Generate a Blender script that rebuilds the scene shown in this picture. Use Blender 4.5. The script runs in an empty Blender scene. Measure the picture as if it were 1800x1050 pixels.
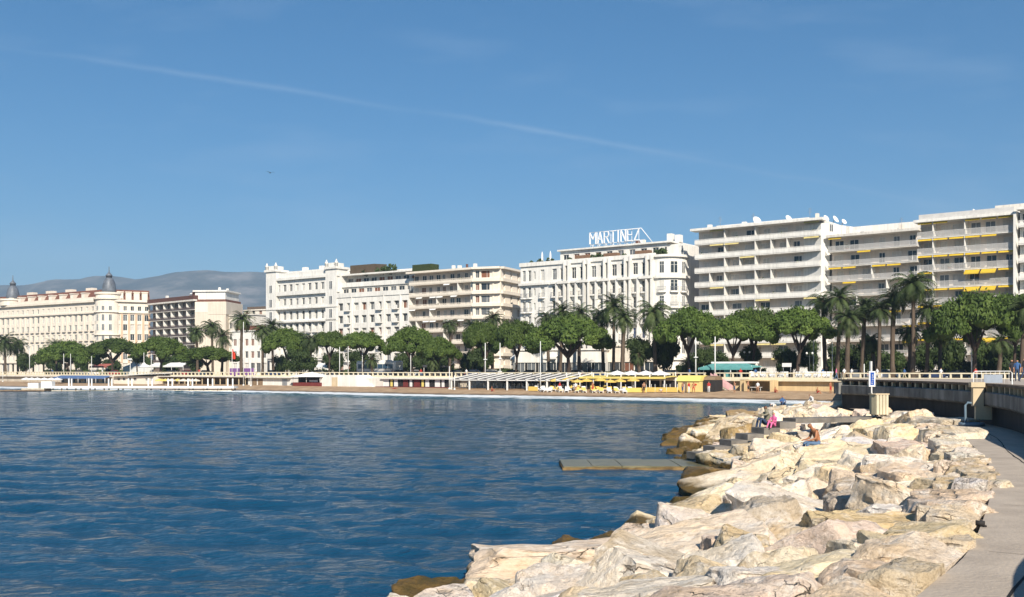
import bpy, bmesh, math, random
import numpy as np
from mathutils import Vector, Matrix, noise

R = math.radians
SC = bpy.context.scene
COL = SC.collection

# ------------------------------------------------------------------ camera, sky, sun, exposure
EYE = 4.0                                   # eye height over the water
cam_d = bpy.data.cameras.new("camera")
cam = bpy.data.objects.new("camera", cam_d)
COL.objects.link(cam)
cam.location = (0, 0, EYE)
cam.rotation_euler = (R(90), 0, 0)
cam_d.sensor_width = 36
cam_d.lens = 36
cam_d.shift_y = 127 / 1800
cam_d.clip_start = 0.2
cam_d.clip_end = 30000
SC.camera = cam

SUN_AZ = (0.17, -0.985)                     # horizontal direction towards the sun
SUN_EL = R(34)
world = bpy.data.worlds.new("World")
SC.world = world
world.use_nodes = True
wn, wl = world.node_tree.nodes, world.node_tree.links
wn.clear()
w_out = wn.new("ShaderNodeOutputWorld")
w_bg = wn.new("ShaderNodeBackground")
w_sky = wn.new("ShaderNodeTexSky")
w_sky.sky_type = 'NISHITA'
w_sky.sun_disc = False
w_sky.sun_elevation = SUN_EL
w_sky.sun_rotation = math.atan2(SUN_AZ[0], SUN_AZ[1])
w_sky.altitude = 0
w_sky.air_density = 1.0
w_sky.dust_density = 0.45
w_sky.ozone_density = 8.0
w_bg.inputs['Strength'].default_value = 0.086


def contrail():
    """thin old condensation trail and a few wisps, drawn on the sky by direction"""
    N, L = wn.new, wl.new
    tc = N("ShaderNodeTexCoord")
    sep = N("ShaderNodeSeparateXYZ")
    L(tc.outputs['Generated'], sep.inputs[0])

    def m(op, a, b=None, c=None, clamp=False):
        n = N("ShaderNodeMath"); n.operation = op; n.use_clamp = clamp
        for i, v in enumerate((a, b, c)):
            if v is None: continue
            if isinstance(v, (int, float)): n.inputs[i].default_value = v
            else: L(v, n.inputs[i])
        return n.outputs[0]
    ysafe = m('MAXIMUM', sep.outputs[1], 0.05)
    u = m('DIVIDE', sep.outputs[0], ysafe)          # the trail is a straight line on the high air layer
    v = m('DIVIDE', sep.outputs[2], ysafe)
    comb = N("ShaderNodeCombineXYZ"); L(u, comb.inputs[0]); L(v, comb.inputs[1])
    nz = N("ShaderNodeTexNoise"); nz.inputs['Scale'].default_value = 9; nz.inputs['Detail'].default_value = 5
    L(comb.outputs[0], nz.inputs['Vector'])
    nz2 = N("ShaderNodeTexNoise"); nz2.inputs['Scale'].default_value = 3.1; nz2.inputs['Detail'].default_value = 2
    L(comb.outputs[0], nz2.inputs['Vector'])
    wob = m('MULTIPLY', m('SUBTRACT', nz.outputs[0], 0.5), 0.012)
    # line v = 0.2458 - 0.17*u with a slight bend
    line = m('ADD', m('MULTIPLY', u, -0.171), m('MULTIPLY', m('MULTIPLY', u, u), -0.03))
    line = m('ADD', line, 0.2383)
    d = m('ABSOLUTE', m('ADD', m('SUBTRACT', v, line), wob))
    core = m('SUBTRACT', 1.0, m('DIVIDE', d, 0.0052), clamp=True)
    core = m('POWER', core, 1.6)
    # strongest left of the middle, breaking up to both sides
    win = m('SUBTRACT', 1.0, m('MULTIPLY', m('ABSOLUTE', m('ADD', u, 0.04)), 1.75), clamp=True)
    patch = m('MULTIPLY', m('SUBTRACT', nz2.outputs[0], 0.40), 3.4, clamp=True)
    a1 = m('MULTIPLY', m('MULTIPLY', core, win), m('ADD', m('MULTIPLY', patch, 0.36), 0.05))
    # faint cirrus
    mp = N("ShaderNodeMapping"); mp.inputs['Scale'].default_value = (2.2, 9, 1); mp.inputs['Rotation'].default_value = (0, 0, 0.17)
    L(comb.outputs[0], mp.inputs[0])
    nc = N("ShaderNodeTexNoise"); nc.inputs['Scale'].default_value = 2.0; nc.inputs['Detail'].default_value = 6
    L(mp.outputs[0], nc.inputs['Vector'])
    a2 = m('MULTIPLY', m('SUBTRACT', nc.outputs[0], 0.52, clamp=True), 0.55)
    a = m('ADD', a1, a2, clamp=True)
    mix = N("ShaderNodeMix"); mix.data_type = 'RGBA'
    L(a, mix.inputs[0])
    tint = N("ShaderNodeMix"); tint.data_type = 'RGBA'; tint.blend_type = 'MULTIPLY'; tint.inputs[0].default_value = 1.0
    hs = N("ShaderNodeHueSaturation"); hs.inputs['Saturation'].default_value = 1.18
    gm = N("ShaderNodeGamma"); gm.inputs['Gamma'].default_value = 0.85
    L(w_sky.outputs[0], hs.inputs['Color']); L(hs.outputs[0], gm.inputs['Color'])
    L(gm.outputs[0], tint.inputs[6]); tint.inputs[7].default_value = SKY_TINT
    L(tint.outputs[2], mix.inputs[6])
    mix.inputs[7].default_value = (4.6, 5.6, 6.8, 1)
    L(mix.outputs[2], w_bg.inputs['Color'])


SKY_TINT = (0.80, 0.97, 0.97, 1)
contrail()
wl.new(w_bg.outputs[0], w_out.inputs[0])

sun_d = bpy.data.lights.new("sun", 'SUN')
sun_d.energy = 5.0
sun_d.angle = R(0.53)
sun_d.color = (1.0, 0.91, 0.78)
sun = bpy.data.objects.new("sun", sun_d)
COL.objects.link(sun)
sun.location = (60, -120, 120)
_s = Vector((SUN_AZ[0] * math.cos(SUN_EL), SUN_AZ[1] * math.cos(SUN_EL), math.sin(SUN_EL)))
sun.rotation_euler = _s.to_track_quat('Z', 'Y').to_euler()

SC.render.engine = 'CYCLES'
SC.cycles.use_denoising = True
SC.cycles.max_bounces = 6
SC.cycles.diffuse_bounces = 3
SC.cycles.glossy_bounces = 2
SC.cycles.transmission_bounces = 2
SC.cycles.transparent_max_bounces = 6
SC.cycles.volume_bounces = 0
SC.cycles.caustics_reflective = False
SC.cycles.caustics_refractive = False
SC.cycles.sample_clamp_indirect = 6
SC.view_settings.view_transform = 'Standard'
SC.view_settings.look = 'None'
SC.view_settings.gamma = 1
SC.view_settings.exposure = 0.58
SC.view_settings.use_curve_mapping = False

# ------------------------------------------------------------------ layout helpers
F, HOR = 1800.0, 652.0                      # focal length and horizon in the photograph's pixels


def PX(px, d): return (px - 900) / F * d
def PZ(py, d): return EYE - (py - HOR) / F * d


# the promenade runs along a straight line: s along it (to the left), t inland
O_P = Vector((46.0, 150.0))
U_P = Vector((-0.805, 0.593)).normalized()
N_P = Vector((-U_P.y * -1, -U_P.x)).normalized()
if N_P.y < 0: N_P = -N_P


def ST(s, t): return O_P + U_P * s + N_P * t


def AT(px, t):
    """where the sight line of a photograph column meets the line t m inland"""
    k = (px - 900) / F
    b = O_P + N_P * t
    s = (b.x - k * b.y) / (k * U_P.y - U_P.x)
    return ST(s, t), s


# ------------------------------------------------------------------ mesh helpers
class MB:
    def __init__(self):
        self.v, self.f, self.m, self.sm = [], [], [], []

    def add(self, vs, fs, m=0, smooth=False):
        o = len(self.v)
        self.v.extend([tuple(p) for p in vs])
        for f in fs:
            self.f.append([i + o for i in f]); self.m.append(m); self.sm.append(smooth)
        return self

    def box(self, x0, x1, y0, y1, z0, z1, m=0):
        return self.add([(x0, y0, z0), (x1, y0, z0), (x1, y1, z0), (x0, y1, z0), (x0, y0, z1), (x1, y0, z1), (x1, y1, z1), (x0, y1, z1)],
                        [(0, 3, 2, 1), (4, 5, 6, 7), (0, 1, 5, 4), (1, 2, 6, 5), (2, 3, 7, 6), (3, 0, 4, 7)], m)

    def prism(self, poly, z0, z1, m=0):
        """vertical prism; poly counter-clockwise seen from above; z1 may be a list"""
        n = len(poly)
        z0s = z0 if isinstance(z0, (list, tuple)) else [z0] * n
        z1s = z1 if isinstance(z1, (list, tuple)) else [z1] * n
        vs = [(p[0], p[1], z) for p, z in zip(poly, z0s)] + [(p[0], p[1], z) for p, z in zip(poly, z1s)]
        fs = [tuple(range(n - 1, -1, -1)), tuple(range(n, 2 * n))]
        for i in range(n):
            j = (i + 1) % n
            fs.append((i, j, n + j, n + i))
        return self.add(vs, fs, m)

    def xprism(self, prof, x0, x1, m=0):
        """profile in (y, z), extruded along x"""
        n = len(prof)
        vs = [(x0, p[0], p[1]) for p in prof] + [(x1, p[0], p[1]) for p in prof]
        fs = [tuple(range(n)), tuple(range(2 * n - 1, n - 1, -1))]
        for i in range(n):
            j = (i + 1) % n
            fs.append((j, i, n + i, n + j))
        return self.add(vs, fs, m)

    def tube(self, p0, p1, r0, r1=None, n=6, m=0, smooth=True):
        r1 = r0 if r1 is None else r1
        p0, p1 = Vector(p0), Vector(p1)
        d = (p1 - p0).normalized()
        a = d.orthogonal().normalized(); b = d.cross(a)
        vs = []
        for p, r in ((p0, r0), (p1, r1)):
            for i in range(n):
                t = 2 * math.pi * i / n
                vs.append(p + a * (r * math.cos(t)) + b * (r * math.sin(t)))
        fs = [(i, (i + 1) % n, n + (i + 1) % n, n + i) for i in range(n)]
        o = len(self.v)
        self.add(vs, fs, m, smooth)
        self.add([], [], m)
        for ring in (list(range(o + n - 1, o - 1, -1)), list(range(o + n, o + 2 * n))):
            self.f.append(ring); self.m.append(m); self.sm.append(False)
        return self

    def path(self, pts, rad, n=6, m=0):
        """bent tapering tube through points"""
        pts = [Vector(p) for p in pts]
        if not isinstance(rad, (list, tuple)): rad = [rad] * len(pts)
        rings = []
        for i, p in enumerate(pts):
            d = (pts[min(i + 1, len(pts) - 1)] - pts[max(i - 1, 0)]).normalized()
            a = Vector((1, 0, 0)) if abs(d.x) < 0.9 else Vector((0, 1, 0))
            a = (a - d * a.dot(d)).normalized(); b = d.cross(a)
            rings.append([p + a * (rad[i] * math.cos(2 * math.pi * k / n)) + b * (rad[i] * math.sin(2 * math.pi * k / n)) for k in range(n)])
        vs = [q for r in rings for q in r]
        fs = []
        for i in range(len(pts) - 1):
            for k in range(n):
                fs.append((i * n + k, i * n + (k + 1) % n, (i + 1) * n + (k + 1) % n, (i + 1) * n + k))
        self.add(vs, fs, m, True)
        self.add(rings[0], [tuple(range(n - 1, -1, -1))], m)
        self.add(rings[-1], [tuple(range(n))], m)
        return self

    def lathe(self, prof, n=12, c=(0, 0), m=0, smooth=True, sx=1.0, sy=1.0):
        """profile of (radius, z) turned about the vertical through c"""
        vs, fs = [], []
        for r, z in prof:
            for i in range(n):
                t = 2 * math.pi * i / n
                vs.append((c[0] + r * sx * math.cos(t), c[1] + r * sy * math.sin(t), z))
        for j in range(len(prof) - 1):
            for i in range(n):
                fs.append((j * n + i, j * n + (i + 1) % n, (j + 1) * n + (i + 1) % n, (j + 1) * n + i))
        fs.append(tuple(range(n - 1, -1, -1)))
        fs.append(tuple(range((len(prof) - 1) * n, len(prof) * n)))
        return self.add(vs, fs, m, smooth)

    def mesh(self, name, mats):
        me = bpy.data.meshes.new(name)
        me.from_pydata(self.v, [], self.f)
        for mt in (mats if isinstance(mats, (list, tuple)) else [mats]):
            me.materials.append(mt)
        if any(self.m): me.polygons.foreach_set('material_index', self.m)
        if any(self.sm): me.polygons.foreach_set('use_smooth', self.sm)
        me.update()
        return me

    def build(self, name, mats, parent=None, loc=None, rz=0.0):
        return put(name, self.mesh(name, mats), parent, loc, rz)


def put(name, me, parent=None, loc=None, rz=0.0, scale=None):
    o = bpy.data.objects.new(name, me)
    COL.objects.link(o)
    if parent is not None: o.parent = parent
    if loc is not None: o.location = loc
    if rz: o.rotation_euler = (0, 0, rz)
    if scale is not None: o.scale = scale if isinstance(scale, (list, tuple)) else (scale,) * 3
    return o


def tag(o, label=None, cat=None, group=None, kind=None):
    if label: o['label'] = label
    if cat: o['category'] = cat
    if group: o['group'] = group
    if kind: o['kind'] = kind
    return o


def thing(name, label, cat, loc=(0, 0, 0), rz=0.0, group=None):
    o = bpy.data.objects.new(name, None)
    COL.objects.link(o)
    o.location = loc
    o.rotation_euler = (0, 0, rz)
    o.empty_display_size = 0.3
    return tag(o, label, cat, group)


def copy_tree(o, parent=None, kids=None):
    c = o.copy(); COL.objects.link(c); c.parent = parent
    for ch in (kids if kids is not None else list(o.children)):
        copy_tree(ch, c)
    return c


# ------------------------------------------------------------------ materials
MATS = {}


def _ramp(nt, fac, stops):
    r = nt.nodes.new("ShaderNodeValToRGB")
    el = r.color_ramp.elements
    while len(el) < len(stops): el.new(0.5)
    for e, (p, c) in zip(el, stops):
        e.position = p; e.color = (*c, 1) if len(c) == 3 else c
    nt.links.new(fac, r.inputs[0])
    return r.outputs[0]


def mat(name, col, rough=0.8, var=0.12, scale=1.5, bump=0.0, bscale=20, metal=0.0, spec=0.3, col2=None, streak=0.0, trans=0.0):
    """plain procedural surface: base colour broken up by two noises, optional relief and rain streaks"""
    if name in MATS: return MATS[name]
    m = bpy.data.materials.new(name); m.use_nodes = True
    nt = m.node_tree; N = nt.nodes.new; L = nt.links.new
    b = nt.nodes['Principled BSDF']
    b.inputs['Roughness'].default_value = rough
    b.inputs['Metallic'].default_value = metal
    b.inputs['Specular IOR Level'].default_value = spec
    tc = N("ShaderNodeTexCoord")
    n1 = N("ShaderNodeTexNoise"); n1.inputs['Scale'].default_value = scale; n1.inputs['Detail'].default_value = 6
    n1.inputs['Roughness'].default_value = 0.62
    L(tc.outputs['Object'], n1.inputs['Vector'])
    c2 = col2 or tuple(c * (1 - 2.2 * var) for c in col)
    c1 = tuple(min(1, c * (1 + var * 0.6)) for c in col)
    cs = _ramp(nt, n1.outputs[0], [(0.25, c2), (0.62, col), (0.85, c1)])
    if streak:
        mp = N("ShaderNodeMapping"); mp.inputs['Scale'].default_value = (1.4, 1.4, 0.07)
        L(tc.outputs['Object'], mp.inputs[0])
        n2 = N("ShaderNodeTexNoise"); n2.inputs['Scale'].default_value = 1.6; n2.inputs['Detail'].default_value = 4
        L(mp.outputs[0], n2.inputs['Vector'])
        mx = N("ShaderNodeMix"); mx.data_type = 'RGBA'; mx.blend_type = 'MULTIPLY'
        st = _ramp(nt, n2.outputs[0], [(0.3, (1 - streak,) * 3), (0.6, (1, 1, 1))])
        mx.inputs[0].default_value = 1
        L(cs, mx.inputs[6]); L(st, mx.inputs[7]); cs = mx.outputs[2]
    L(cs, b.inputs['Base Color'])
    if bump:
        n3 = N("ShaderNodeTexNoise"); n3.inputs['Scale'].default_value = bscale; n3.inputs['Detail'].default_value = 5
        L(tc.outputs['Object'], n3.inputs['Vector'])
        bp = N("ShaderNodeBump"); bp.inputs['Strength'].default_value = bump; bp.inputs['Distance'].default_value = 0.05
        L(n3.outputs[0], bp.inputs['Height']); L(bp.outputs[0], b.inputs['Normal'])
    if trans:
        b.inputs['Transmission Weight'].default_value = trans
    MATS[name] = m
    return m


def glass(name, col=(0.03, 0.04, 0.05), rough=0.08):
    if name in MATS: return MATS[name]
    m = mat(name, col, rough=rough, var=0.25, scale=0.35, spec=0.6)
    return m

# ================================================================== SETTING
# ---- ground sheet to the horizon (the town's level)
GZ = 2.7


def poly_sheet(name, pts, z, m, kind='structure', label=None, cat=None):
    mb = MB()
    zs = z if isinstance(z, (list, tuple)) else [z] * len(pts)
    mb.add([(p[0], p[1], zz) for p, zz in zip(pts, zs)], [tuple(range(len(pts)))])
    o = mb.build(name, m)
    return tag(o, label, cat, kind=kind)


m_ground = mat('ground earth', (0.30, 0.27, 0.21), var=0.2, scale=0.05)
m_asph = mat('asphalt', (0.055, 0.055, 0.058), var=0.2, scale=0.8, bump=0.3, bscale=60)
m_pave = mat('promenade paving', (0.42, 0.36, 0.30), var=0.1, scale=0.6)
a, b = ST(-300, 0.3), ST(900, 0.3)
far1, far2 = ST(4000, 9000), ST(-4000, 9000)
g = poly_sheet('ground', [ST(-900, 0.3), ST(-900, 9000), ST(7000, 9000), ST(7000, 0.3)], GZ - 0.02, m_ground)
poly_sheet('pavement', [ST(-60, 0.31), ST(-60, 11.9), ST(420, 11.9), ST(420, 0.31)], GZ, m_pave)
road = poly_sheet('road', [ST(-60, 12), ST(-60, 34), ST(420, 34), ST(420, 12)], GZ - 0.01, m_asph)
m_kerb = mat('kerb stone', (0.45, 0.43, 0.40))
m_line = mat('road paint', (0.75, 0.75, 0.72))
k = MB()
for t0 in (11.9, 33.9):
    p, q = ST(-60, t0), ST(420, t0)
    d = N_P * 0.2
    k.prism([p, q, q + d, p + d][::-1], GZ - 0.1, GZ + 0.08)
tag(k.build('kerb', m_kerb), kind='structure')
md = MB()
p0, p1 = ST(-60, 20.5), ST(420, 20.5)
md.prism([p0, p1, p1 + N_P * 5, p0 + N_P * 5][::-1], GZ - 0.1, GZ + 0.12)
tag(md.build('central_verge', mat('lawn', (0.06, 0.10, 0.03), var=0.3, scale=2)), kind='structure')
ln = MB()
for tt in (16.2, 29.8):
    s = -40
    while s < 400:
        a_, b_ = ST(s, tt), ST(s + 3, tt)
        ln.add([(*a_, GZ - 0.004), (*b_, GZ - 0.004), (*(b_ + N_P * .14), GZ - 0.004), (*(a_ + N_P * .14), GZ - 0.004)], [(0, 3, 2, 1)])
        s += 9
tag(ln.build('lane_markings', m_line), kind='structure')
poly_sheet('far_pavement', [ST(-60, 34.1), ST(-60, 46), ST(420, 46), ST(420, 34.1)], GZ + 0.005, m_pave)

# ---- hills far behind the town
rnd = random.Random(5)


def make_hills():
    # ridge outline read off the photograph: (column, row)
    rid = [(-600, 560), (-300, 530), (-100, 512), (0, 503), (50, 499), (90, 492), (140, 489), (160, 483), (190, 481), (240, 487), (300, 480), (345, 476),
           (375, 475), (410, 478), (470, 479), (560, 484), (700, 500), (800, 520), (1000, 545), (1200, 570), (1500, 590), (2200, 640)]
    D0 = 5200.0

    def ridge(px):
        for (a0, b0), (a1, b1) in zip(rid, rid[1:]):
            if a0 <= px <= a1:
                f = (px - a0) / (a1 - a0)
                return b0 + (b1 - b0) * f
        return 640
    xs = np.linspace(-4400, 3600, 200)
    ys = np.linspace(3600, 6400, 70)
    vs, fs = [], []
    for j, y in enumerate(ys):
        for i, x in enumerate(xs):
            px = 900 + x / D0 * F
            top = PZ(ridge(px), D0)
            f = (y - 3600) / (D0 - 3600)
            if f <= 1: prof = max(0, f) ** 1.25
            else: prof = max(0.0, 1 - (f - 1) * 1.4)
            nz = noise.fractal(Vector((x / 900, y / 900, 3.3)), 1.0, 2.0, 6)
            rg = 1 - abs(noise.fractal(Vector((x / 520, y / 800, 9.1)), 1.0, 2.0, 4))
            z = top * prof + (nz * 70 + (rg - 0.75) * 110) * prof * (1.15 - prof * 0.92)
            vs.append((x, y, z if f > 0 else -5))
    nx = len(xs)
    for j in range(len(ys) - 1):
        for i in range(nx - 1):
            fs.append((j * nx + i, j * nx + i + 1, (j + 1) * nx + i + 1, (j + 1) * nx + i))
    mb = MB(); mb.add(vs, fs, 0, True)
    m = bpy.data.materials.new('limestone hills'); m.use_nodes = True
    nt = m.node_tree; N = nt.nodes.new; L = nt.links.new
    bs = nt.nodes['Principled BSDF']; bs.inputs['Roughness'].default_value = 1; bs.inputs['Specular IOR Level'].default_value = 0
    tc = N("ShaderNodeTexCoord")
    n1 = N("ShaderNodeTexNoise"); n1.inputs['Scale'].default_value = 0.0035; n1.inputs['Detail'].default_value = 8; n1.inputs['Roughness'].default_value = 0.7
    L(tc.outputs['Object'], n1.inputs['Vector'])
    L(_ramp(nt, n1.outputs[0], [(0.36, (0.02, 0.03, 0.022)), (0.5, (0.055, 0.058, 0.045)), (0.62, (0.17, 0.155, 0.135))]), bs.inputs['Base Color'])
    tag(mb.build('hills', m), kind='structure')


make_hills()

# ---- beach and sea wall
m_sand = bpy.data.materials.new('beach sand'); m_sand.use_nodes = True
nt = m_sand.node_tree; N = nt.nodes.new; L = nt.links.new
bs = nt.nodes['Principled BSDF']; bs.inputs['Roughness'].default_value = 0.9; bs.inputs['Specular IOR Level'].default_value = 0.15
tc = N("ShaderNodeTexCoord"); n1 = N("ShaderNodeTexNoise"); n1.inputs['Scale'].default_value = 0.7; n1.inputs['Detail'].default_value = 7
L(tc.outputs['Object'], n1.inputs['Vector'])
dry = _ramp(nt, n1.outputs[0], [(0.3, (0.30, 0.20, 0.12)), (0.7, (0.46, 0.33, 0.21))])
ge = N("ShaderNodeNewGeometry"); sp = N("ShaderNodeSeparateXYZ"); L(ge.outputs['Position'], sp.inputs[0])
ad = N("ShaderNodeMath"); ad.operation = 'MULTIPLY_ADD'; L(n1.outputs[0], ad.inputs[0]); ad.inputs[1].default_value = 0.25; L(sp.outputs[2], ad.inputs[2])
wet = _ramp(nt, ad.outputs[0], [(0.24, (1, 1, 1)), (0.36, (0, 0, 0))])
mx = N("ShaderNodeMix"); mx.data_type = 'RGBA'; L(wet, mx.inputs[0]); L(dry, mx.inputs[6]); mx.inputs[7].default_value = (0.15, 0.105, 0.07, 1)
L(mx.outputs[2], bs.inputs['Base Color'])
mr = N("ShaderNodeMapRange"); L(wet, mr.inputs[0]); mr.inputs[3].default_value = 0.95; mr.inputs[4].default_value = 0.35
L(mr.outputs[0], bs.inputs['Roughness'])


def shore_t(s):
    """where the water's edge lies: distance seawards of the promenade"""
    return -16.0 + 1.1 * math.sin(s * 0.061 + 1.0) + 0.6 * math.sin(s * 0.17) - 0.012 * max(0, s - 90)


def make_beach():
    vs, fs = [], []
    rows = [0.28, -0.2, -3, -6, -9, -11.5]
    ss = np.arange(-70, 420, 2.5)
    zr = [1.02, 1.0, 0.95, 0.80, 0.62, 0.45]
    n = len(rows) + 4
    for s in ss:
        te = shore_t(s)
        for t, z in zip(rows, zr):
            p = ST(s, t); vs.append((p.x, p.y, z + 0.05 * noise.noise(Vector((s * .5, t * .6, 0)))))
        for dt, z in ((1.5, 0.16), (0, 0.02), (-3, -0.2), (-40, -2.5)):
            p = ST(s, te + dt); vs.append((p.x, p.y, z))
    for i in range(len(ss) - 1):
        for j in range(n - 1):
            fs.append((i * n + j, i * n + j + 1, (i + 1) * n + j + 1, (i + 1) * n + j))
    mb = MB(); mb.add(vs, fs, 0, True)
    tag(mb.build('beach', m_sand), kind='structure')


make_beach()

# ---- sea
def make_sea():
    xs = np.concatenate([np.linspace(-3000, -160, 24)[:-1], np.arange(-160, -60, 1.2), np.arange(-60, -26, 0.5), np.arange(-26, 14, 0.22), np.arange(14, 60, 1.0), np.linspace(60, 1500, 16)])
    ys = np.concatenate([np.linspace(-1500, 0, 12)[:-1], np.arange(0, 12, 1.0), np.arange(12, 46, 0.18), np.arange(46, 90, 0.35), np.arange(90, 200, 0.9), np.arange(200, 330, 3), np.linspace(330, 460, 8)])
    XX, YY = np.meshgrid(xs, ys)
    rng = np.random.RandomState(4)
    Zz = np.zeros_like(XX)
    for k in range(46):
        lam = 0.55 * (1.115 ** k) if k < 24 else 0.8 + 5.0 * rng.rand()
        ang = rng.normal(math.radians(250), 0.5)
        amp = 0.0090 * lam ** 0.92
        if lam > 1.3: amp *= (1.3 / lam) ** 1.05
        kx, ky = math.cos(ang) * 2 * math.pi / lam, math.sin(ang) * 2 * math.pi / lam
        ph = rng.rand() * 6.283
        q = np.sin(kx * XX + ky * YY + ph)
        # waves too short for the local mesh are left to the material
        cell = np.maximum(np.abs(np.gradient(XX, axis=1)), np.abs(np.gradient(YY, axis=0)))
        Zz += amp * (q + 0.25 * np.cos(2 * (kx * XX + ky * YY + ph))) * (lam > 2.6 * cell)
    gust = 0.75 + 0.45 * np.sin(XX * 0.05 + 1.3 * np.sin(YY * 0.043)) * np.sin(YY * 0.061 + 0.9 * np.sin(XX * 0.037 + 1))
    Zz *= np.clip(gust, 0.35, 1.3) * 0.85
    # breakers running up the beach
    dx, dy = XX - O_P.x, YY - O_P.y
    S = dx * U_P.x + dy * U_P.y
    T = dx * N_P.x + dy * N_P.y
    te = -16.0 + 1.1 * np.sin(S * 0.061 + 1.0) + 0.6 * np.sin(S * 0.17) - 0.012 * np.maximum(0, S - 90)
    off = te - T                                            # metres out from the water's edge
    ridge = np.exp(-((off - 8.5 - 1.5 * np.sin(S * 0.05)) / 1.1) ** 2) * (0.5 + 0.5 * np.sin(S * 0.043 + 0.6)) * 0.28
    ridge += np.exp(-((off - 3.2 - 0.8 * np.sin(S * 0.09 + 2)) / 0.8) ** 2) * 0.12
    ridge += np.exp(-((off - 17.5 - 2.5 * np.sin(S * 0.037 + 1)) / 1.3) ** 2) * 0.26
    Zz += ridge * (np.abs(off) < 40)
    Zz = np.where(off < -0.5, -0.6, Zz)
    nx, ny = len(xs), len(ys)
    co = np.stack([XX, YY, Zz], -1).reshape(-1, 3).astype(np.float32)
    idx = np.arange(nx * ny).reshape(ny, nx)
    q = np.stack([idx[:-1, :-1], idx[:-1, 1:], idx[1:, 1:], idx[1:, :-1]], -1).reshape(-1, 4)
    # nothing of the sheet under the town
    keep = (off.reshape(-1)[q] > -3).any(1)
    q = q[keep].astype(np.int32)
    me = bpy.data.meshes.new('sea')
    me.vertices.add(len(co)); me.vertices.foreach_set('co', co.reshape(-1))
    me.loops.add(q.size); me.loops.foreach_set('vertex_index', q.reshape(-1))
    me.polygons.add(len(q)); me.polygons.foreach_set('loop_start', np.arange(0, q.size, 4, dtype=np.int32))
    me.polygons.foreach_set('loop_total', np.full(len(q), 4, np.int32))
    me.polygons.foreach_set('use_smooth', np.ones(len(q), bool))
    at = me.attributes.new('off', 'FLOAT', 'POINT'); at.data.foreach_set('value', off.reshape(-1).astype(np.float32))
    at = me.attributes.new('along', 'FLOAT', 'POINT'); at.data.foreach_set('value', S.reshape(-1).astype(np.float32))
    bank = np.full(XX.size, 50.0, np.float32)
    sel = ((XX > -12) & (XX < 60) & (YY > 4) & (YY < 105)).reshape(-1)
    q_ = np.stack([XX.reshape(-1)[sel], YY.reshape(-1)[sel]], -1); dm = np.full(len(q_), 50.0)
    for w_ in SW: dm = np.minimum(dm, np.hypot(q_[:, 0] - w_.x, q_[:, 1] - w_.y))
    bank[sel] = dm
    at = me.attributes.new('bank', 'FLOAT', 'POINT'); at.data.foreach_set('value', bank)
    me.update(calc_edges=True)
    m = bpy.data.materials.new('sea water'); m.use_nodes = True
    nt = m.node_tree; N = nt.nodes.new; L = nt.links.new
    bs = nt.nodes['Principled BSDF']
    bs.inputs['IOR'].default_value = 1.333
    bs.inputs['Roughness'].default_value = 0.06
    tc = N("ShaderNodeTexCoord")

    def nz(scale, det, sx=1, sy=1, rot=0.35):
        mp = N("ShaderNodeMapping"); mp.inputs['Scale'].default_value = (sx, sy, 1); mp.inputs['Rotation'].default_value = (0, 0, rot)
        L(tc.outputs['Object'], mp.inputs[0])
        n = N("ShaderNodeTexNoise"); n.inputs['Scale'].default_value = scale; n.inputs['Detail'].default_value = det
        n.inputs['Roughness'].default_value = 0.6
        L(mp.outputs[0], n.inputs['Vector']); return n.outputs[0]

    def mth(op, a, b=None, c=None, clamp=False):
        n = N("ShaderNodeMath"); n.operation = op; n.use_clamp = clamp
        for i, v in enumerate((a, b, c)):
            if v is None: continue
            if isinstance(v, (int, float)): n.inputs[i].default_value = v
            else: L(v, n.inputs[i])
        return n.outputs[0]
    A = N("ShaderNodeAttribute"); A.attribute_name = 'off'
    B = N("ShaderNodeAttribute"); B.attribute_name = 'along'
    offn, along = A.outputs['Fac'], B.outputs['Fac']
    # deep blue, turning green-blue over the sandy shallows
    shal = N("ShaderNodeMapRange"); L(offn, shal.inputs[0]); shal.inputs[1].default_value = 4; shal.inputs[2].default_value = 34
    col = _ramp(nt, shal.outputs[0], [(0.0, (0.10, 0.135, 0.11)), (0.25, (0.04, 0.10, 0.11)), (0.6, (0.008, 0.068, 0.115)), (1.0, (0.004, 0.048, 0.100))])
    # foam: swash sheet at the edge, broken crest lines farther out
    cmb = N("ShaderNodeCombineXYZ"); L(along, cmb.inputs[0]); L(offn, cmb.inputs[1])
    mp = N("ShaderNodeMapping"); mp.inputs['Scale'].default_value = (0.16, 0.9, 1); L(cmb.outputs[0], mp.inputs[0])
    fn = N("ShaderNodeTexNoise"); fn.inputs['Scale'].default_value = 1.0; fn.inputs['Detail'].default_value = 7; fn.inputs['Roughness'].default_value = 0.72
    L(mp.outputs[0], fn.inputs['Vector'])
    f2 = N("ShaderNodeTexNoise"); f2.inputs['Scale'].default_value = 0.06; f2.inputs['Detail'].default_value = 2; L(cmb.outputs[0], f2.inputs['Vector'])
    edge = N("ShaderNodeMapRange"); L(offn, edge.inputs[0]); edge.inputs[1].default_value = 0; edge.inputs[2].default_value = 20
    edge.inputs[3].default_value = 0.72; edge.inputs[4].default_value = -0.16
    foam = mth('ADD', mth('MULTIPLY', fn.outputs[0], 1.35), edge.outputs[0])
    foam = mth('ADD', foam, mth('MULTIPLY', mth('SUBTRACT', f2.outputs[0], 0.5), 0.5))
    foam = mth('SUBTRACT', foam, 0.64)
    foam = mth('MULTIPLY', foam, 3.2, clamp=True)
    lim = mth('SUBTRACT', 1.0, mth('MULTIPLY', mth('SUBTRACT', offn, 19.0), 0.12, clamp=True), clamp=True)
    foam = mth('MULTIPLY', foam, lim)
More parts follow.
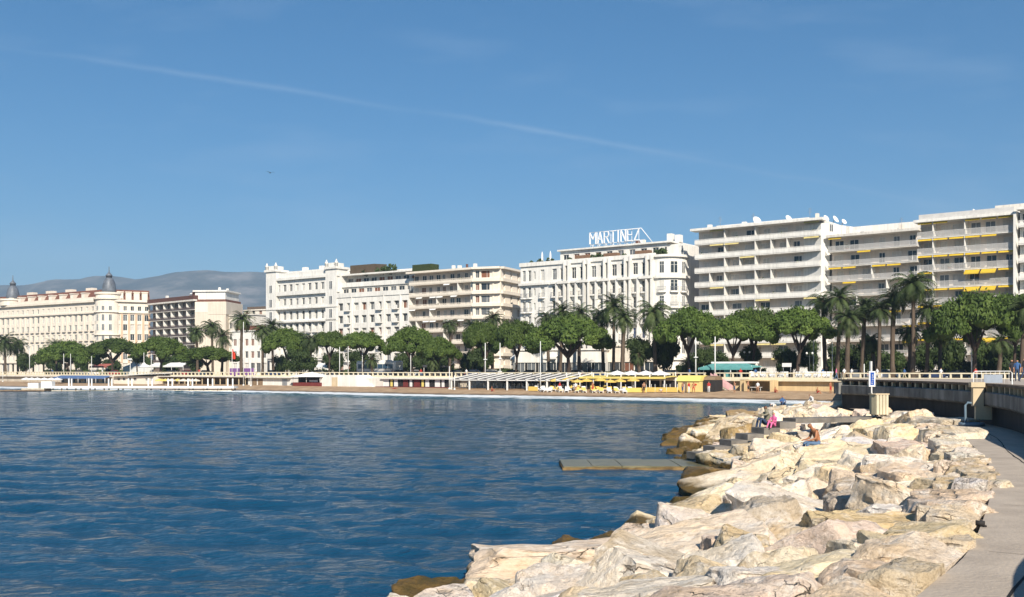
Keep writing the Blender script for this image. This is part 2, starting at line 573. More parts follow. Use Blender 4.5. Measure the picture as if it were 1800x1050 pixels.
    # crest line of the breaker
    dcr = mth('ABSOLUTE', mth('SUBTRACT', offn, mth('ADD', 8.0, mth('MULTIPLY', mth('SINE', mth('MULTIPLY', along, 0.05)), 1.5))))
    cr = mth('SUBTRACT', 1.0, mth('DIVIDE', dcr, 1.6), clamp=True)
    dc2 = mth('ABSOLUTE', mth('SUBTRACT', offn, mth('ADD', 17.5, mth('MULTIPLY', mth('SINE', mth('MULTIPLY_ADD', along, 0.037, 1.0)), 2.5))))
    cr = mth('MAXIMUM', cr, mth('SUBTRACT', 1.0, mth('DIVIDE', dc2, 1.5), clamp=True))
    cr = mth('MULTIPLY', cr, mth('MULTIPLY', mth('SUBTRACT', fn.outputs[0], 0.44), 6.0, clamp=True))
    cr = mth('MULTIPLY', cr, mth('MULTIPLY', mth('SUBTRACT', f2.outputs[0], 0.40), 5.0, clamp=True))
    foam = mth('MAXIMUM', foam, cr)
    Bk = N("ShaderNodeAttribute"); Bk.attribute_name = 'bank'
    wn_ = nz(1.3, 6, 1, 1, 0.0)
    wash = mth('SUBTRACT', mth('ADD', mth('MULTIPLY', wn_, 1.5), mth('MULTIPLY', Bk.outputs['Fac'], -0.34)), 0.60)
    foam = mth('MAXIMUM', foam, mth('MULTIPLY', mth('MULTIPLY', wash, 4.0, clamp=True), 0.55))
    mx = N("ShaderNodeMix"); mx.data_type = 'RGBA'; L(foam, mx.inputs[0]); L(col, mx.inputs[6]); mx.inputs[7].default_value = (0.74, 0.78, 0.80, 1)
    L(mx.outputs[2], bs.inputs['Base Color'])
    rr = mth('MULTIPLY_ADD', foam, 0.7, 0.10); L(rr, bs.inputs['Roughness'])
    # ripples, calmer and rougher in patches where the breeze touches down
    gust = nz(0.035, 3, 1, 2.2, 0.2)
    gf = N("ShaderNodeMapRange"); L(gust, gf.inputs[0]); gf.inputs[1].default_value = 0.36; gf.inputs[2].default_value = 0.64; gf.inputs[3].default_value = 0.45; gf.inputs[4].default_value = 1.0
    h = mth('ADD', mth('MULTIPLY', nz(1.5, 5, 1, 1.9), 0.6), mth('MULTIPLY', nz(4.2, 4, 1, 1.6, 0.1), 0.24))
    h = mth('ADD', h, mth('MULTIPLY', nz(0.45, 3, 1, 2.2, 0.5), 0.5))
    bp = N("ShaderNodeBump"); bp.inputs['Distance'].default_value = 0.42
    L(h, bp.inputs['Height']); L(gf.outputs[0], bp.inputs['Strength'])
    L(bp.outputs[0], bs.inputs['Normal'])
    me.materials.append(m)
    tag(put('sea', me), kind='structure')


# ---- breakwater: path, wall, upper terrace, rock bank
PATHZ = 2.0
EDGE_L = [(-0.9, -5), (-0.6, 0), (0.6, 4), (2.2, 6.8), (4.05, 9.5), (5.75, 12.3), (9.55, 20), (12.35, 27), (15.6, 36), (17.2, 42), (18.4, 50), (19.6, 60), (22.5, 70), (27, 79), (36, 87), (52, 93)]
WALL = [(3.3, -5), (3.4, 1), (4.0, 4.8), (5.1, 7.6), (6.65, 10.1), (9.2, 14.6), (12.0, 21.3), (14.35, 28.4), (16.5, 34.5), (17.75, 40), (18.5, 46), (18.6, 52), (18.05, 57)]
EDGE_W = [(-9.0, -2), (-8.3, 2), (-7.3, 6), (-5.4, 9.5), (-3.5, 13.5), (-1.6, 17), (1.4, 22.5), (4.6, 28), (6.6, 33.5), (7.5, 40), (8.6, 48), (10.0, 57), (11.4, 65), (14.6, 75), (18.6, 84.5), (25, 91), (34, 96), (54, 101)]


def spline(pts, n):
    """Catmull-Rom through points, n samples evenly along"""
    P = [Vector(p) for p in pts]
    P = [P[0] * 2 - P[1]] + P + [P[-1] * 2 - P[-2]]
    out = []
    for i in range(1, len(P) - 2):
        for k in range(12):
            t = k / 12
            a, b, c, d = P[i - 1], P[i], P[i + 1], P[i + 2]
            out.append(0.5 * ((2 * b) + (c - a) * t + (2 * a - 5 * b + 4 * c - d) * t * t + (3 * b - a - 3 * c + d) * t ** 3))
    out.append(P[-2])
    ln = [0.0]
    for a, b in zip(out, out[1:]): ln.append(ln[-1] + (b - a).length)
    res = []
    j = 0
    for k in range(n):
        tgt = ln[-1] * k / (n - 1)
        while j < len(ln) - 2 and ln[j + 1] < tgt: j += 1
        f = (tgt - ln[j]) / max(1e-9, ln[j + 1] - ln[j])
        res.append(out[j].lerp(out[j + 1], f))
    return res


SL, SW, SWALL = spline(EDGE_L, 240), spline(EDGE_W, 240), spline(WALL, 130)
make_sea()


def y_at(curve, y):
    for a, b in zip(curve, curve[1:]):
        if a.y <= y <= b.y: return a.x + (b.x - a.x) * (y - a.y) / max(1e-6, b.y - a.y)
    return curve[-1].x


def bank_f(x, y):
    """0 at the path's edge, 1 at the water's edge"""
    if y < 84:
        xl, xw = y_at(SL, y), y_at(SW, y)
        return (xl - x) / max(0.5, xl - xw)
    return 0.0


PROF = [(-0.2, 2.0), (0.0, 1.9), (0.10, 1.62), (0.35, 1.25), (0.6, 0.82), (0.8, 0.42), (1.0, -0.05), (1.25, -1.0)]


def prof_z(f):
    for (a, za), (b, zb) in zip(PROF, PROF[1:]):
        if a <= f <= b: return za + (zb - za) * (f - a) / (b - a)
    return PROF[0][1] if f < 0 else PROF[-1][1]


def far_drop(y): return max(0.0, min(0.75, (y - 50) / 35 * 0.75))


def bank_z(x, y): return prof_z(bank_f(x, y)) - far_drop(y) * min(1, max(0, 1.2 - bank_f(x, y)))


m_conc = mat('path concrete', (0.45, 0.385, 0.315), var=0.14, scale=1.6, bump=0.35, bscale=18, col2=(0.33, 0.28, 0.23))
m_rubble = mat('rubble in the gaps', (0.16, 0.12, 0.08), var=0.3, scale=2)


def bank_point(u, f):
    i = min(len(SL) - 1, max(0, int(round(u * (len(SL) - 1)))))
    p = SL[i].lerp(SW[i], f)
    return p


def make_bank():
    vs, fs = [], []
    nf = 18
    for i in range(len(SL)):
        for j in range(nf):
            f = -0.25 + 1.6 * j / (nf - 1)
            p = SL[i] + (SW[i] - SL[i]) * f
            z = prof_z(f) - far_drop(p.y) * min(1, max(0, 1.2 - f)) - (0.55 if f > 0.06 else 0.1 if f > 0 else 0.35)
            vs.append((p.x, p.y, z))
    for i in range(len(SL) - 1):
        for j in range(nf - 1):
            fs.append((i * nf + j, i * nf + j + 1, (i + 1) * nf + j + 1, (i + 1) * nf + j))
    mb = MB(); mb.add(vs, [f[::-1] for f in fs], 0, True)
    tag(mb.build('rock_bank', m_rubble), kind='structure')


make_bank()


def make_path():
    yr = [p.y for p in SWALL]
    left = [p for p in SL if p.y < 61]
    n = len(left)
    mb = MB(); vs = []
    for p in left:
        xr = max(y_at(SWALL, p.y) if p.y < 57 else 18.05, p.x + 0.4) + 0.6
        # nearest wall point to the right
        w = min(SWALL, key=lambda q: (q - p).length)
        d = (w - p)
        e = p + d.normalized() * (d.length + 0.5) if p.y < 55 else Vector((p.x + 3, p.y))
        vs.append((p.x - 0.15, p.y + 0.05, PATHZ)); vs.append((e.x, e.y, PATHZ))
    fs = [(2 * i, 2 * i + 1, 2 * i + 3, 2 * i + 2) for i in range(n - 1)]
    mb.add(vs, fs)
    # a skirt so that the slab has an edge
    sk = [(v[0], v[1], z) for v in vs[0::2] for z in (PATHZ - 0.4, PATHZ)]
    mb.add(sk, [(2 * i, 2 * i + 1, 2 * i + 3, 2 * i + 2) for i in range(n - 1)])
    o = tag(mb.build('path', m_conc), kind='structure')
    # the dark open joint that follows the curve
    jb = MB(); vs = []
    r = random.Random(2)
    for i, p in enumerate(left):
        if p.y < 4 or p.y > 34: continue
        w = min(SWALL, key=lambda q: (q - p).length)
        d = (w - p).normalized()
        c = p + d * (0.62 + 0.10 * math.sin(p.y * 0.45) + r.uniform(-.012, .012))
        wd = 0.008 + 0.014 * max(0, noise.noise(Vector((p.y * .9, 0, 0))) + 0.45)
        vs.append((*(c - d * wd), PATHZ + 0.004)); vs.append((*(c + d * wd), PATHZ + 0.004))
    jb.add(vs, [(2 * i, 2 * i + 1, 2 * i + 3, 2 * i + 2) for i in range(len(vs) // 2 - 1)])
    jb.build('joint', mat('tar joint', (0.02, 0.018, 0.016)), o)
    for yy in (7.5, 11.4, 15.5, 20.0, 24.5, 29, 34):
        p = min(left, key=lambda q: abs(q.y - yy)); w = min(SWALL, key=lambda q: (q - p).length)
        d = (w - p).normalized(); tg = Vector((-d.y, d.x))
        a_, b_ = p + d * 0.05, w - d * .02
        x = MB(); x.add([(*(a_ - tg * .006), PATHZ + .003), (*(b_ - tg * .006), PATHZ + .003), (*(b_ + tg * .006), PATHZ + .003), (*(a_ + tg * .006), PATHZ + .003)], [(0, 1, 2, 3)])
        x.build('expansion_joint', mat('sand in joint', (0.16, 0.13, 0.10)), o)


make_path()
m_wlow = mat('weathered sea wall with painted shade', (0.05, 0.048, 0.046), var=0.25, scale=0.8, streak=0.35, bump=0.2, bscale=8)  # shade under the parapet is put into this near-black base, besides the staining
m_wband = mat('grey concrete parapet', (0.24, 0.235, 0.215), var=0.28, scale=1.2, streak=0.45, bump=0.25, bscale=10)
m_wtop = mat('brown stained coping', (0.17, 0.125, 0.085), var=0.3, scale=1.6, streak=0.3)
m_cream = mat('cream painted render', (0.62, 0.50, 0.33), var=0.10, scale=0.8, streak=0.12)


def ribbon(curve, prof, closed=True):
    """sweep a profile of (offset to the right, z) along a plan curve"""
    n = len(prof); vs, fs = [], []
    for i, p in enumerate(curve):
        d = (curve[min(i + 1, len(curve) - 1)] - curve[max(i - 1, 0)]).normalized()
        nrm = Vector((d.y, -d.x))
        for o, z in prof:
            q = p + nrm * o; vs.append((q.x, q.y, z))
    for i in range(len(curve) - 1):
        for k in range(n):
            k2 = (k + 1) % n
            fs.append((i * n + k, i * n + k2, (i + 1) * n + k2, (i + 1) * n + k))
    fs.append(tuple(range(n - 1, -1, -1))); fs.append(tuple(range((len(curve) - 1) * n, len(curve) * n)))
    return vs, fs


def make_wall():
    t = thing('breakwater_wall', 'curved dark concrete breakwater wall with overhanging grey parapet beside the path', 'wall', (0, 0, 0))
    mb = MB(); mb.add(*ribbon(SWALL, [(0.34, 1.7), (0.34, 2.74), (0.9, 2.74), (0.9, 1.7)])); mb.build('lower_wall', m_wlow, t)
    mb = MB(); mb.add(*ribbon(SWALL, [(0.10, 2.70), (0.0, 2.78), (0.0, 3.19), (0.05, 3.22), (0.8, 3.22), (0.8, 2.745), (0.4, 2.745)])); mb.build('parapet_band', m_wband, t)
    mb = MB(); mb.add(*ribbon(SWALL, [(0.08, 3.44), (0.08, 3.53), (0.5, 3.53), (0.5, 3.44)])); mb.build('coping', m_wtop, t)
    back = MB(); back.add(*ribbon(SWALL, [(0.36, 3.21), (0.36, 3.445), (0.48, 3.445), (0.48, 3.21)])); back.build('back_slab', m_wtop, t)
    post = MB().box(-0.06, 0.06, -0.12, 0.05, 3.215, 3.442).mesh('post', m_cream)
    acc, last = 0.0, SWALL[0]
    for i in range(1, len(SWALL)):
        acc += (SWALL[i] - last).length; last = SWALL[i]
        if SWALL[i].y < 24: continue
        if acc > 0.95:
            acc = 0
            d = (SWALL[i] - SWALL[i - 1]).normalized(); nrm = Vector((d.y, -d.x))
            c = SWALL[i] + nrm * 0.22
            put('post', post, t, (c.x, c.y, 0), math.atan2(nrm.y, nrm.x) - math.pi / 2)
    # square end block
    e = SWALL[-1]
    mb = MB().box(e.x - 0.06, e.x + 0.85, e.y - 0.6, e.y + 0.25, 2.72, 3.35); mb.build('end_block', m_wband, t)
    # pale pier standing proud where the steps come down
    k = min(range(len(SWALL)), key=lambda i: abs(SWALL[i].y - 37.4))
    d = (SWALL[k + 1] - SWALL[k]).normalized(); rz = math.atan2(d.y, d.x) - math.pi / 2
    pr = thing('stair_pier', 'sunlit cream stone pier with a flared cap standing proud of the dark wall', 'pier', (SWALL[k].x - 0.05, SWALL[k].y, 0), rz)
    MB().box(-0.34, 0.02, -0.16, 0.16, 2.70, 3.40).build('shaft', m_cream, pr)
    MB().prism([(-.24, -.13), (.3, -.13), (.3, .13), (-.24, .13)], 2.22, 2.70).build('plinth', m_cream, pr)
    MB().box(-0.42, 0.06, -0.22, 0.22, 3.40, 3.58).build('cap', m_cream, pr)
    sh = thing('foot_shower', 'small pale blue metal foot shower on a round tray below the cream pier', 'shower', (SWALL[k].x - 0.62, SWALL[k].y - 0.4, PATHZ), rz)
    mbl = mat('pale blue paint', (0.16, 0.23, 0.29), rough=0.5)
    MB().lathe([(0.42, 0.0), (0.45, 0.04), (0.44, 0.12), (0.36, 0.12), (0.34, 0.06)], 16).build('tray', mbl, sh)
    MB().path([(-.18, .1, .05), (-.18, .1, .75), (-.1, .1, .85), (.02, .1, .82)], 0.045).build('pipe', mbl, sh)


make_wall()
# upper terrace of the breakwater behind the wall
ter = []
for p in SWALL[::3]: ter.append((p.x + 0.75, p.y))
ter += [(19, 57.5), tuple(ST(-3.2, -0.2)), tuple(ST(-60, -0.2)), (60, -5)]
poly_sheet('terrace', ter, 2.92, m_pave)
tw = MB(); a_, b_ = Vector((18.6, 57.2)), ST(-3.2, -0.25)
dd = (b_ - a_).normalized(); nn = Vector((dd.y, -dd.x))
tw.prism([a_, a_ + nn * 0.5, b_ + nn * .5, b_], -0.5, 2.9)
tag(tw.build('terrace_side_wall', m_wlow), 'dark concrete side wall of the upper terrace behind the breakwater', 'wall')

# ================================================================== BOULDERS
def rock_material():
    m = bpy.data.materials.new('limestone boulder'); m.use_nodes = True
    nt = m.node_tree; N = nt.nodes.new; L = nt.links.new
    bs = nt.nodes['Principled BSDF']; bs.inputs['Roughness'].default_value = 0.92; bs.inputs['Specular IOR Level'].default_value = 0.12
    oi = N("ShaderNodeObjectInfo"); tc = N("ShaderNodeTexCoord"); ge = N("ShaderNodeNewGeometry")
    ofs = N("ShaderNodeVectorMath"); ofs.operation = 'ADD'
    sc = N("ShaderNodeVectorMath"); sc.operation = 'SCALE'; sc.inputs['Scale'].default_value = 37.0
    cb = N("ShaderNodeCombineXYZ"); L(oi.outputs['Random'], cb.inputs[0]); L(oi.outputs['Random'], cb.inputs[1])
    L(cb.outputs[0], sc.inputs[0]); L(tc.outputs['Object'], ofs.inputs[0]); L(sc.outputs[0], ofs.inputs[1])

    def nz(scale, det, rough=0.6, vec=None):
        n = N("ShaderNodeTexNoise"); n.inputs['Scale'].default_value = scale; n.inputs['Detail'].default_value = det; n.inputs['Roughness'].default_value = rough
        L(vec or ofs.outputs[0], n.inputs['Vector']); return n.outputs[0]

    def mix(fac, a, b, mode='MIX'):
        x = N("ShaderNodeMix"); x.data_type = 'RGBA'; x.blend_type = mode
        for i, v in ((0, fac), (6, a), (7, b)):
            if isinstance(v, (int, float)): x.inputs[i].default_value = v
            elif isinstance(v, tuple): x.inputs[i].default_value = (*v, 1)
            else: L(v, x.inputs[i])
        return x.outputs[2]
    big = nz(1.1, 4, 0.55)
    col = mix(_ramp(nt, big, [(0.35, (0, 0, 0)), (0.65, (1, 1, 1))]), oi.outputs['Color'],
              mix(1.0, oi.outputs['Color'], (0.93, 0.84, 0.70), 'MULTIPLY'))
    # pale broken patches, tan staining, grey lichen
    col = mix(_ramp(nt, nz(2.3, 6, 0.7), [(0.50, (0, 0, 0)), (0.64, (0.75, 0.75, 0.75))]), col, (0.76, 0.70, 0.62))
    col = mix(_ramp(nt, nz(3.1, 7, 0.72), [(0.56, (0, 0, 0)), (0.72, (0.6, 0.6, 0.6))]), col, (0.40, 0.285, 0.155))
    col = mix(_ramp(nt, nz(6.0, 6, 0.75), [(0.60, (0, 0, 0)), (0.74, (0.7, 0.7, 0.7))]), col, (0.28, 0.25, 0.21))
    col = mix(1.0, col, _ramp(nt, nz(13, 8, 0.8), [(0.36, (0.74, 0.70, 0.65)), (0.5, (1.04, 1.04, 1.04)), (0.66, (1.15, 1.15, 1.15))]), 'MULTIPLY')
    # bedding seams: dark thin lines, bent
    wv = N("ShaderNodeTexWave"); wv.wave_type = 'BANDS'; wv.bands_direction = 'Z'
    wv.inputs['Scale'].default_value = 0.75; wv.inputs['Distortion'].default_value = 7; wv.inputs['Detail'].default_value = 4; wv.inputs['Detail Scale'].default_value = 1.4
    L(ofs.outputs[0], wv.inputs['Vector'])
    seam = _ramp(nt, wv.outputs[1], [(0.0, (1, 1, 1)), (0.05, (0, 0, 0))])
    vo = N("ShaderNodeTexVoronoi"); vo.feature = 'DISTANCE_TO_EDGE'; vo.inputs['Scale'].default_value = 1.05
    dis = N("ShaderNodeVectorMath"); dis.operation = 'ADD'
    nv = N("ShaderNodeTexNoise"); nv.inputs['Scale'].default_value = 2.2; nv.inputs['Detail'].default_value = 5; L(ofs.outputs[0], nv.inputs['Vector'])
    L(ofs.outputs[0], dis.inputs[0]); L(nv.outputs['Color'], dis.inputs[1]); L(dis.outputs[0], vo.inputs['Vector'])
    crack = _ramp(nt, vo.outputs['Distance'], [(0.0, (0.8, 0.8, 0.8)), (0.012, (0, 0, 0))])
    gate = _ramp(nt, nz(1.3, 2), [(0.54, (0, 0, 0)), (0.64, (1, 1, 1))])
    ck = mix(1.0, crack, gate, 'MULTIPLY')
    sm = mix(1.0, seam, gate, 'MULTIPLY')
    col = mix(ck, col, (0.20, 0.155, 0.11))
    col = mix(mix(1.0, sm, (0.6, 0.6, 0.6), 'MULTIPLY'), col, (0.26, 0.20, 0.14))
    # wet, weed-stained foot at the waterline
    sp = N("ShaderNodeSeparateXYZ"); L(ge.outputs['Position'], sp.inputs[0])
    ma = N("ShaderNodeMath"); ma.operation = 'MULTIPLY_ADD'; L(nz(1.4, 5), ma.inputs[0]); ma.inputs[1].default_value = -0.75; L(sp.outputs[2], ma.inputs[2])
    wet = _ramp(nt, ma.outputs[0], [(0.0, (1, 1, 1)), (0.16, (0, 0, 0))])
    col = mix(wet, col, mix(_ramp(nt, nz(2.0, 4), [(0.4, (0, 0, 0)), (0.6, (1, 1, 1))]), (0.075, 0.058, 0.022), (0.16, 0.10, 0.035)))
    L(col, bs.inputs['Base Color'])
    mr = N("ShaderNodeMapRange"); L(wet, mr.inputs[0]); mr.inputs[3].default_value = 0.92; mr.inputs[4].default_value = 0.45; L(mr.outputs[0], bs.inputs['Roughness'])
    # relief
    h = N("ShaderNodeMath"); h.operation = 'MULTIPLY_ADD'; L(nz(5, 9, 0.68), h.inputs[0]); h.inputs[1].default_value = 0.55
    h2 = N("ShaderNodeMath"); h2.operation = 'MULTIPLY_ADD'; L(nz(22, 6, 0.7), h2.inputs[0]); h2.inputs[1].default_value = 0.16
    h3 = N("ShaderNodeMath"); h3.operation = 'MULTIPLY'; L(ck, h3.inputs[0]); h3.inputs[1].default_value = -0.45
    h4 = N("ShaderNodeMath"); h4.operation = 'MULTIPLY_ADD'; L(sm, h4.inputs[0]); h4.inputs[1].default_value = -0.25; L(h3.outputs[0], h4.inputs[2])
    L(h4.outputs[0], h2.inputs[2]); L(h2.outputs[0], h.inputs[2])
    bp = N("ShaderNodeBump"); bp.inputs['Strength'].default_value = 1.0; bp.inputs['Distance'].default_value = 0.22
    L(h.outputs[0], bp.inputs['Height']); L(bp.outputs[0], bs.inputs['Normal'])
    return m


m_rock = rock_material()


def boulder_mesh(seed, cuts=9, sub=3, blocky=0.5, rough=1.0):
    """angular quarry block: a box planed by random cuts, refined and broken up by fractures. Unit size about 1."""
    r = random.Random(seed)
    bm = bmesh.new()
    bmesh.ops.create_cube(bm, size=1.0)
    for _ in range(cuts):
        n = Vector((r.gauss(0, 1), r.gauss(0, 1), r.gauss(0.45, 0.6))).normalized()
        # distance of the cut: near corners for blocky rocks
        sup = 0.5 * (abs(n.x) + abs(n.y) + abs(n.z))
        d = sup * r.uniform(0.58 + 0.12 * blocky, 0.86)
        res = bmesh.ops.bisect_plane(bm, geom=bm.verts[:] + bm.edges[:] + bm.faces[:], plane_co=n * d, plane_no=n, clear_outer=True)
        ed = [e for e in bm.edges if e.is_boundary]
        if ed: bmesh.ops.contextual_create(bm, geom=ed)
    bmesh.ops.bevel(bm, geom=bm.edges[:], offset=0.02, offset_type='OFFSET', segments=1, affect='EDGES', profile=0.5, clamp_overlap=True)
    bmesh.ops.triangulate(bm, faces=bm.faces[:])
    # even out the triangles
    for _ in range(sub + 1):
        L_ = 0.30 if _ == 0 else 0.17 if _ == 1 else 0.10 if _ == 2 else 0.065
        ed = [e for e in bm.edges if e.calc_length() > L_]
        if ed:
            bmesh.ops.subdivide_edges(bm, edges=ed, cuts=1, use_grid_fill=False)
            bmesh.ops.triangulate(bm, faces=[f for f in bm.faces if len(f.verts) > 3])
    off = Vector((r.uniform(-90, 90), r.uniform(-90, 90), r.uniform(-90, 90)))
    bed = Vector((r.gauss(0, .35), r.gauss(0, .35), 1)).normalized()
    bm.normal_update()
    mv = []
    for v in bm.verts:
        p = v.co
        a = noise.fractal(p * 1.9 + off, 1.0, 2.0, 3) * 0.05 + noise.fractal(p * 7.0 + off, 0.8, 2.1, 4) * 0.016
        bdr = noise.ridged_multi_fractal(p * 2.6 + off, 0.9, 2.1, 4, 1.0, 2.0) * 0.022
        # bedding steps
        q = p.dot(bed) * 7 + noise.noise(p * 2.0 + off) * 1.4
        st = (abs((q % 1.0) - 0.5) < 0.13) * -0.010
        # fracture hollows
        c = noise.cell(p * 3.1 + off)
        mv.append(v.normal * ((a - bdr + 0.03 + st + (c - 0.5) * 0.012) * rough))
    for v, d in zip(bm.verts, mv): v.co += d
    me = bpy.data.meshes.new('boulder'); bm.to_mesh(me); bm.free()
    me.materials.append(m_rock)
    me.polygons.foreach_set('use_smooth', [True] * len(me.polygons))
    try: me.set_sharp_from_angle(angle=R(24))
    except Exception: pass
    return me


TINT = {'white': (0.78, 0.72, 0.65), 'cream': (0.74, 0.64, 0.49), 'tan': (0.64, 0.53, 0.37), 'pink': (0.72, 0.60, 0.50), 'grey': (0.52, 0.46, 0.38), 'brown': (0.33, 0.25, 0.14)}


def sight_bank(px, py, lift=0.0):
    """the point of the bank seen at a photograph position"""
    best = None
    d = 6.0
    while d < 110:
        x, z = PX(px, d), PZ(py, d)
        if z <= bank_z(x, d) + lift: return Vector((x, d, z))
        d += 0.1
    return None


rocks_xy = []


def add_boulder(me, p, sx, sy, sz, rz, tilt, tint, label, group, r):
    o = put('boulder', me, None, p)
    o.rotation_euler = (tilt[0], tilt[1], rz)
    o.scale = (sx, sy, sz)
    c = TINT[tint]; j = r.uniform(0.92, 1.06)
    o.color = (c[0] * j, c[1] * j * r.uniform(.98, 1.02), c[2] * j * r.uniform(.95, 1.05), 1)
    tag(o, label, 'boulder', group)
    rocks_xy.append((p[0], p[1], max(sx, sy) * 0.5))
    return o


# big foreground boulders: column, row of the middle, width and height in the photograph, depth in metres, turn, tint, label
HERO = [
    (760, 1030, 300, 95, 1.5, 18, 'tan', 'tan wedge boulder at the lower edge nearest the open water', 31),
    (860, 1012, 90, 120, 1.2, 40, 'grey', 'greyish upright boulder with a pointed top rising against the water', 32),
    (1010, 1010, 330, 130, 2.6, 8, 'pink', 'broad smooth pinkish grey slab sloping to the water at bottom centre', 33),
    (1130, 1052, 230, 60, 1.5, -10, 'white', 'rounded white boulder cut off by the bottom edge of the picture', 34),
    (1120, 918, 130, 58, 1.6, 20, 'cream', 'cream boulder with rounded top on the waterline above the pinkish slab', 35),
    (1215, 905, 110, 55, 1.5, -20, 'tan', 'tan boulder with a dark striped end face at the waterline', 36),
    (1250, 960, 260, 80, 2.3, 12, 'cream', 'long cream boulder ramp left of the white pyramid boulder', 37),
    (1395, 905, 150, 90, 2.1, 28, 'white', 'bright white pyramid shaped boulder in the middle of the bank', 38),
    (1285, 1000, 140, 95, 1.7, -25, 'white', 'white boulder with cracked grey left face', 39),
    (1250, 1030, 90, 60, 1.0, 50, 'tan', 'small tan boulder wedged low between white boulders near the bottom', 40),
    (1330, 1035, 170, 80, 1.6, 5, 'white', 'white knobbly boulder at the bottom edge left of the cream slab', 41),
    (1480, 1030, 340, 120, 2.3, 14, 'cream', 'huge flat topped cream slab at the bottom edge', 42),
    (1588, 1000, 130, 110, 1.7, -12, 'cream', 'squared cream boulder at the bottom right beside the path', 43),
    (1555, 935, 190, 60, 1.3, -4, 'tan', 'long squared tan beam of rock overhanging a dark hollow', 44),
    (1525, 968, 105, 44, 1.1, 25, 'white', 'flat white boulder lying under the tan rock beam', 45),
    (1640, 965, 150, 85, 1.7, 30, 'tan', 'tan boulder with rough face beside the path, right of the dark hollow', 46),
    (1668, 912, 120, 75, 1.6, 10, 'pink', 'pinkish boulder leaning by the path edge', 47),
    (1575, 900, 110, 36, 1.1, 12, 'white', 'thin pale slab lying above the tan rock beam', 48),
    (1490, 890, 85, 48, 1.2, -18, 'grey', 'brownish boulder with a fluted shaded face in the middle of the bank', 49),
    (1515, 862, 120, 42, 1.5, 8, 'grey', 'grey brown flat boulder above the fluted one', 50),
    (1420, 845, 150, 60, 2.2, 22, 'cream', 'large cream sloping boulder below the seated bare backed man', 51),
    (1300, 868, 150, 60, 2.2, 16, 'cream', 'cream sloping boulder by the water below the dark gap', 52),
    (1340, 820, 90, 75, 2.0, -35, 'tan', 'tall tan boulder leaning over a dark triangular gap', 53),
    (1245, 850, 75, 60, 1.9, 30, 'brown', 'olive brown weedy boulder standing in the water south of the low pier', 54),
    (1280, 820, 70, 45, 1.8, 12, 'tan', 'tan boulder at the landward end of the low pier', 55),
    (1648, 845, 110, 55, 2.2, 15, 'cream', 'long cream boulder along the bend of the path', 56),
    (1620, 850, 110, 50, 1.9, 25, 'pink', 'pink veined boulder right of the grey brown flat one', 57),
    (1688, 868, 60, 60, 1.9, 60, 'cream', 'upright cream boulder standing at the path edge on the bend', 58),
    (1690, 775, 60, 40, 1.7, 5, 'cream', 'pale boulder at the path edge opposite the cream pier', 59),
    (1610, 800, 110, 42, 2.2, -15, 'pink', 'broken pinkish boulder in the upper bank behind the seated man', 60),
    (1520, 800, 90, 50, 2.0, 10, 'white', 'cracked pale boulder right of the seated bare backed man', 61),
    (1560, 765, 90, 34, 2.1, 0, 'tan', 'flat tan boulder just below the concrete walkway', 62),
    (1640, 755, 80, 40, 2.2, 20, 'grey', 'grey streaked boulder below the litter bin', 63),
    (1225, 765, 70, 45, 2.6, 30, 'brown', 'dark brown boulder at the seaward tip of the rock point', 64),
    (1215, 748, 60, 34, 2.6, -10, 'tan', 'golden brown boulder on the outer tip of the rock point', 65),
    (1290, 745, 90, 34, 3.0, 10, 'tan', 'long tan boulder on the rock point left of the couple', 66),
    (1380, 795, 60, 40, 1.8, 40, 'cream', 'cream boulder stepped below the couple', 67),
]
R_H = random.Random(77)
for px, py, w, h, dep, rz, tint, label, seed in HERO:
    yt, yb = py - h * 0.5, py + h * 0.5
    d = 15.0 if py > 830 else 40.0
    for _ in range(60):
        x = PX(px, d); zt = bank_z(x, d) + 0.34
        db = F * (EYE - zt) / (yt - HOR); df = F * (EYE - zt + 0.42) / (yb - HOR)
        dp = max(0.9, min(2.7, db - df))
        d += 0.35 * (db - dp * 0.5 - d)
    wm = w * d / F
    hm = max(0.9, min(1.6, 0.5 * (wm + dp) * 0.8))
    me = boulder_mesh(seed, cuts=R_H.randint(9, 13), sub=3, blocky=0.55)
    add_boulder(me, (PX(px, d), d, zt - hm * 0.46), wm * 1.12, dp * 1.15, hm, R(rz * 0.5), (R(R_H.uniform(-7, 7)), R(R_H.uniform(-12, 2))), tint, label, 'large boulders of the rock bank', R_H)

# a row of blocks standing on the path's edge
R_E = random.Random(9)
EDGE_P = []
yy_ = 8.8
while yy_ < 41:
    i_ = min(range(len(SL)), key=lambda k: abs(SL[k].y - yy_))
    dt_ = (SL[i_ + 1] - SL[i_ - 1]).normalized(); sd = Vector((-dt_.y, dt_.x))
    sz_ = R_E.uniform(.8, 1.4)
    p_ = SL[i_] + sd * (sz_ * R_E.uniform(.54, .64))
    top = PATHZ + R_E.uniform(-.06, .12); hm = sz_ * .75
    EDGE_P.append((p_, sz_, top, hm, math.atan2(dt_.y, dt_.x)))
    yy_ += sz_ * R_E.uniform(.80, 1.05) * dt_.y
ORD = ['first', 'second', 'third', 'fourth', 'fifth', 'sixth', 'seventh', 'eighth', 'ninth', 'tenth', 'eleventh', 'twelfth', 'thirteenth', 'fourteenth', 'fifteenth', 'sixteenth', 'seventeenth', 'eighteenth', 'nineteenth', 'twentieth',
       'twenty first', 'twenty second', 'twenty third', 'twenty fourth', 'twenty fifth', 'twenty sixth', 'twenty seventh', 'twenty eighth', 'twenty ninth', 'thirtieth', 'thirty first', 'thirty second', 'thirty third', 'thirty fourth', 'thirty fifth', 'thirty sixth'] + ['%sth' % n for n in range(37, 60)]
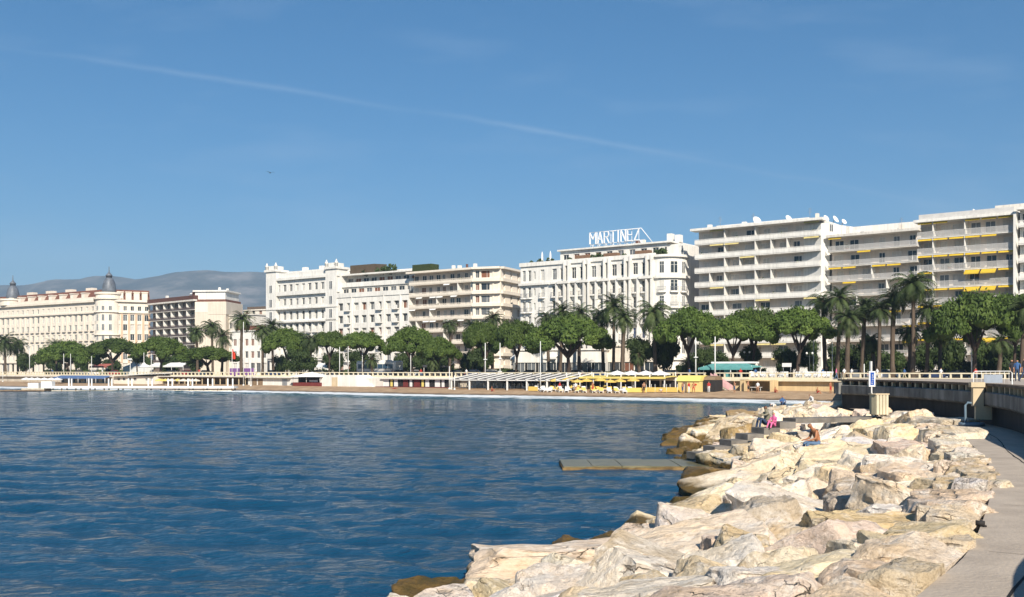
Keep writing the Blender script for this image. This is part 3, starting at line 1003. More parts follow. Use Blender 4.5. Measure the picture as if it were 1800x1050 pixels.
for k_, (p_, sz_, top, hm, az) in enumerate(EDGE_P):
    tn = R_E.choice(['cream', 'cream', 'pink', 'tan', 'white'])
    add_boulder(boulder_mesh(600 + k_, cuts=R_E.randint(8, 11), sub=2, blocky=.8), (p_.x, p_.y, top - hm * .47), sz_ * 1.12, sz_ * R_E.uniform(.75, .95), hm, az + R_E.uniform(-.25, .25), (R_E.uniform(-.1, .1), R_E.uniform(-.1, .1)), tn,
                '%s boulder from the bottom edge in the row lining the curved path' % ORD[k_], 'boulders lining the path', R_E)

# the rest of the bank
POOL = [boulder_mesh(200 + i, cuts=8 + i % 5, sub=3 if i < 10 else 2, blocky=(i % 3) * 0.4) for i in range(18)]
R_B = random.Random(11)
ZONES = {
    'path': ('medium boulder packed along the seaward edge of the curved path', 'boulders along the path edge'),
    'mid': ('medium boulder among the jumble covering the middle of the bank', 'boulders in the middle of the bank'),
    'water': ('brown stained boulder lying at the foot of the bank in the water', 'boulders at the waterline'),
    'point': ('pale boulder on the far rock point beyond the concrete walkway', 'boulders of the far rock point'),
}
cnt = 0
cand = []
for _ in range(9000):
    u = R_B.random()
    f = R_B.uniform(0.02, 1.06)
    i = u * (len(SL) - 1); i0 = int(i); fr = i - i0
    i1 = min(i0 + 1, len(SL) - 1)
    a_ = SL[i0].lerp(SL[i1], fr); b_ = SW[i0].lerp(SW[i1], fr)
    p = a_.lerp(b_, f)
    cand.append((p, f))
WALK_A, WALK_B = Vector((7.6, 43.2)), Vector((16.6, 46.2))      # concrete steps down to the low pier


def near_walk(p):
    d = WALK_B - WALK_A; t = max(0, min(1, (p - WALK_A).dot(d) / d.length_squared))
    return (WALK_A + d * t - p).length


far_b = MB()
for p, f in sorted(cand, key=lambda c: c[0].y // 12):
    if p.y < 8 or p.y > 97: continue
    if p.x / p.y < -0.35: continue
    base = 1.05 if p.y < 30 else 1.25 if p.y < 52 else 1.8
    size = base * R_B.uniform(0.8, 1.45)
    if f < 0.12: size *= 0.85
    if near_walk(p) < 0.4 + size * 0.24: continue
    if min((p - q).length for q in SL) < size * 0.5: continue
    if any((p.x - x) ** 2 + (p.y - y) ** 2 < (0.48 * size + 0.54 * rr) ** 2 for x, y, rr in rocks_xy): continue
    ang = R_B.uniform(0, 6.28)
    z = prof_z(f) - far_drop(p.y) * min(1, max(0, 1.2 - f)) - 0.27 * size + R_B.uniform(-0.05, 0.2)
    if f < 0.2: z = min(z, 2.02 + R_B.uniform(0, .2) - size * 0.36)
    sz = size * R_B.uniform(0.7, 1.1)
    zone = 'point' if p.y > 50 else 'water' if f > 0.86 else 'path' if f < 0.17 else 'mid'
    tint = R_B.choice(['cream', 'cream', 'white', 'pink', 'tan', 'cream', 'white', 'grey'] if zone != 'water' else ['tan', 'cream', 'tan', 'cream'])
    if zone == 'point': tint = R_B.choice(['cream', 'tan', 'cream', 'pink', 'white'] if f < 0.6 else ['tan', 'tan', 'brown', 'cream'])
    lab, grp = ZONES[zone]
    sname = 'small' if size < base * 0.98 else 'medium' if size < base * 1.25 else 'large'
    near = 'in the foreground' if p.y < 20 else 'below the seated bare chested person' if p.y < 36 else 'near the concrete walkway' if p.y < 52 else 'beyond the concrete walkway'
    cname = {'white': 'whitish', 'cream': 'cream', 'tan': 'tan', 'pink': 'pinkish', 'grey': 'greyish', 'brown': 'brown'}[tint]
    lab = '%s %s boulder %s %s' % (sname, cname, {'path': 'along the path edge', 'mid': 'in the middle of the bank', 'water': 'at the foot of the bank', 'point': 'on the far rock point'}[zone], near)
    grp = lab.replace('boulder', 'boulders')
    args = (POOL[R_B.randrange(len(POOL))], (p.x, p.y, z), size * R_B.uniform(1.0, 1.5), size * R_B.uniform(0.85, 1.1), sz, ang, (R_B.uniform(-.4, .4), R_B.uniform(-.5, .25)))
    if cnt < 226:
        add_boulder(*args, tint, lab, grp, R_B)
    else:
        me, loc, sx, sy, sz, az, tl = args
        M = Matrix.Translation(loc) @ Matrix.Rotation(az, 4, 'Z') @ Matrix.Rotation(tl[0], 4, 'X') @ Matrix.Diagonal((sx, sy, sz, 1))
        me = POOL[10 + R_B.randrange(8)]
        far_b.add([M @ v.co for v in me.vertices], [tuple(q.vertices) for q in me.polygons], 0, True)
        rocks_xy.append((p.x, p.y, max(sx, sy) * 0.5))
    cnt += 1
if far_b.v:
    o = far_b.build('boulder_field', m_rock); o.color = (0.66, 0.55, 0.40, 1)
    tag(o, 'farthest boulders of the rock point in one jumble', 'boulders', kind='stuff')
print('boulders', cnt)
# chips and small stones jammed in the gaps
RUB = [boulder_mesh(400 + i, cuts=6, sub=0, rough=0.8) for i in range(4)]
rub = MB()
for p, f in cand[:5200]:
    if p.y < 7.5 or p.y > 70 or f < 0.05 or f > 0.97 or p.x / p.y < -.3: continue
    if near_walk(p) < 1.2: continue
    s_ = R_B.uniform(0.14, 0.5)
    me = RUB[R_B.randrange(4)]
    M = Matrix.Translation((p.x, p.y, prof_z(f) - far_drop(p.y) - 0.46 + R_B.uniform(-.1, .22))) @ Matrix.Rotation(R_B.uniform(0, 6), 4, 'Z') @ Matrix.Rotation(R_B.uniform(0, 6), 4, 'X') @ Matrix.Diagonal((s_ * 1.3, s_, s_ * .8, 1))
    rub.add([M @ v.co for v in me.vertices], [tuple(q.vertices) for q in me.polygons], 0, True)
o = rub.build('rubble_stones', m_rock)
o.color = (0.50, 0.41, 0.30, 1)
tag(o, 'small broken stones jammed in the gaps between the boulders', 'stones', kind='stuff')

# ================================================================== BUILDINGS
m_white = mat('white stucco', (0.80, 0.775, 0.72), var=0.08, scale=0.35, streak=0.18)
m_white2 = mat('off white stucco', (0.72, 0.68, 0.61), var=0.09, scale=0.3, streak=0.2)
m_creamw = mat('cream stucco', (0.79, 0.71, 0.60), var=0.07, scale=0.3, streak=0.10)
m_beige = mat('beige render', (0.66, 0.58, 0.48), var=0.07, scale=0.3, streak=0.12)
m_pinkb = mat('pale rendered back wall', (0.74, 0.65, 0.57), var=0.08, scale=0.4, streak=0.1)
m_roofred = mat('red tiles', (0.19, 0.085, 0.06), var=0.25, scale=1.2)
m_slate = mat('slate dome', (0.15, 0.17, 0.20), var=0.25, scale=0.8, rough=0.45)
m_dgreen = mat('dark railing', (0.10, 0.08, 0.08), rough=0.6)
m_brownf = mat('brown fascia', (0.12, 0.06, 0.05), rough=0.7)
m_frame = mat('white window frame', (0.75, 0.74, 0.70), rough=0.5)
m_gl = glass('window glass', (0.035, 0.042, 0.05))
m_gl2 = glass('window glass pale', (0.16, 0.17, 0.18), 0.15)
m_cur = mat('drawn curtain', (0.55, 0.53, 0.49), rough=0.7)
m_shut = mat('brown shutter', (0.20, 0.085, 0.05), rough=0.6)
m_shutw = mat('pale roller shutter', (0.66, 0.62, 0.57), rough=0.6, scale=0.6)
m_blue = mat('blue shutter', (0.07, 0.11, 0.26), rough=0.6)
m_rail = mat('pale balcony railing', (0.62, 0.60, 0.57), rough=0.5, var=0.1)
m_yel = mat('yellow awning', (0.66, 0.45, 0.04), rough=0.8, var=0.1)
m_yelp = mat('pale yellow edge', (0.62, 0.52, 0.22), rough=0.8)
m_wcloth = mat('white canvas', (0.80, 0.80, 0.78), rough=0.85, var=0.05)
m_dish = mat('dish white', (0.78, 0.78, 0.76), rough=0.5)
m_hedge = mat('roof hedge', (0.045, 0.065, 0.02), var=0.4, scale=3)
m_metal = mat('grey metal', (0.35, 0.36, 0.37), rough=0.45, metal=0.4)
PANES = [m_gl, m_gl, m_gl2, m_cur]
RB = random.Random(21)


def P2(px, d): return Vector((PX(px, d), d))


def site(name, label, pl, pr, group=None, cat='building'):
    d = pr - pl
    o = thing(name, label, cat, (pl.x, pl.y, GZ), math.atan2(d.y, d.x), group)
    return o, d.length


def wall_front(mb, x0, x1, z0, z1, y, ops, depth=0.32, m=0):
    """wall sheet facing -y with real openings and reveals; ops: (centre x, sill z, w, h)"""
    rects = sorted((max(x0, c - w / 2), min(x1, c + w / 2), b, b + h) for c, b, w, h in ops)
    zs = sorted({z0, z1} | {v for r in rects for v in (r[2], r[3]) if z0 < v < z1})
    for za, zb in zip(zs, zs[1:]):
        zm = (za + zb) / 2; x = x0
        for r in rects:
            if r[2] < zm < r[3]:
                if r[0] > x + 1e-4: mb.add([(x, y, za), (r[0], y, za), (r[0], y, zb), (x, y, zb)], [(0, 1, 2, 3)], m)
                x = max(x, r[1])
        if x < x1 - 1e-4: mb.add([(x, y, za), (x1, y, za), (x1, y, zb), (x, y, zb)], [(0, 1, 2, 3)], m)
    for a, b, c, d in rects:
        Y = y + depth
        mb.add([(a, y, c), (b, y, c), (b, y, d), (a, y, d), (a, Y, c), (b, Y, c), (b, Y, d), (a, Y, d)],
               [(0, 4, 5, 1), (1, 5, 6, 2), (2, 6, 7, 3), (3, 7, 4, 0)], m)


_wc = {}


def win_mesh(w, h, fm, style):
    key = (round(w, 2), round(h, 2), fm.name, style)
    if key not in _wc:
        mb = MB(); t = 0.075
        mb.box(-w / 2, -w / 2 + t, -.05, .05, 0, h); mb.box(w / 2 - t, w / 2, -.05, .05, 0, h)
        mb.box(-w / 2 + t, w / 2 - t, -.05, .05, 0, t); mb.box(-w / 2 + t, w / 2 - t, -.05, .05, h - t, h)
        if style >= 1: mb.box(-.035, .035, -.04, .04, t, h - t)
        if style >= 2: mb.box(-w / 2 + t, -.035, -.035, .035, h * .68, h * .68 + .05); mb.box(.035, w / 2 - t, -.035, .035, h * .68, h * .68 + .05)
        f = mb.mesh('window', fm)
        pb = MB(); pb.add([(-w / 2 + .02, 0.012, .02), (w / 2 - .02, .012, .02), (w / 2 - .02, .012, h - .02), (-w / 2 + .02, .012, h - .02)], [(0, 1, 2, 3)])
        _wc[key] = (f, pb)
    return _wc[key]


_pc = {}


def window(par, cx, zb, w, h, y, fm=None, gm=None, style=1, name='window'):
    fm = fm or m_frame; gm = gm or RB.choice(PANES)
    f, pb = win_mesh(w, h, fm, style)
    o = put(name, f, par, (cx, y, zb))
    k = (round(w, 2), round(h, 2), gm.name)
    if k not in _pc: _pc[k] = pb.mesh('pane', gm)
    put('pane', _pc[k], o)
    return o


def shell(mb, w, dep, z0, z1, y0=0.0, m=0, top=True):
    """side, back and roof faces behind a front sheet"""
    mb.add([(0, y0, z0), (0, dep, z0), (w, dep, z0), (w, y0, z0), (0, y0, z1), (0, dep, z1), (w, dep, z1), (w, y0, z1)],
           [(1, 0, 4, 5), (3, 2, 6, 7), (2, 1, 5, 6)] + ([(4, 7, 6, 5)] if top else []), m)


def dish(par_loc, r, az, label, group='satellite dishes on the roofs'):
    t = thing('satellite_dish', label, 'dish', par_loc, az, group)
    MB().lathe([(0.02, 0.16), (r * .5, .22), (r * .85, .36), (r, .5), (r * .97, .5), (r * .8, .4), (r * .45, .27), (.02, .22)], 14).build('bowl', m_dish, t).rotation_euler = (R(60), 0, 0)
    t.children[0].location = (0, 0, r * 1.1)
    MB().tube((0, 0.1, 0), (0, 0.05, r * 1.1), .07).build('mast', m_metal, t)
    return t


def to_world(site_o, x, y, z):
    c, s = math.cos(site_o.rotation_euler.z), math.sin(site_o.rotation_euler.z)
    L_ = site_o.location
    return (L_.x + c * x - s * y, L_.y + s * x + c * y, L_.z + z)


# ---------------------------------------------------------------- grand cream hotel with slate domes (far left)
def cream_hotel():
    corner = P2(168, 340); left = corner + (P2(0, 372) - P2(168, 340)).normalized() * 92
    o, W = site('grand_hotel', 'long cream belle epoque hotel with slate corner domes and red roof at far left', left, corner)
    H = 24.3; n = 29; bw = W / n
    rows = [(0.8, 1.6, 3.0), (5.0, 1.35, 2.2), (8.2, 1.3, 2.1), (11.4, 1.3, 2.1), (14.6, 1.3, 2.1), (17.8, 1.3, 2.1), (21.2, 1.1, 1.5)]
    ops = [((i + .5) * bw, zb, w, h) for i in range(n) for zb, w, h in rows]
    mb = MB(); wall_front(mb, 0, W, 0, H, 0, ops); shell(mb, W, 16, 0, H, 0)
    wl_ = mb.build('wall', m_creamw, o)
    for i in range(7, n):
        for k, (zb, w, h) in enumerate(rows):
            if k == 0 and i % 2: continue
            window(o, (i + .5) * bw, zb, w, h, .26, gm=RB.choice([m_gl, m_cur, m_cur, m_gl2, m_cur]), style=1)
    # small balconies shading two rows
    bal = MB().box(-.85, .85, -.65, 0, -.16, 0).box(-.85, .85, -.65, -.58, 0, .55).mesh('balcony', m_creamw)
    for i in range(7, n):
        for k in (3, 4): put('balcony', bal, o, ((i + .5) * bw, 0, rows[k][0] + 0.02))
    for z, p, h in ((4.0, .5, .35), (20.4, .55, .5), (H - .2, .9, .75)):
        MB().box(-.2, W + .1, -p, 0.05, z, z + h).build('cornice', m_creamw, o)
    pil = MB().box(-.22, .22, -.16, .02, 4.4, 20.35).mesh('pilaster', m_creamw)
    for i in range(7, n + 1): put('pilaster', pil, o, (i * bw - (.25 if i == n else 0), 0, 0))
    # mansard with dormers and balustrade
    mb = MB(); mb.xprism([(1.0, H + .5), (3.2, H + 4.2), (14, H + 4.6), (16, H + .5)], 0, W); mb.build('roof', m_roofred, o)
    MB().box(0, W, -.5, -.2, H + .55, H + 1.5).build('balustrade', m_creamw, o)
    dm = MB().box(-.9, .9, .6, 3.2, 0.3, 2.7).box(-1.05, 1.05, .4, 3.2, 2.7, 3.0).mesh('dormer', m_creamw)
    for i in range(8, n - 1, 2):
        d = put('dormer', dm, o, ((i + .5) * bw, 0, H + .3))
        window(d, 0, .7, 1.0, 1.6, .59, gm=m_gl, style=1)
    for x in range(28, 88, 12):
        MB().box(x, x + 3.5, 7, 9, H + 4.3, H + 5.6).build('chimney', m_creamw, o)
    # corner tower
    c = (W + 3.3, 2.8)
    tw = MB(); tw.lathe([(4.3, 0), (4.3, H + .4), (4.9, H + .6), (4.9, H + 1.1), (4.2, H + 1.2), (4.2, H + 2.2), (4.6, H + 2.3), (4.6, H + 2.9), (3.4, H + 2.9)], 28, c, smooth=False)
    tw.build('corner_tower', m_creamw, o)
    for k, (zb, w, h) in enumerate(rows):
        for a in (-120, -90, -60, -30):
            f, pb = win_mesh(1.0, h, m_frame, 1)
            q = put('window', f, o, (c[0] + 4.32 * math.cos(R(a)), c[1] + 4.32 * math.sin(R(a)), zb), R(a + 90))
            kk = (1.0, round(h, 2), m_gl2.name)
            if kk not in _pc: _pc[kk] = pb.mesh('pane', m_gl2)
            put('pane', _pc[kk], q)
    for z in (4.0, 12.9, 20.4): MB().lathe([(4.3, z), (4.75, z + .1), (4.75, z + .45), (4.3, z + .5)], 24, c).build('tower_band', m_creamw, o)
    dome_prof = [(2.3, 0), (2.25, 1.2), (2.1, 2.8), (1.8, 4.2), (1.3, 5.3), (1.0, 5.8)]
    d = MB(); d.lathe([(r, z * .86 + H + 2.9) for r, z in dome_prof], 20, c); dd = d.build('dome', m_slate, o)
    MB().lathe([(1.0, H + 7.85), (1.0, H + 8.5), (1.2, H + 8.55), (.8, H + 9.1), (.2, H + 9.8), (.1, H + 11.6), (.02, H + 11.7)], 10, c).build('lantern', m_slate, dd)
    # left dome (over the far corner bays)
    c2 = (38.6, 2.5)
    tw = MB(); tw.lathe([(4.2, H + .5), (4.2, H + 2.2), (4.6, H + 2.3), (4.6, H + 2.9), (3.4, H + 2.9)], 24, c2, smooth=False); tw.build('tower_drum', m_creamw, o)
    d = MB(); d.lathe([(r, z * .86 + H + 2.9) for r, z in dome_prof], 20, c2); dd = d.build('dome', m_slate, o)
    MB().lathe([(1.0, H + 7.85), (1.0, H + 8.5), (1.2, H + 8.55), (.8, H + 9.1), (.2, H + 9.8), (.1, H + 11.6), (.02, H + 11.7)], 10, c2).build('lantern', m_slate, dd)
    # wing along the side street, seen from the front
    wing_l = Vector(to_world(o, c[0] + 3.6, c[1] - 0.5, 0)[:2]); wing_r = P2(264, 343)
    dv = wing_r - wing_l; w2 = dv.length
    wz = math.atan2(dv.y, dv.x) - o.rotation_euler.z
    e = MB(); ops = [((i + .5) * w2 / 5, zb, w, h) for i in range(5) for zb, w, h in rows]
    wall_front(e, 0, w2, 0, H, 0, ops); shell(e, w2, 14, 0, H)
    wg = e.build('side_wing', m_creamw, o, (c[0] + 3.6, c[1] - 0.5, 0), wz)
    for i in range(5):
        for zb, w, h in rows:
            window(wg, (i + .5) * w2 / 5, zb, w, h, .26, gm=RB.choice([m_gl, m_cur, m_gl2]))
    r_ = MB(); r_.xprism([(1.0, H + .5), (2.8, H + 4.0), (14, H + 4.4), (14, H + .5)], 0, w2); r_.build('side_roof', m_roofred, wg)
    MB().box(-.1, w2 + .3, -.8, 0.03, H - .2, H + .5).box(-.1, w2 + .1, -.5, .02, 20.4, 20.9).build('side_cornice', m_creamw, wg)
    for i in range(4): put('side_dormer', dm, wg, ((i + .75) * w2 / 4.4, 0, H + .3))
    p2 = MB().box(-.3, .3, -.22, .02, 4, 20.3).mesh('side_pilaster', mat('rose render', (0.62, 0.44, 0.31), var=.06))
    for i in range(6): put('side_pilaster', p2, wg, (min(w2 - .31, max(.31, i * w2 / 5)), 0, 0))
    return o


cream_hotel()


# ---------------------------------------------------------------- balconied apartment blocks
def flats(name, label, pl, pr, ztop, nfl, fh, bays, bd=1.8, wallm=None, slabm=None, railm=None, rail_h=1.0, solid=0.0, awn=None, awn_p=0.0,
          fins=(), finm=None, side=14.0, openm=None, roof_over=0.4, seed=1, glassy=0.5, shutm=None, awn_out=(), planters=0):
    """slab-and-balcony block: recessed wall with glazed doors, one balcony per storey with its railing and awnings, partitions"""
    r = random.Random(seed)
    wallm = wallm or m_pinkb; slabm = slabm or m_white; railm = railm or m_rail; finm = finm or m_white
    o, W = site(name, label, pl, pr)
    H = ztop - GZ
    base = H - nfl * fh
    bw = W / bays
    ops = []
    units = []
    for f in range(nfl):
        zb = base + f * fh + 0.12
        for b in range(bays):
            k = r.random()
            ow = bw * (0.62 if k < .6 else .42)
            cx = (b + .5) * bw + (r.uniform(-.12, .12) * bw)
            ops.append((cx, zb, ow, fh - .75)); units.append((cx, zb, ow, fh - .75, k))
    mb = MB(); wall_front(mb, 0, W, 0, H - .02, bd, ops, .2); shell(mb, W, side, 0, H - .02, bd)
    mb.build('wall', wallm, o)
    for cx, zb, ow, oh, k in units:
        kk = r.random()
        gm = m_gl if kk < glassy * .55 else m_gl2 if kk < glassy else (shutm or m_shutw) if kk < .9 else m_cur
        window(o, cx, zb, ow, oh, bd + .12, gm=gm, style=1, name='balcony_door')
    for f in range(nfl + 1):
        z = base + f * fh
        top = f == nfl
        ov = roof_over if top else 0
        s = MB().box(-ov, W + ov, -ov, bd - .01, z - .16, z + (.32 if top else .04)).build('roof_slab' if top else 'balcony', slabm, o)
        if top:
            MB().box(.2, W - .2, bd + .02, side - .2, z - .01, z + .25).build('roof_deck', slabm, o)
            continue
        rb = MB()
        if solid: rb.box(0, W, -.06, .06, z + .05, z + .05 + solid)
        if rail_h > solid:
            rb.box(0, W, -.035, .035, z + rail_h - .07, z + rail_h)
            nb = int(W / .16) if W < 60 else 200
            z0 = z + .06 + solid
            for i in range(nb):
                x = (i + .5) * W / nb
                rb.add([(x - .04, 0, z0), (x + .04, 0, z0), (x + .04, 0, z + rail_h - .07), (x - .04, 0, z + rail_h - .07)], [(0, 1, 2, 3)])
        rb.build('railing', railm, s)
        # end returns of the parapet
        MB().box(W - .09, W - .01, .09, bd - .02, z + .05, z + rail_h).build('railing_end', railm, s)
        if awn is not None:
            for b in range(bays):
                if r.random() < awn_p:
                    out = .25
                    if (f, b) in awn_out: out = 1.2
                    x0, x1 = b * bw + .15, (b + 1) * bw - .15
                    zt = z + fh - .22
                    a = MB().add([(x0, .02 + (0 if out > 1 else .1), zt), (x1, .02 + (0 if out > 1 else .1), zt), (x1, .1 - out, zt - .16 - .4 * out), (x0, .1 - out, zt - .16 - .4 * out),
                                  (x0, .02, zt - .06), (x1, .02, zt - .06), (x1, .1 - out, zt - (.36 if out > 1 else .24) - .4 * out), (x0, .1 - out, zt - (.36 if out > 1 else .24) - .4 * out)],
                                 [(0, 1, 2, 3)[::-1], (3, 2, 6, 7)[::-1], (4, 7, 6, 5)[::-1], (0, 3, 7, 4)[::-1], (1, 5, 6, 2)[::-1]])
                    a.build('awning', awn, s)
    fin = MB().xprism([(bd - .01, 0.05), (0.12, 0.05), (0.05, fh - .17), (bd - .01, fh - .17)], -.07, .07).mesh('partition', finm)
    for f in range(nfl):
        for b in fins:
            if isinstance(b, tuple):
                if b[1] != f: continue
                b = b[0]
            put('partition', fin, o, (b * bw, 0, base + f * fh))
    pl_ = MB().lathe([(.22, 0), (.3, .45), (.24, .45)], 8).mesh('planter', m_shut)
    bush = leafball(.42, 60, seed)
    for i in range(planters):
        f = r.randrange(nfl); x = r.uniform(.5, W - .5)
        q = put('planter', pl_, o, (x, .45, base + f * fh + .05))
        put('shrub', bush, q, (0, 0, .75))
    return o, W, H, base


def leafball(r_, n, seed, name='shrub', m=None, flat=1.0):
    r = random.Random(seed)
    mb = MB()
    for i in range(n):
        d = Vector((r.gauss(0, 1), r.gauss(0, 1), r.gauss(0, 1))).normalized() * r_ * r.uniform(.6, 1.05)
        d.z *= flat
        a = Vector((r.gauss(0, 1), r.gauss(0, 1), r.gauss(0, 1))).normalized(); b = a.orthogonal().normalized()
        s = r_ * r.uniform(.22, .42)
        mb.add([d + a * s, d + b * s * .6, d - a * s, d - b * s * .6], [(0, 1, 2, 3)])
    return mb.mesh(name, m or m_leaf)


m_leaf = mat('garden leaves', (0.05, 0.085, 0.025), var=0.4, scale=1.5, rough=0.7)

# dark balconied block right of the cream hotel
o2, W2, H2, b2 = flats('apartment_block', 'apartment block with dark balcony rails and brown roof edge beside the cream hotel', P2(261, 341), P2(341, 320), 26.0, 7, 2.75, 6, bd=1.6,
                       wallm=mat('grey brown wall', (0.20, 0.16, 0.14)), slabm=m_white2, railm=m_dgreen, rail_h=.85, solid=.5, seed=3, glassy=.9, fins=(1, 2, 3, 4, 5), side=16)
MB().box(-.3, W2 + .3, -.3, 3, H2 + .33, H2 + 1.6).build('brown_fascia', m_brownf, o2)
e = MB(); e.box(0, 10.0, 0, 14, 0, 22.8); sw = e.build('side_wall', m_beige, o2, (W2 + .02, .3, 0), R(38))
MB().box(0.1, 10.1, -.05, 14.05, 19.6, 22.85).build('upper_side_wall', m_creamw, sw)
MB().box(4.2, 10.2, -.1, 13, 18.9, 22.7).build('panel', m_beige, sw)
MB().box(0, 9.9, .2, 13, 22.85, 23.6).build('roof_terrace', m_roofred, sw)
MB().box(-.2, 9.6, .6, 12, 23.6, 26.0).build('penthouse', m_white, sw)
MB().box(-.8, 10.2, .1, 12.4, 26.0, 26.5).build('penthouse_roof', m_white, sw)
for x, h in ((6, 1.2), (8.6, .8)): MB().tube((x, 5, 26.5), (x, 5, 26.5 + h), .5, .4, 8).build('roof_vent', m_white, sw)

# low white houses between the dark block and the white palace
def low_house(name, label, pxl, pxr, d, ztop, depth, m, nwin, rows, roofm=None, roofz=0):
    o, W = site(name, label, P2(pxl, d + 6), P2(pxr, d))
    H = ztop - GZ
    ops = [((i + .5) * W / nwin, zb, w, h) for i in range(nwin) for zb, w, h in rows]
    mb = MB(); wall_front(mb, 0, W, 0, H, 0, ops); shell(mb, W, depth, 0, H); mb.build('wall', m, o)
    for c, zb, w, h in ops: window(o, c, zb, w, h, .25, gm=RB.choice(PANES + [m_shut]))
    MB().box(-.3, W + .3, -.35, depth, H, H + .35).build('cornice', m, o)
    if roofm: MB().box(.5, W - .5, 1.2, depth - 1, H + .35, H + .35 + roofz).build('roof', roofm, o)
    return o


low_house('villa', 'low pale terraced building behind palms right of the dark block', 400, 446, 316, 21.2, 12, m_white2, 4, [(14.5, 1.3, 1.8), (11, 1.3, 1.8), (7.5, 1.3, 1.8), (4, 1.3, 2)])
low_house('villa', 'small white villa with arched ground floor left of the white palace', 408, 470, 296, 15.5, 12, m_white, 6, [(.6, 1.6, 3), (5, 1.2, 2), (8.6, 1.2, 2)], m_roofred, 1.4)
low_house('villa', 'grey topped white block peeping out between palms and the palace', 428, 476, 330, 23.6, 12, m_white2, 4, [(19.5, 1.3, 1.8), (16, 1.3, 1.8)], mat('brown roof', (.13, .10, .08)), 1.0)


# ---------------------------------------------------------------- white palace
def white_palace():
    o, W = site('palace_hotel', 'ornate white palace with corner turrets and rows of arched windows', P2(474, 291), P2(596, 274))
    H = 27.6; n = 11; bw = W / n
    rows = [(0.6, 1.5, 3.4), (5.0, 1.2, 2.4), (8.5, 1.2, 2.4), (12.0, 1.2, 2.5), (15.5, 1.2, 2.4), (19.2, 1.2, 2.2), (23.2, 1.3, 2.2)]
    ops = [((i + .5) * bw, zb, w, h) for i in range(n) for zb, w, h in rows]
    mb = MB(); wall_front(mb, 0, W, 0, H, 0, ops, .4); shell(mb, W, 17, 0, H); mb.build('wall', m_white, o)
    for c, zb, w, h in ops: window(o, c, zb, w, h, .33, gm=RB.choice([m_gl, m_gl2, m_cur, m_gl]))
    for z, p, h in ((4.2, .5, .4), (14.7, .9, .45), (18.4, 1.1, .4), (22.3, .8, .35), (26.6, .8, .7)):
        MB().box(-.3, W + .2, -p, .05, z, z + h).build('cornice', m_white, o)
    bal = MB().box(-.85, .85, -.75, 0, -.2, 0).box(-.85, .85, -.75, -.68, 0, .8).mesh('balcony', m_white)
    for i in range(n):
        for k in (1, 2, 3): put('balcony', bal, o, ((i + .5) * bw, 0, rows[k][0]))
    for z in (18.82, 22.67): MB().box(.2, W - .2, -.75, -.66, z, z + .75).build('balustrade', m_white, o)
    pil = MB().box(-.2, .2, -.3, .02, 4.6, 14.6).mesh('pilaster', m_white)
    for i in range(1, n): put('pilaster', pil, o, (i * bw, 0, 0))
    MB().box(0, W, -.3, 0, 27.3, 28.6).build('parapet', m_white, o)
    MB().box(3, W - 3, 3, 14, 27.6, 29.4).build('attic', m_white, o)
    # turrets at both ends
    for x, hh in ((1.6, 31.2), (W - 2.2, 30.6)):
        t = MB().box(-2.1, 2.1, -.9, 3.2, 4.7, hh - 2.0).build('turret', m_white, o, (x, 0, 0))
        MB().box(-2.5, 2.5, -1.3, 3.6, hh - 2.0, hh - 1.4).build('turret_cornice', m_white, t)
        for sx in (-1.9, 1.9):
            MB().lathe([(.45, hh - 1.4), (.45, hh - .5), (.6, hh - .4), (.25, hh + .1), (.1, hh + .6)], 8, (sx, -.7)).build('finial', m_white, t)
        MB().box(-1.3, 1.3, -.6, 2.6, hh - 1.4, hh - .3).build('turret_top', m_white, t)
        for k in range(2, 7):
            zb = rows[k][0]
            window(t, 0, zb, 1.3, rows[k][2], -.92, gm=m_gl2)
    for x in (8, 15, 21): MB().box(x, x + 1.4, 5, 6.2, 29.4, 30.6).build('chimney', m_white, o)


white_palace()


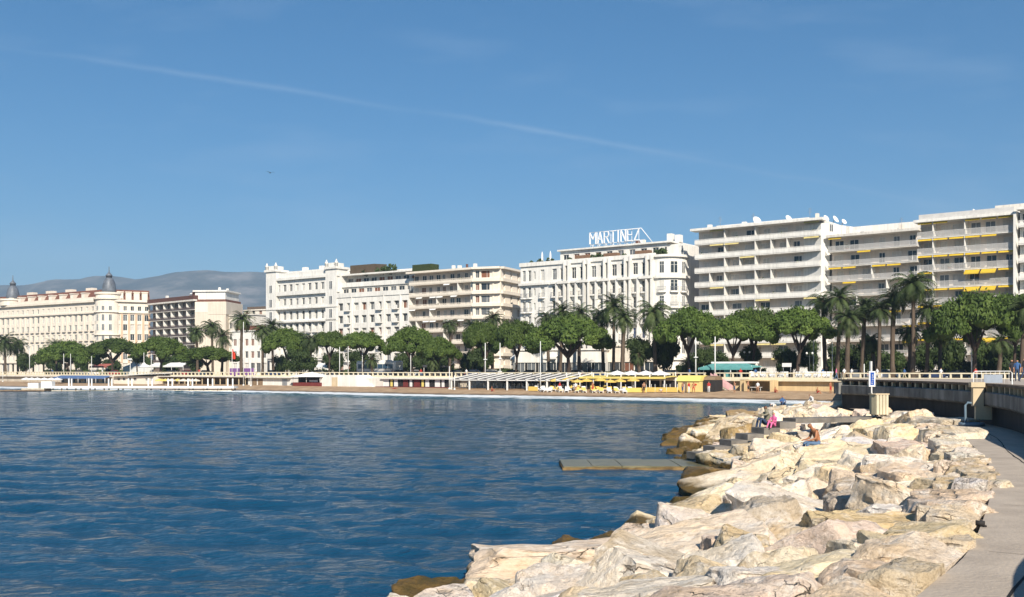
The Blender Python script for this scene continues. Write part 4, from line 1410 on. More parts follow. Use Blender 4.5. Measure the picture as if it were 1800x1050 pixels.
# ---------------------------------------------------------------- white grid block with roof garden
def grid_block():
    o, W = site('apartment_block', 'white block of square recessed windows with a planted roof terrace', P2(592, 273.5), P2(719, 259))
    H = 22.3; n = 9; bw = W / n
    rows = [(.5 + 3.35 * k, 1.75, 2.0) for k in range(1, 6)]
    rows = [(.4, 2.0, 2.6)] + rows
    ops = [((i + .5) * bw, zb, w * (0.6 if i in (1, 5) else 1), h) for i in range(n) for zb, w, h in rows]
    mb = MB(); wall_front(mb, 0, W, 0, H - 1.4, 0, ops, .7); shell(mb, W, 16, 0, H - 1.4); mb.build('wall', m_white, o)
    for c, zb, w, h in ops: window(o, c, zb, w, h, .6, gm=RB.choice([m_gl, m_gl2, m_shut, m_cur, m_gl2]))
    bal = MB().box(-.9, .9, -.8, 0, -.15, 0).box(-.9, .9, -.8, -.72, 0, .95).box(-.9, -.82, -.72, 0, 0, .95).mesh('balcony', m_white)
    for i in (1, 5, 7):
        for k in range(1, 6): put('balcony', bal, o, ((i + .5) * bw, 0, rows[k][0] - .1))
    for i in (0, 2, 6, 8): MB().box(i * bw - .12, i * bw + .12, -.25, .02, 0, H - 1.5).build('pier', m_white, o)
    # two set back storeys with long terraces
    z = H - 1.4
    for k, (y, hh) in enumerate(((1.2, 2.6), (3.0, 2.7))):
        zz = z + k * 2.9
        st = MB(); op = [((i + .5) * bw, zz + .15, 2.0, 2.1) for i in range(n)]
        wall_front(st, 0, W, zz, zz + 2.9, y + .8, op, .25); shell(st, W, 15, zz, zz + 2.9, y + .8)
        so = st.build('set_back_storey', m_white2, o)
        for c, zb, w, h in op: window(so, c, zb, w, h, y + 1.0, gm=RB.choice([m_gl, m_gl2, m_shut]))
        MB().box(-.1, W + .1, y - 1.4, y + .79, zz - .2, zz + .02).box(-.1, W + .1, y - 1.4, y - 1.3, zz + .02, zz + 1.0).build('terrace', m_white, so)
    MB().box(-.4, W + .4, 1.6, 15, z + 5.8, z + 6.2).build('roof_slab', m_white, o)
    MB().box(W * .46, W * .9, 5, 9, z + 6.2, z + 6.9).build('planter_wall', m_white, o)
    MB().xprism([(3, z + 6.2), (3, z + 8.6), (8, z + 8.9), (8, z + 6.2)], W * .08, W * .42).build('pergola', mat('bamboo', (.10, .075, .05)), o)
    for i, x in enumerate((2, 4, 7, 10.5, 13.5, 16)):
        put('roof_shrub', leafball(.8 + .25 * (i % 3), 130, 60 + i), o, (x, 4, z + 6.9))
    return o, W, z


o5, W5, z5 = grid_block()

# ---------------------------------------------------------------- cream block with wrap-around balconies and a canted corner
o6, W6, H6, b6 = flats('apartment_block', 'cream block with long dark shaded balconies and a canted corner left of the white hotel', P2(719, 259), P2(829, 247), 28.6, 8, 2.98, 9, bd=1.9,
                       wallm=m_pinkb, slabm=m_creamw, railm=m_creamw, rail_h=.95, solid=.55, seed=6, glassy=.62, shutm=m_shut, fins=((2, 1), (5, 2), (3, 4), (6, 3), (4, 5), (7, 6), (1, 3), (8, 2)), side=16, roof_over=.6,
                       awn=m_wcloth, awn_p=.25, planters=10)
MB().xprism([(1, H6 + .3), (1, H6 + 2.2), (4, H6 + 2.2), (4, H6 + .3)], .2, 6.5).build('roof_hedge', m_hedge, o6)


def canted(o, W, H, base, fh, nfl):
    """corner facet and the wing round the corner"""
    a = Vector((W + .02, 0))
    rot = o.rotation_euler.z
    tl = lambda v: Vector((math.cos(-rot) * (v.x - o.location.x) - math.sin(-rot) * (v.y - o.location.y), math.sin(-rot) * (v.x - o.location.x) + math.cos(-rot) * (v.y - o.location.y)))
    p1 = tl(P2(831, 246.6)); p2 = tl(P2(880, 244.5)); p3 = tl(P2(917, 256))
    for nm, pa, pb, nb in (('corner_facet', p1, p2, 3), ('street_wing', p2, p3, 3)):
        d = pb - pa; w = d.length; rz = math.atan2(d.y, d.x)
        ops = []
        for f in range(nfl):
            for b in range(nb):
                ww = 1.0
                if nm == 'corner_facet' and b == 1: ww = w * .42
                ops.append(((b + .5) * w / nb, base + f * fh + .7, ww, 1.75))
        mb = MB(); wall_front(mb, 0, w, 0, H, 0, ops, .4); shell(mb, w, 8, 0, H, 0, top=True)
        e = mb.build(nm, m_creamw, o, (pa.x, pa.y, 0), rz)
        for c, zb, ww, h in ops: window(e, c, zb, ww, h, .33, gm=RB.choice([m_gl, m_shut, m_gl2]), style=1)
        for f in range(nfl + 1):
            z = base + f * fh
            MB().box(-.02, w + .02, -.7 if f < nfl else -.9, -.01, z - .2, z + (.55 if f < nfl else .3)).build('balcony', m_creamw, e)


canted(o6, W6, H6, b6, 2.98, 8)
MB().tube((14, 6, H6 + .2), (14, 6, H6 + 2.0), .3, .3, 8).build('chimney', m_brownf, o6)


# ---------------------------------------------------------------- white art deco hotel with the roof sign
def deco_hotel():
    pl, pr = P2(915, 238.5), P2(1152, 217.2)
    o, W = site('deco_hotel', 'big white art deco hotel with rounded corner, tall window bays and roof lettering', pl, pr)
    H = 25.4
    rows = [(5.0, 2.3), (8.3, 2.3), (11.6, 2.3), (14.9, 2.35), (18.2, 2.4), (22.0, 2.5)]
    mod = [(.9, .95), (2.2, .95)]
    xs = [(1.0, .9), (2.6, .9), (4.0, .5), (6.2, 1.1)]
    m0 = 8.6; ms = (W - m0 - .6) / 5
    bays = []
    for k in range(5):
        b = m0 + k * ms
        xs += [(b + .95, 1.25), (b + 3.15, 1.25), (b + 4.75, .55)]
        bays.append(b)
    ops = []
    for x, w in xs:
        for zb, h in rows: ops.append((x, zb + (.4 if w < .6 else 0), w, h - (.7 if w < .6 else 0)))
        if w > .6: ops.append((x, .6, w + .4, 2.9))
    mb = MB(); wall_front(mb, 0, W, 0, H, 0, ops, .35); shell(mb, W, 17, 0, H); mb.build('wall', m_white, o)
    for c, zb, w, h in ops:
        gm = RB.choice([m_gl, m_gl2, m_gl, m_gl2, m_cur])
        if zb < 9 and w > .6 and RB.random() < .4: gm = m_blue
        window(o, c, zb, w, h, .3, gm=gm, style=2 if w > .6 else 0)
    # curved little balconies with iron rails
    pts = [(-.8, 0), (-.78, -.45), (-.45, -.75), (.45, -.75), (.78, -.45), (.8, 0)]
    bal = MB().prism(pts, -.3, 0).mesh('balcony', m_white)
    rl = MB()
    for (xa, ya), (xb, yb) in zip(pts, pts[1:]):
        rl.add([(xa * .97, ya * .97, .86), (xb * .97, yb * .97, .86), (xb * .97, yb * .97, .93), (xa * .97, ya * .97, .93)], [(0, 1, 2, 3)])
        for k in range(5):
            f0 = (k + .3) / 5; f1 = (k + .5) / 5
            q0 = (xa + (xb - xa) * f0, ya + (yb - ya) * f0); q1 = (xa + (xb - xa) * f1, ya + (yb - ya) * f1)
            rl.add([(q0[0] * .97, q0[1] * .97, 0), (q1[0] * .97, q1[1] * .97, 0), (q1[0] * .97, q1[1] * .97, .86), (q0[0] * .97, q0[1] * .97, .86)], [(0, 1, 2, 3)])
    rlm = rl.mesh('railing', mat('grey iron rail', (.22, .23, .25)))
    for x, w in xs:
        if w < .6: continue
        for k in range(1, 5):
            q = put('balcony', bal, o, (x, 0, rows[k][0] - .02)); put('railing', rlm, q)
    # projecting shafts between the window columns, tall frames of the top storey
    for b in bays:
        MB().box(b + 1.75, b + 2.25, -.85, .02, 4.2, 20.9).build('shaft', m_white, o)
        MB().box(b + 3.95, b + 4.35, -1.0, .02, 4.2, 25.9).build('shaft', m_white, o)
        MB().box(b + 5.15, b + 5.55, -1.0, .02, 4.2, 25.9).build('shaft', m_white, o)
        MB().box(b + 2.35, b + 5.56, -1.15, -.02, 20.9, 21.5).build('ledge', m_white, o)
        MB().box(b + .1, b + 2.25, -.8, -.02, 21.0, 21.4).build('ledge', m_white, o)
        MB().box(b + 3.9, b + 5.6, -.8, -.3, 24.9, 26.1).build('crest', m_white, o)
    MB().box(-.2, 8.2, -.6, -.02, 21.0, 21.5).build('ledge', m_white, o)
    MB().box(-.2, W, -.45, .02, 3.6, 4.2).build('ledge', m_white, o)
    MB().box(-.15, W, -.35, .3, 25.4, 26.3).build('parapet', m_white, o)
    # rounded corner
    rr = 4.6; c = (W + .2, rr)
    arc = [(c[0] + rr * math.cos(R(a)), c[1] + rr * math.sin(R(a))) for a in range(-90, 16, 7)]
    cor = MB().prism([(W + .01, .0)] + arc + [(W + .01, rr + 1.5)], 0, H).build('rounded_corner', m_white, o)
    arcb = [(c[0] + (rr + .55) * math.cos(R(a)), c[1] + (rr + .55) * math.sin(R(a))) for a in range(-90, 16, 7)]
    for z, h in ((20.9, .6), (25.4, .5), (3.6, .6)):
        MB().prism([(W + .01, -.54)] + arcb + [(W + .01, rr + 1.2)], z, z + h).build('corner_ledge', m_white, cor)
    for a in (-74, -42, -12):
        for zb, h in rows:
            wide = 1.6 if a == -42 else 1.0
            f, pb = win_mesh(wide, h, m_frame, 2)
            q = put('window', f, cor, (c[0] + (rr + .01) * math.cos(R(a)), c[1] + (rr + .01) * math.sin(R(a)), zb), R(a + 90))
            gm = RB.choice([m_gl2, m_gl2, m_cur, m_gl]); kk = (wide, round(h, 2), gm.name)
            if kk not in _pc: _pc[kk] = pb.mesh('pane', gm)
            put('pane', _pc[kk], q)
            if 6 < zb < 20:
                b_ = put('balcony', bal, cor, (c[0] + rr * math.cos(R(a)), c[1] + rr * math.sin(R(a)), zb - .02), R(a + 90)); put('railing', rlm, b_)
                b_.scale = (1.2, 1, 1)
    # flank facing the neighbouring flats
    MB().prism([(W + .1, rr + 1.0), (W + rr - .05, rr + .9), (W + rr + 1.2, 17), (W + .1, 17)], 0, H + .4).build('flank_wall', m_white, o)
    # attic storey set back, with its terrace
    ax0, ax1 = 9.0, W + 1.0
    aops = [(ax0 + 1.6 + i * 2.9, 25.9, 1.5, 2.0) for i in range(11)]
    at = MB(); wall_front(at, ax0, ax1, 25.4, 28.7, 3.2, aops, .25)
    at.add([(ax0, 3.2, 25.4), (ax0, 15, 25.4), (ax1, 15, 25.4), (ax1, 3.2, 25.4), (ax0, 3.2, 28.7), (ax0, 15, 28.7), (ax1, 15, 28.7), (ax1, 3.2, 28.7)], [(1, 0, 4, 5), (3, 2, 6, 7), (2, 1, 5, 6), (4, 7, 6, 5)])
    ao = at.build('attic', m_white, o)
    for c_, zb, w, h in aops: window(ao, c_, zb, w, h, 3.4, gm=RB.choice([m_gl, m_gl2, m_shut]), style=1)
    MB().box(ax0 - .4, ax1 + 1.4, 2.5, 15.3, 28.7, 29.05).build('attic_roof', m_white, ao)
    MB().box(ax1 + .02, ax1 + 3.4, 3.4, 14, 25.4, 28.3).build('attic_end', m_white, ao)
    for x in (14.5, 22, 30): MB().box(x, x + 3.4, 1.0, 2.4, 26.0, 27.2).build('wooden_screen', mat('wood screen', (.22, .13, .08)), o)
    for i, x in enumerate((2.0, 4.5, 7.4, 12.8, 19, 20.6, 27, 35, 36.5)):
        put('roof_shrub', leafball(.55 + .2 * (i % 3), 110, 90 + i), o, (x, 1.5, 26.4))
    for x in (4.9, 7.2):   # two closed white parasols on the left roof terrace
        MB().lathe([(.1, 26.3), (.32, 26.8), (.2, 28.2), (.03, 28.9)], 8, (x, 1.8)).build('closed_parasol', m_wcloth, o)
    for x, h in ((W - .5, 2.0), (W + 1.5, 1.6)): MB().box(x, x + 1.1, 6, 7.5, 29.05, 29.05 + h).build('chimney', m_white, o)
    return o, W


o7, W7 = deco_hotel()
# roof lettering
STK = {'M': [[(0, 0), (0, 1), (.5, .42), (1, 1), (1, 0)]], 'A': [[(0, 0), (.5, 1), (1, 0)], [(.2, .36), (.8, .36)]], 'R': [[(0, 0), (0, 1), (.75, 1), (.95, .86), (.95, .66), (.75, .52), (0, .52)], [(.5, .52), (1, 0)]],
       'T': [[(.5, 0), (.5, 1)], [(0, 1), (1, 1)]], 'I': [[(.5, 0), (.5, 1)]], 'N': [[(0, 0), (0, 1), (1, 0), (1, 1)]], 'E': [[(1, 0), (0, 0), (0, 1), (1, 1)], [(0, .52), (.8, .52)]], 'Z': [[(0, 1), (1, 1), (0, 0), (1, 0)]]}
m_sign = mat('white sign letters', (0.82, 0.82, 0.82), rough=0.5, var=.03)
sw_ = to_world(o7, 15.6, 5.5, 29.05)
sg = thing('roof_sign', 'white open frame capital lettering standing on the roof of the white hotel', 'sign', sw_, o7.rotation_euler.z)
LW = {'M': 1.6, 'I': .4, 'default': 1.2}
x = 0.0; HL = 2.5; Z0 = 1.15
for ch in 'MARTINEZ':
    w = LW.get(ch, 1.2); b = MB()
    for pl in STK[ch]:
        for (xa, za), (xb, zb) in zip(pl, pl[1:]):
            p0, p1 = Vector((xa * w, 0, za * HL)), Vector((xb * w, 0, zb * HL))
            d = (p1 - p0).normalized(); n = Vector((-d.z, 0, d.x)) * .085; p0 -= d * .06; p1 += d * .1
            q = [p0 + n, p0 - n, p1 - n, p1 + n]
            vs = [v + Vector((0, -.16, 0)) for v in q] + [v + Vector((0, .16, 0)) for v in q]
            b.add(vs, [(0, 1, 2, 3), (7, 6, 5, 4), (0, 4, 5, 1), (1, 5, 6, 2), (2, 6, 7, 3), (3, 7, 4, 0)])
    b.build('letter', m_sign, sg, (x, 0, Z0))
    x += w + .52
fr = MB(); xe = x - .5
for z in (Z0 - .12, Z0 + HL + .1): fr.tube((-.3, .3, z), (xe + .3, .3, z), .07, .07, 4)
i = 0.0
while i < xe + .3:
    fr.tube((i, .3, 0), (i, .3, Z0 + HL), .06, .06, 4); fr.tube((i, .3, Z0 - .1), (i + .9, 2.2, 0), .06, .06, 4); fr.tube((i, .3, 0), (i + .9, .3, Z0 - .1), .05, .05, 4); i += 1.8
fr.tube((xe + .3, .3, Z0 + HL + .1), (xe + 2.3, 3.0, 0), .09, .09, 4)
fr.build('frame', m_sign, sg)

# white restaurant pavilion at street level before the hotel
low_house('pavilion', 'single storey white restaurant pavilion with dark glazing before the white hotel', 905, 1062, 208, 8.2, 9, m_white, 8, [(.4, 3.0, 2.6)])
low_house('pavilion', 'white street level annex with a long awning below the hotel corner', 1062, 1150, 206, 9.0, 8, m_creamw, 5, [(.5, 2.2, 2.6)])

# ---------------------------------------------------------------- flats right of the hotel
o8, W8, H8, b8 = flats('apartment_block', 'cream apartment block with solid white balcony fronts and slanted partitions right of the hotel', P2(1221, 212), P2(1441, 196), 33.0, 10, 2.92, 8, bd=1.9,
                       wallm=m_pinkb, slabm=m_white, railm=m_white, rail_h=.98, solid=.72, seed=8, glassy=.3, fins=(2, 4, (1, 4), (6, 5), (1, 6), (3, 5), (5, 6), (3, 7), (6, 8), (5, 8)), side=17, roof_over=.7,
                       awn=m_yelp, awn_p=.3, planters=14)
s8 = MB(); s8.box(0, 14, 0, 12, 0, H8 - .6); so = s8.build('side_wall', m_white, o8, (W8 + .05, 0.6, 0), R(72))
for f in range(1, 10):
    window(so, 3.0, b8 + f * 2.92 + .8, 1.2, 1.5, -.02, gm=m_gl2); window(so, 8.0, b8 + f * 2.92 + .8, 1.2, 1.5, -.02, gm=m_cur)
MB().box(2, 22, 6, 14, H8 + .25, H8 + 1.5).build('roof_house', m_white, o8)

o9, W9, H9, b9 = flats('apartment_block', 'grey balconied block with yellow trimmed awnings between two taller apartment blocks', P2(1455, 196), P2(1612, 185.5), 29.6, 9, 2.85, 6, bd=2.1,
                       wallm=m_pinkb, slabm=m_white2, railm=m_rail, rail_h=1.0, solid=.12, seed=9, glassy=.42, fins=((2, 4), (3, 6), (4, 5)), side=17, roof_over=.3, awn=m_yel, awn_p=.22, planters=8)
MB().box(3, 16, 5, 13, H9 + .25, H9 + 2.2).build('roof_house', m_white, o9)

o10, W10, H10, b10 = flats('apartment_block', 'tall block with bright yellow awnings and slatted white balconies at far right', P2(1612, 186), P2(1783, 176), 31.0, 9, 3.0, 6, bd=2.2,
                           wallm=m_pinkb, slabm=m_white, railm=m_rail, rail_h=1.1, solid=.1, seed=10, glassy=.4, fins=(1, 3), finm=m_white, side=17, roof_over=.5, awn=m_yel, awn_p=.85,
                           awn_out=((5, 3), (5, 4), (5, 2), (4, 4), (4, 3), (1, 4)), planters=8)
MB().box(.4, W10, -.3, -.22, H10 + .33, H10 + 1.2).build('roof_railing', m_rail, o10)
MB().box(W10 + .02, W10 + .45, -.9, 14, 0, H10 + .2).build('end_wall', m_white, o10)
MB().box(12, 17, 5, 10, H10 + .3, H10 + 2.4).build('roof_house', m_white2, o10)
o11, W11, H11, b11 = flats('apartment_block', 'white apartment block cut off by the right edge of the picture', P2(1790, 174.5), P2(2010, 164), 31.6, 9, 3.0, 6, bd=1.6, wallm=m_white, slabm=m_white, railm=m_white, rail_h=1.0, solid=.5,
                           seed=14, side=16, roof_over=.3)
RD = random.Random(5)
for (oo, x, y, z, r_, what) in ((o8, 11.5, 4.5, H8 + .3, .95, 'left of a pair on the cream block'), (o8, 18.3, 4.2, H8 + .3, .75, 'single white satellite dish near the cream block roof edge'),
                                (o8, 24.5, 8, H8 + .28, .7, 'a'), (o8, 25.3, 11, H8 + .28, .8, 'b'), (o8, 26.0, 14, H8 + .28, .6, 'c'), (o10, 9.0, 2, H10 + .33, .6, 'd'), (o2, 14, 8, H2 + 2, .7, 'e')):
    lab = {'a': 'leftmost white satellite dish of three on the roof gap of the cream block', 'b': 'largest middle satellite dish of the three on the right roof', 'c': 'rightmost satellite dish of the three beside the cream block',
           'd': 'small dish on the railing roof of the yellow awning block', 'e': 'white dish on the roof of the dark balconied block at left',
           'left of a pair on the cream block': 'big white satellite dish on the left part of the cream block roof'}.get(what, what)
    dish(to_world(oo, x, y, z), r_, RD.uniform(-.4, .8), lab)
# small town behind, only roofs
for i, (pxl, pxr, d, zt) in enumerate(((540, 640, 330, 24), (640, 760, 330, 22), (1150, 1260, 300, 22))):
    pass

CL = random.Random(31)
for oo, W_, z_, y0, n_ in ((o8, W8, H8 + .26, 3.2, 7), (o9, W9, H9 + .26, 3.2, 6), (o10, W10, H10 + .26, 5, 4), (o6, W6, H6 + .26, 4, 6), (o7, W7, 29.06, 7, 6), (o2, W2, H2 + 1.62, .6, 4)):
    for k in range(n_):
        x_ = CL.uniform(1, W_ - 2); kind = CL.random()
        if kind < .4: MB().box(x_, x_ + CL.uniform(.5, 1.3), y0, y0 + .8, z_, z_ + CL.uniform(.6, 1.5)).build('chimney', CL.choice([m_white, m_creamw, m_roofred]), oo)
        elif kind < .75:
            a = MB().tube((x_, y0, z_), (x_, y0, z_ + 2.6), .035, .03, 4)
            for j in range(4): a.tube((x_ - .5 + j * .05, y0, z_ + 1.7 + j * .28), (x_ + .5 - j * .05, y0, z_ + 1.7 + j * .28), .02, .02, 3)
            a.build('aerial', m_metal, oo)
        else: MB().box(x_, x_ + 1.6, y0 + .5, y0 + 1.6, z_, z_ + .7).build('cooling_unit', m_metal, oo)

# ================================================================== TREES
def leaf_mat(name, c1, c2, c3, tr=0.18, scale=0.9):
    m = bpy.data.materials.new(name); m.use_nodes = True
    nt = m.node_tree; N = nt.nodes.new; L = nt.links.new
    bs = nt.nodes['Principled BSDF']; bs.inputs['Roughness'].default_value = 0.65; bs.inputs['Specular IOR Level'].default_value = 0.25
    tc = N("ShaderNodeTexCoord"); oi = N("ShaderNodeObjectInfo")
    n = N("ShaderNodeTexNoise"); n.inputs['Scale'].default_value = scale; n.inputs['Detail'].default_value = 5; n.inputs['Roughness'].default_value = .7
    L(tc.outputs['Object'], n.inputs['Vector'])
    c = _ramp(nt, n.outputs[0], [(0.3, c1), (0.5, c2), (0.72, c3)])
    hs = N("ShaderNodeHueSaturation"); L(c, hs.inputs['Color'])
    mr = N("ShaderNodeMapRange"); L(oi.outputs['Random'], mr.inputs[0]); mr.inputs[3].default_value = 0.78; mr.inputs[4].default_value = 1.2
    L(mr.outputs[0], hs.inputs['Value'])
    L(hs.outputs[0], bs.inputs['Base Color'])
    tl = N("ShaderNodeBsdfTranslucent"); L(hs.outputs[0], tl.inputs[0])
    mx = N("ShaderNodeMixShader"); mx.inputs[0].default_value = tr
    L(bs.outputs[0], mx.inputs[1]); L(tl.outputs[0], mx.inputs[2]); L(mx.outputs[0], nt.nodes['Material Output'].inputs[0])
    return m


m_pine = leaf_mat('pine needles', (0.029, 0.051, 0.011), (0.064, 0.104, 0.018), (0.11, 0.155, 0.028), .12, 2.4)
m_palm = leaf_mat('palm leaflets', (0.032, 0.052, 0.016), (0.058, 0.085, 0.028), (0.10, 0.125, 0.045), .18, 1.0)
m_broad = leaf_mat('broad leaves', (0.020, 0.035, 0.010), (0.04, 0.065, 0.016), (0.07, 0.10, 0.025), .15, 1.2)
m_bark = mat('pine bark', (0.075, 0.052, 0.04), var=0.3, scale=3, bump=.4, bscale=9)
m_pbark = mat('palm bark', (0.12, 0.088, 0.062), var=0.3, scale=4, bump=.5, bscale=12)


def cards(P, Nn, size, rng, asp=0.55):
    """many small leaf faces: centres P, facing roughly Nn"""
    n = len(P)
    Nn = Nn + rng.normal(0, .55, (n, 3)); Nn /= np.linalg.norm(Nn, axis=1)[:, None]
    a = np.cross(Nn, rng.normal(0, 1, (n, 3))); a /= np.linalg.norm(a, axis=1)[:, None] + 1e-9
    b = np.cross(Nn, a)
    s = size * rng.uniform(.6, 1.3, (n, 1))
    V = np.stack([P + a * s, P + b * s * asp, P - a * s, P - b * s * asp], 1).reshape(-1, 3)
    return V


def np_mesh(name, V, quads, m, smooth=False):
    me = bpy.data.meshes.new(name)
    me.vertices.add(len(V)); me.vertices.foreach_set('co', np.asarray(V, np.float32).reshape(-1))
    q = np.asarray(quads, np.int32)
    me.loops.add(q.size); me.loops.foreach_set('vertex_index', q.reshape(-1))
    me.polygons.add(len(q)); me.polygons.foreach_set('loop_start', np.arange(0, q.size, 4, dtype=np.int32)); me.polygons.foreach_set('loop_total', np.full(len(q), 4, np.int32))
    me.materials.append(m); me.update(calc_edges=True)
    return me


def crown_mesh(seed, kind='pine', n=9000):
    """unit crown: radius 1, height 1, made of tufted lobes"""
    rng = np.random.RandomState(seed)
    C, Rr = [], []
    if kind == 'pine':
        nl = 60
        for i in range(nl):
            a = i * 2.399 + rng.uniform(-.3, .3); q = math.sqrt((i + .5) / nl) * rng.uniform(.70, .90)
            h = 0.58 * math.sqrt(max(0.02, 1 - (q / .93) ** 2)) + 0.08 + rng.uniform(-.06, .06)
            C.append((q * math.cos(a), q * math.sin(a), h)); Rr.append(rng.uniform(.12, .22))
        zs = 0.75
    else:
        for i in range(26):
            d = rng.normal(0, 1, 3); d /= np.linalg.norm(d)
            q = rng.uniform(.25, .72)
            C.append((d[0] * q, d[1] * q, .5 + d[2] * q * .55)); Rr.append(rng.uniform(.2, .34))
        zs = .75
    C = np.array(C); Rr = np.array(Rr)
    k = rng.randint(0, len(C), n)
    d = rng.normal(0, 1, (n, 3)); d /= np.linalg.norm(d, axis=1)[:, None]
    if kind == 'pine': d[:, 2] = np.where(d[:, 2] < -.25, -d[:, 2], d[:, 2])
    rad = Rr[k][:, None] * (rng.uniform(.55, 1.08, (n, 1)) ** .5) * (1 + .18 * rng.normal(0, 1, (n, 1)))
    P = C[k] + d * rad * np.array([1, 1, zs])
    V = cards(P, d, 0.031 if kind == 'pine' else .055, rng)
    Q = np.arange(len(V)).reshape(-1, 4)
    # opaque hearts of the lobes so that the crown is not a sieve
    vs, fs = [V], [Q]; o = len(V)
    for c, r in zip(C, Rr):
        nn, mm = 8, 5
        g = np.array([[(math.cos(2 * math.pi * i / nn) * math.sin(math.pi * (j + .5) / mm), math.sin(2 * math.pi * i / nn) * math.sin(math.pi * (j + .5) / mm), math.cos(math.pi * (j + .5) / mm)) for i in range(nn)] for j in range(mm)]).reshape(-1, 3)
        g = c + g * r * .74 * np.array([1, 1, zs * .8]) * (1 + .12 * rng.normal(0, 1, (len(g), 1)))
        qs = [[o + j * nn + i, o + j * nn + (i + 1) % nn, o + (j + 1) * nn + (i + 1) % nn, o + (j + 1) * nn + i] for j in range(mm - 1) for i in range(nn)]
        vs.append(g); fs.append(np.array(qs)); o += len(g)
    return np_mesh('crown', np.concatenate(vs), np.concatenate(fs), m_pine if kind == 'pine' else m_broad)


def pine_trunk(seed):
    """unit height trunk forking into limbs that reach out under the crown"""
    r = random.Random(seed); mb = MB()
    lean = (r.uniform(-.5, .5), r.uniform(-.5, .5))
    pts = [(0, 0, -.02), (lean[0] * .2, lean[1] * .2, .3), (lean[0] * .7, lean[1] * .7, .62)]
    mb.path(pts, [.30, .23, .18], 8)
    for k in range(5):
        a = k * 1.257 + r.uniform(-.4, .4); q = r.uniform(.9, 1.9)
        mb.path([pts[-1], (pts[-1][0] + math.cos(a) * q * .5, pts[-1][1] + math.sin(a) * q * .5, .82), (lean[0] + math.cos(a) * q, lean[1] + math.sin(a) * q, 1.04)], [.12, .08, .05], 6)
    return mb.mesh('trunk', m_bark)


PINE_C = [crown_mesh(10 + i, 'pine', 21000) for i in range(4)]
PINE_T = [pine_trunk(40 + i) for i in range(4)]
BROAD_C = [crown_mesh(30 + i, 'broad', 5000) for i in range(2)]
RT = random.Random(8)
PINES = [
    (75, 166, 594, 642, 14, 'wide umbrella pine at the left end of the row before the cream hotel'),
    (158, 237, 589, 628, 18, 'umbrella pine before the corner tower of the cream hotel'),
    (243, 321, 584, 632, 12, 'dense umbrella pine before the dark balconied block'),
    (320, 414, 606, 637, 10, 'low flat topped umbrella pine left of the red flag'),
    (468, 541, 571, 623, 12, 'umbrella pine before the left turret of the white palace'),
    (550, 607, 576, 617, 14, 'umbrella pine left of the coach, before the right turret of the palace'),
    (600, 673, 576, 618, 10, 'umbrella pine standing over the white coach'),
    (683, 767, 569, 620, 12, 'umbrella pine just right of the white coach'),
    (735, 803, 588, 632, 8, 'smaller umbrella pine with low crown right of the coach'),
    (817, 886, 556, 620, 13, 'umbrella pine before the canted corner of the cream block'),
    (868, 947, 553, 616, 10, 'umbrella pine at the left corner of the white hotel'),
    (933, 1067, 547, 616, 11, 'broadest umbrella pine, before the middle of the white hotel'),
    (1160, 1263, 532, 604, 11, 'umbrella pine before the gap between hotel and cream flats'),
    (1238, 1336, 548, 606, 8, 'umbrella pine over the teal awning'),
    (1280, 1368, 530, 598, 15, 'umbrella pine rising behind the teal awning before the cream flats'),
    (1345, 1458, 533, 598, 11, 'umbrella pine before the right part of the cream flats'),
    (1645, 1782, 502, 602, 10, 'large round umbrella pine before the yellow awning block'),
    (1730, 1835, 505, 580, 15, 'umbrella pine cut by the right edge of the picture'),
]
for i, (xl, xr, yt, yb, t, lab) in enumerate(PINES):
    p, s_ = AT((xl + xr) / 2, t)
    d = p.y
    w = (xr - xl) * d / F; zt, zb = PZ(yt, d), PZ(yb, d)
    o = thing('umbrella_pine', lab, 'tree', (p.x, p.y, GZ), RT.uniform(0, 6.28), 'umbrella pines along the promenade')
    hh = (zt - zb) * 1.5
    put('crown', PINE_C[i % 4], o, (0, 0, zt - GZ - hh * .92), RT.uniform(0, 6), (w * .64, w * .64, hh))
    put('trunk', PINE_T[i % 4], o, (0, 0, 0), 0, (w / 9, w / 9, zb - GZ + hh * .12))
BROADS = [
    (1098, 1152, 588, 645, 12, 'leafy round tree below the palm at the hotel corner', 0),
    (1138, 1196, 582, 656, 16, 'tall dark evergreen tree left of the pine over the hotel flank', 1),
    (500, 560, 612, 656, 8, 'grey green bushy tree under the palms before the palace', 0),
    (1300, 1345, 606, 645, 18, 'round garden tree behind the white parasol tables', 1),
    (225, 258, 615, 640, 9, 'small pale olive tree between two pines at left', 0),
    (26, 66, 620, 656, 10, 'dark bush tree beside the double lamp at far left', 1),
]
for xl, xr, yt, yb, t, lab, v in BROADS:
    p, s_ = AT((xl + xr) / 2, t); d = p.y
    w = (xr - xl) * d / F; zt, zb = PZ(yt, d), max(GZ + .2, PZ(yb, d))
    o = thing('broadleaf_tree', lab, 'tree', (p.x, p.y, GZ), RT.uniform(0, 6))
    put('crown', BROAD_C[v], o, (0, 0, zb - GZ), 0, (w * .56, w * .56, zt - zb))
    MB().path([(0, 0, 0), (.1, .05, (zb - GZ) * .6 + .3), (0, 0, zb - GZ + (zt - zb) * .5)], [.22, .18, .08], 7).build('trunk', m_bark, o)


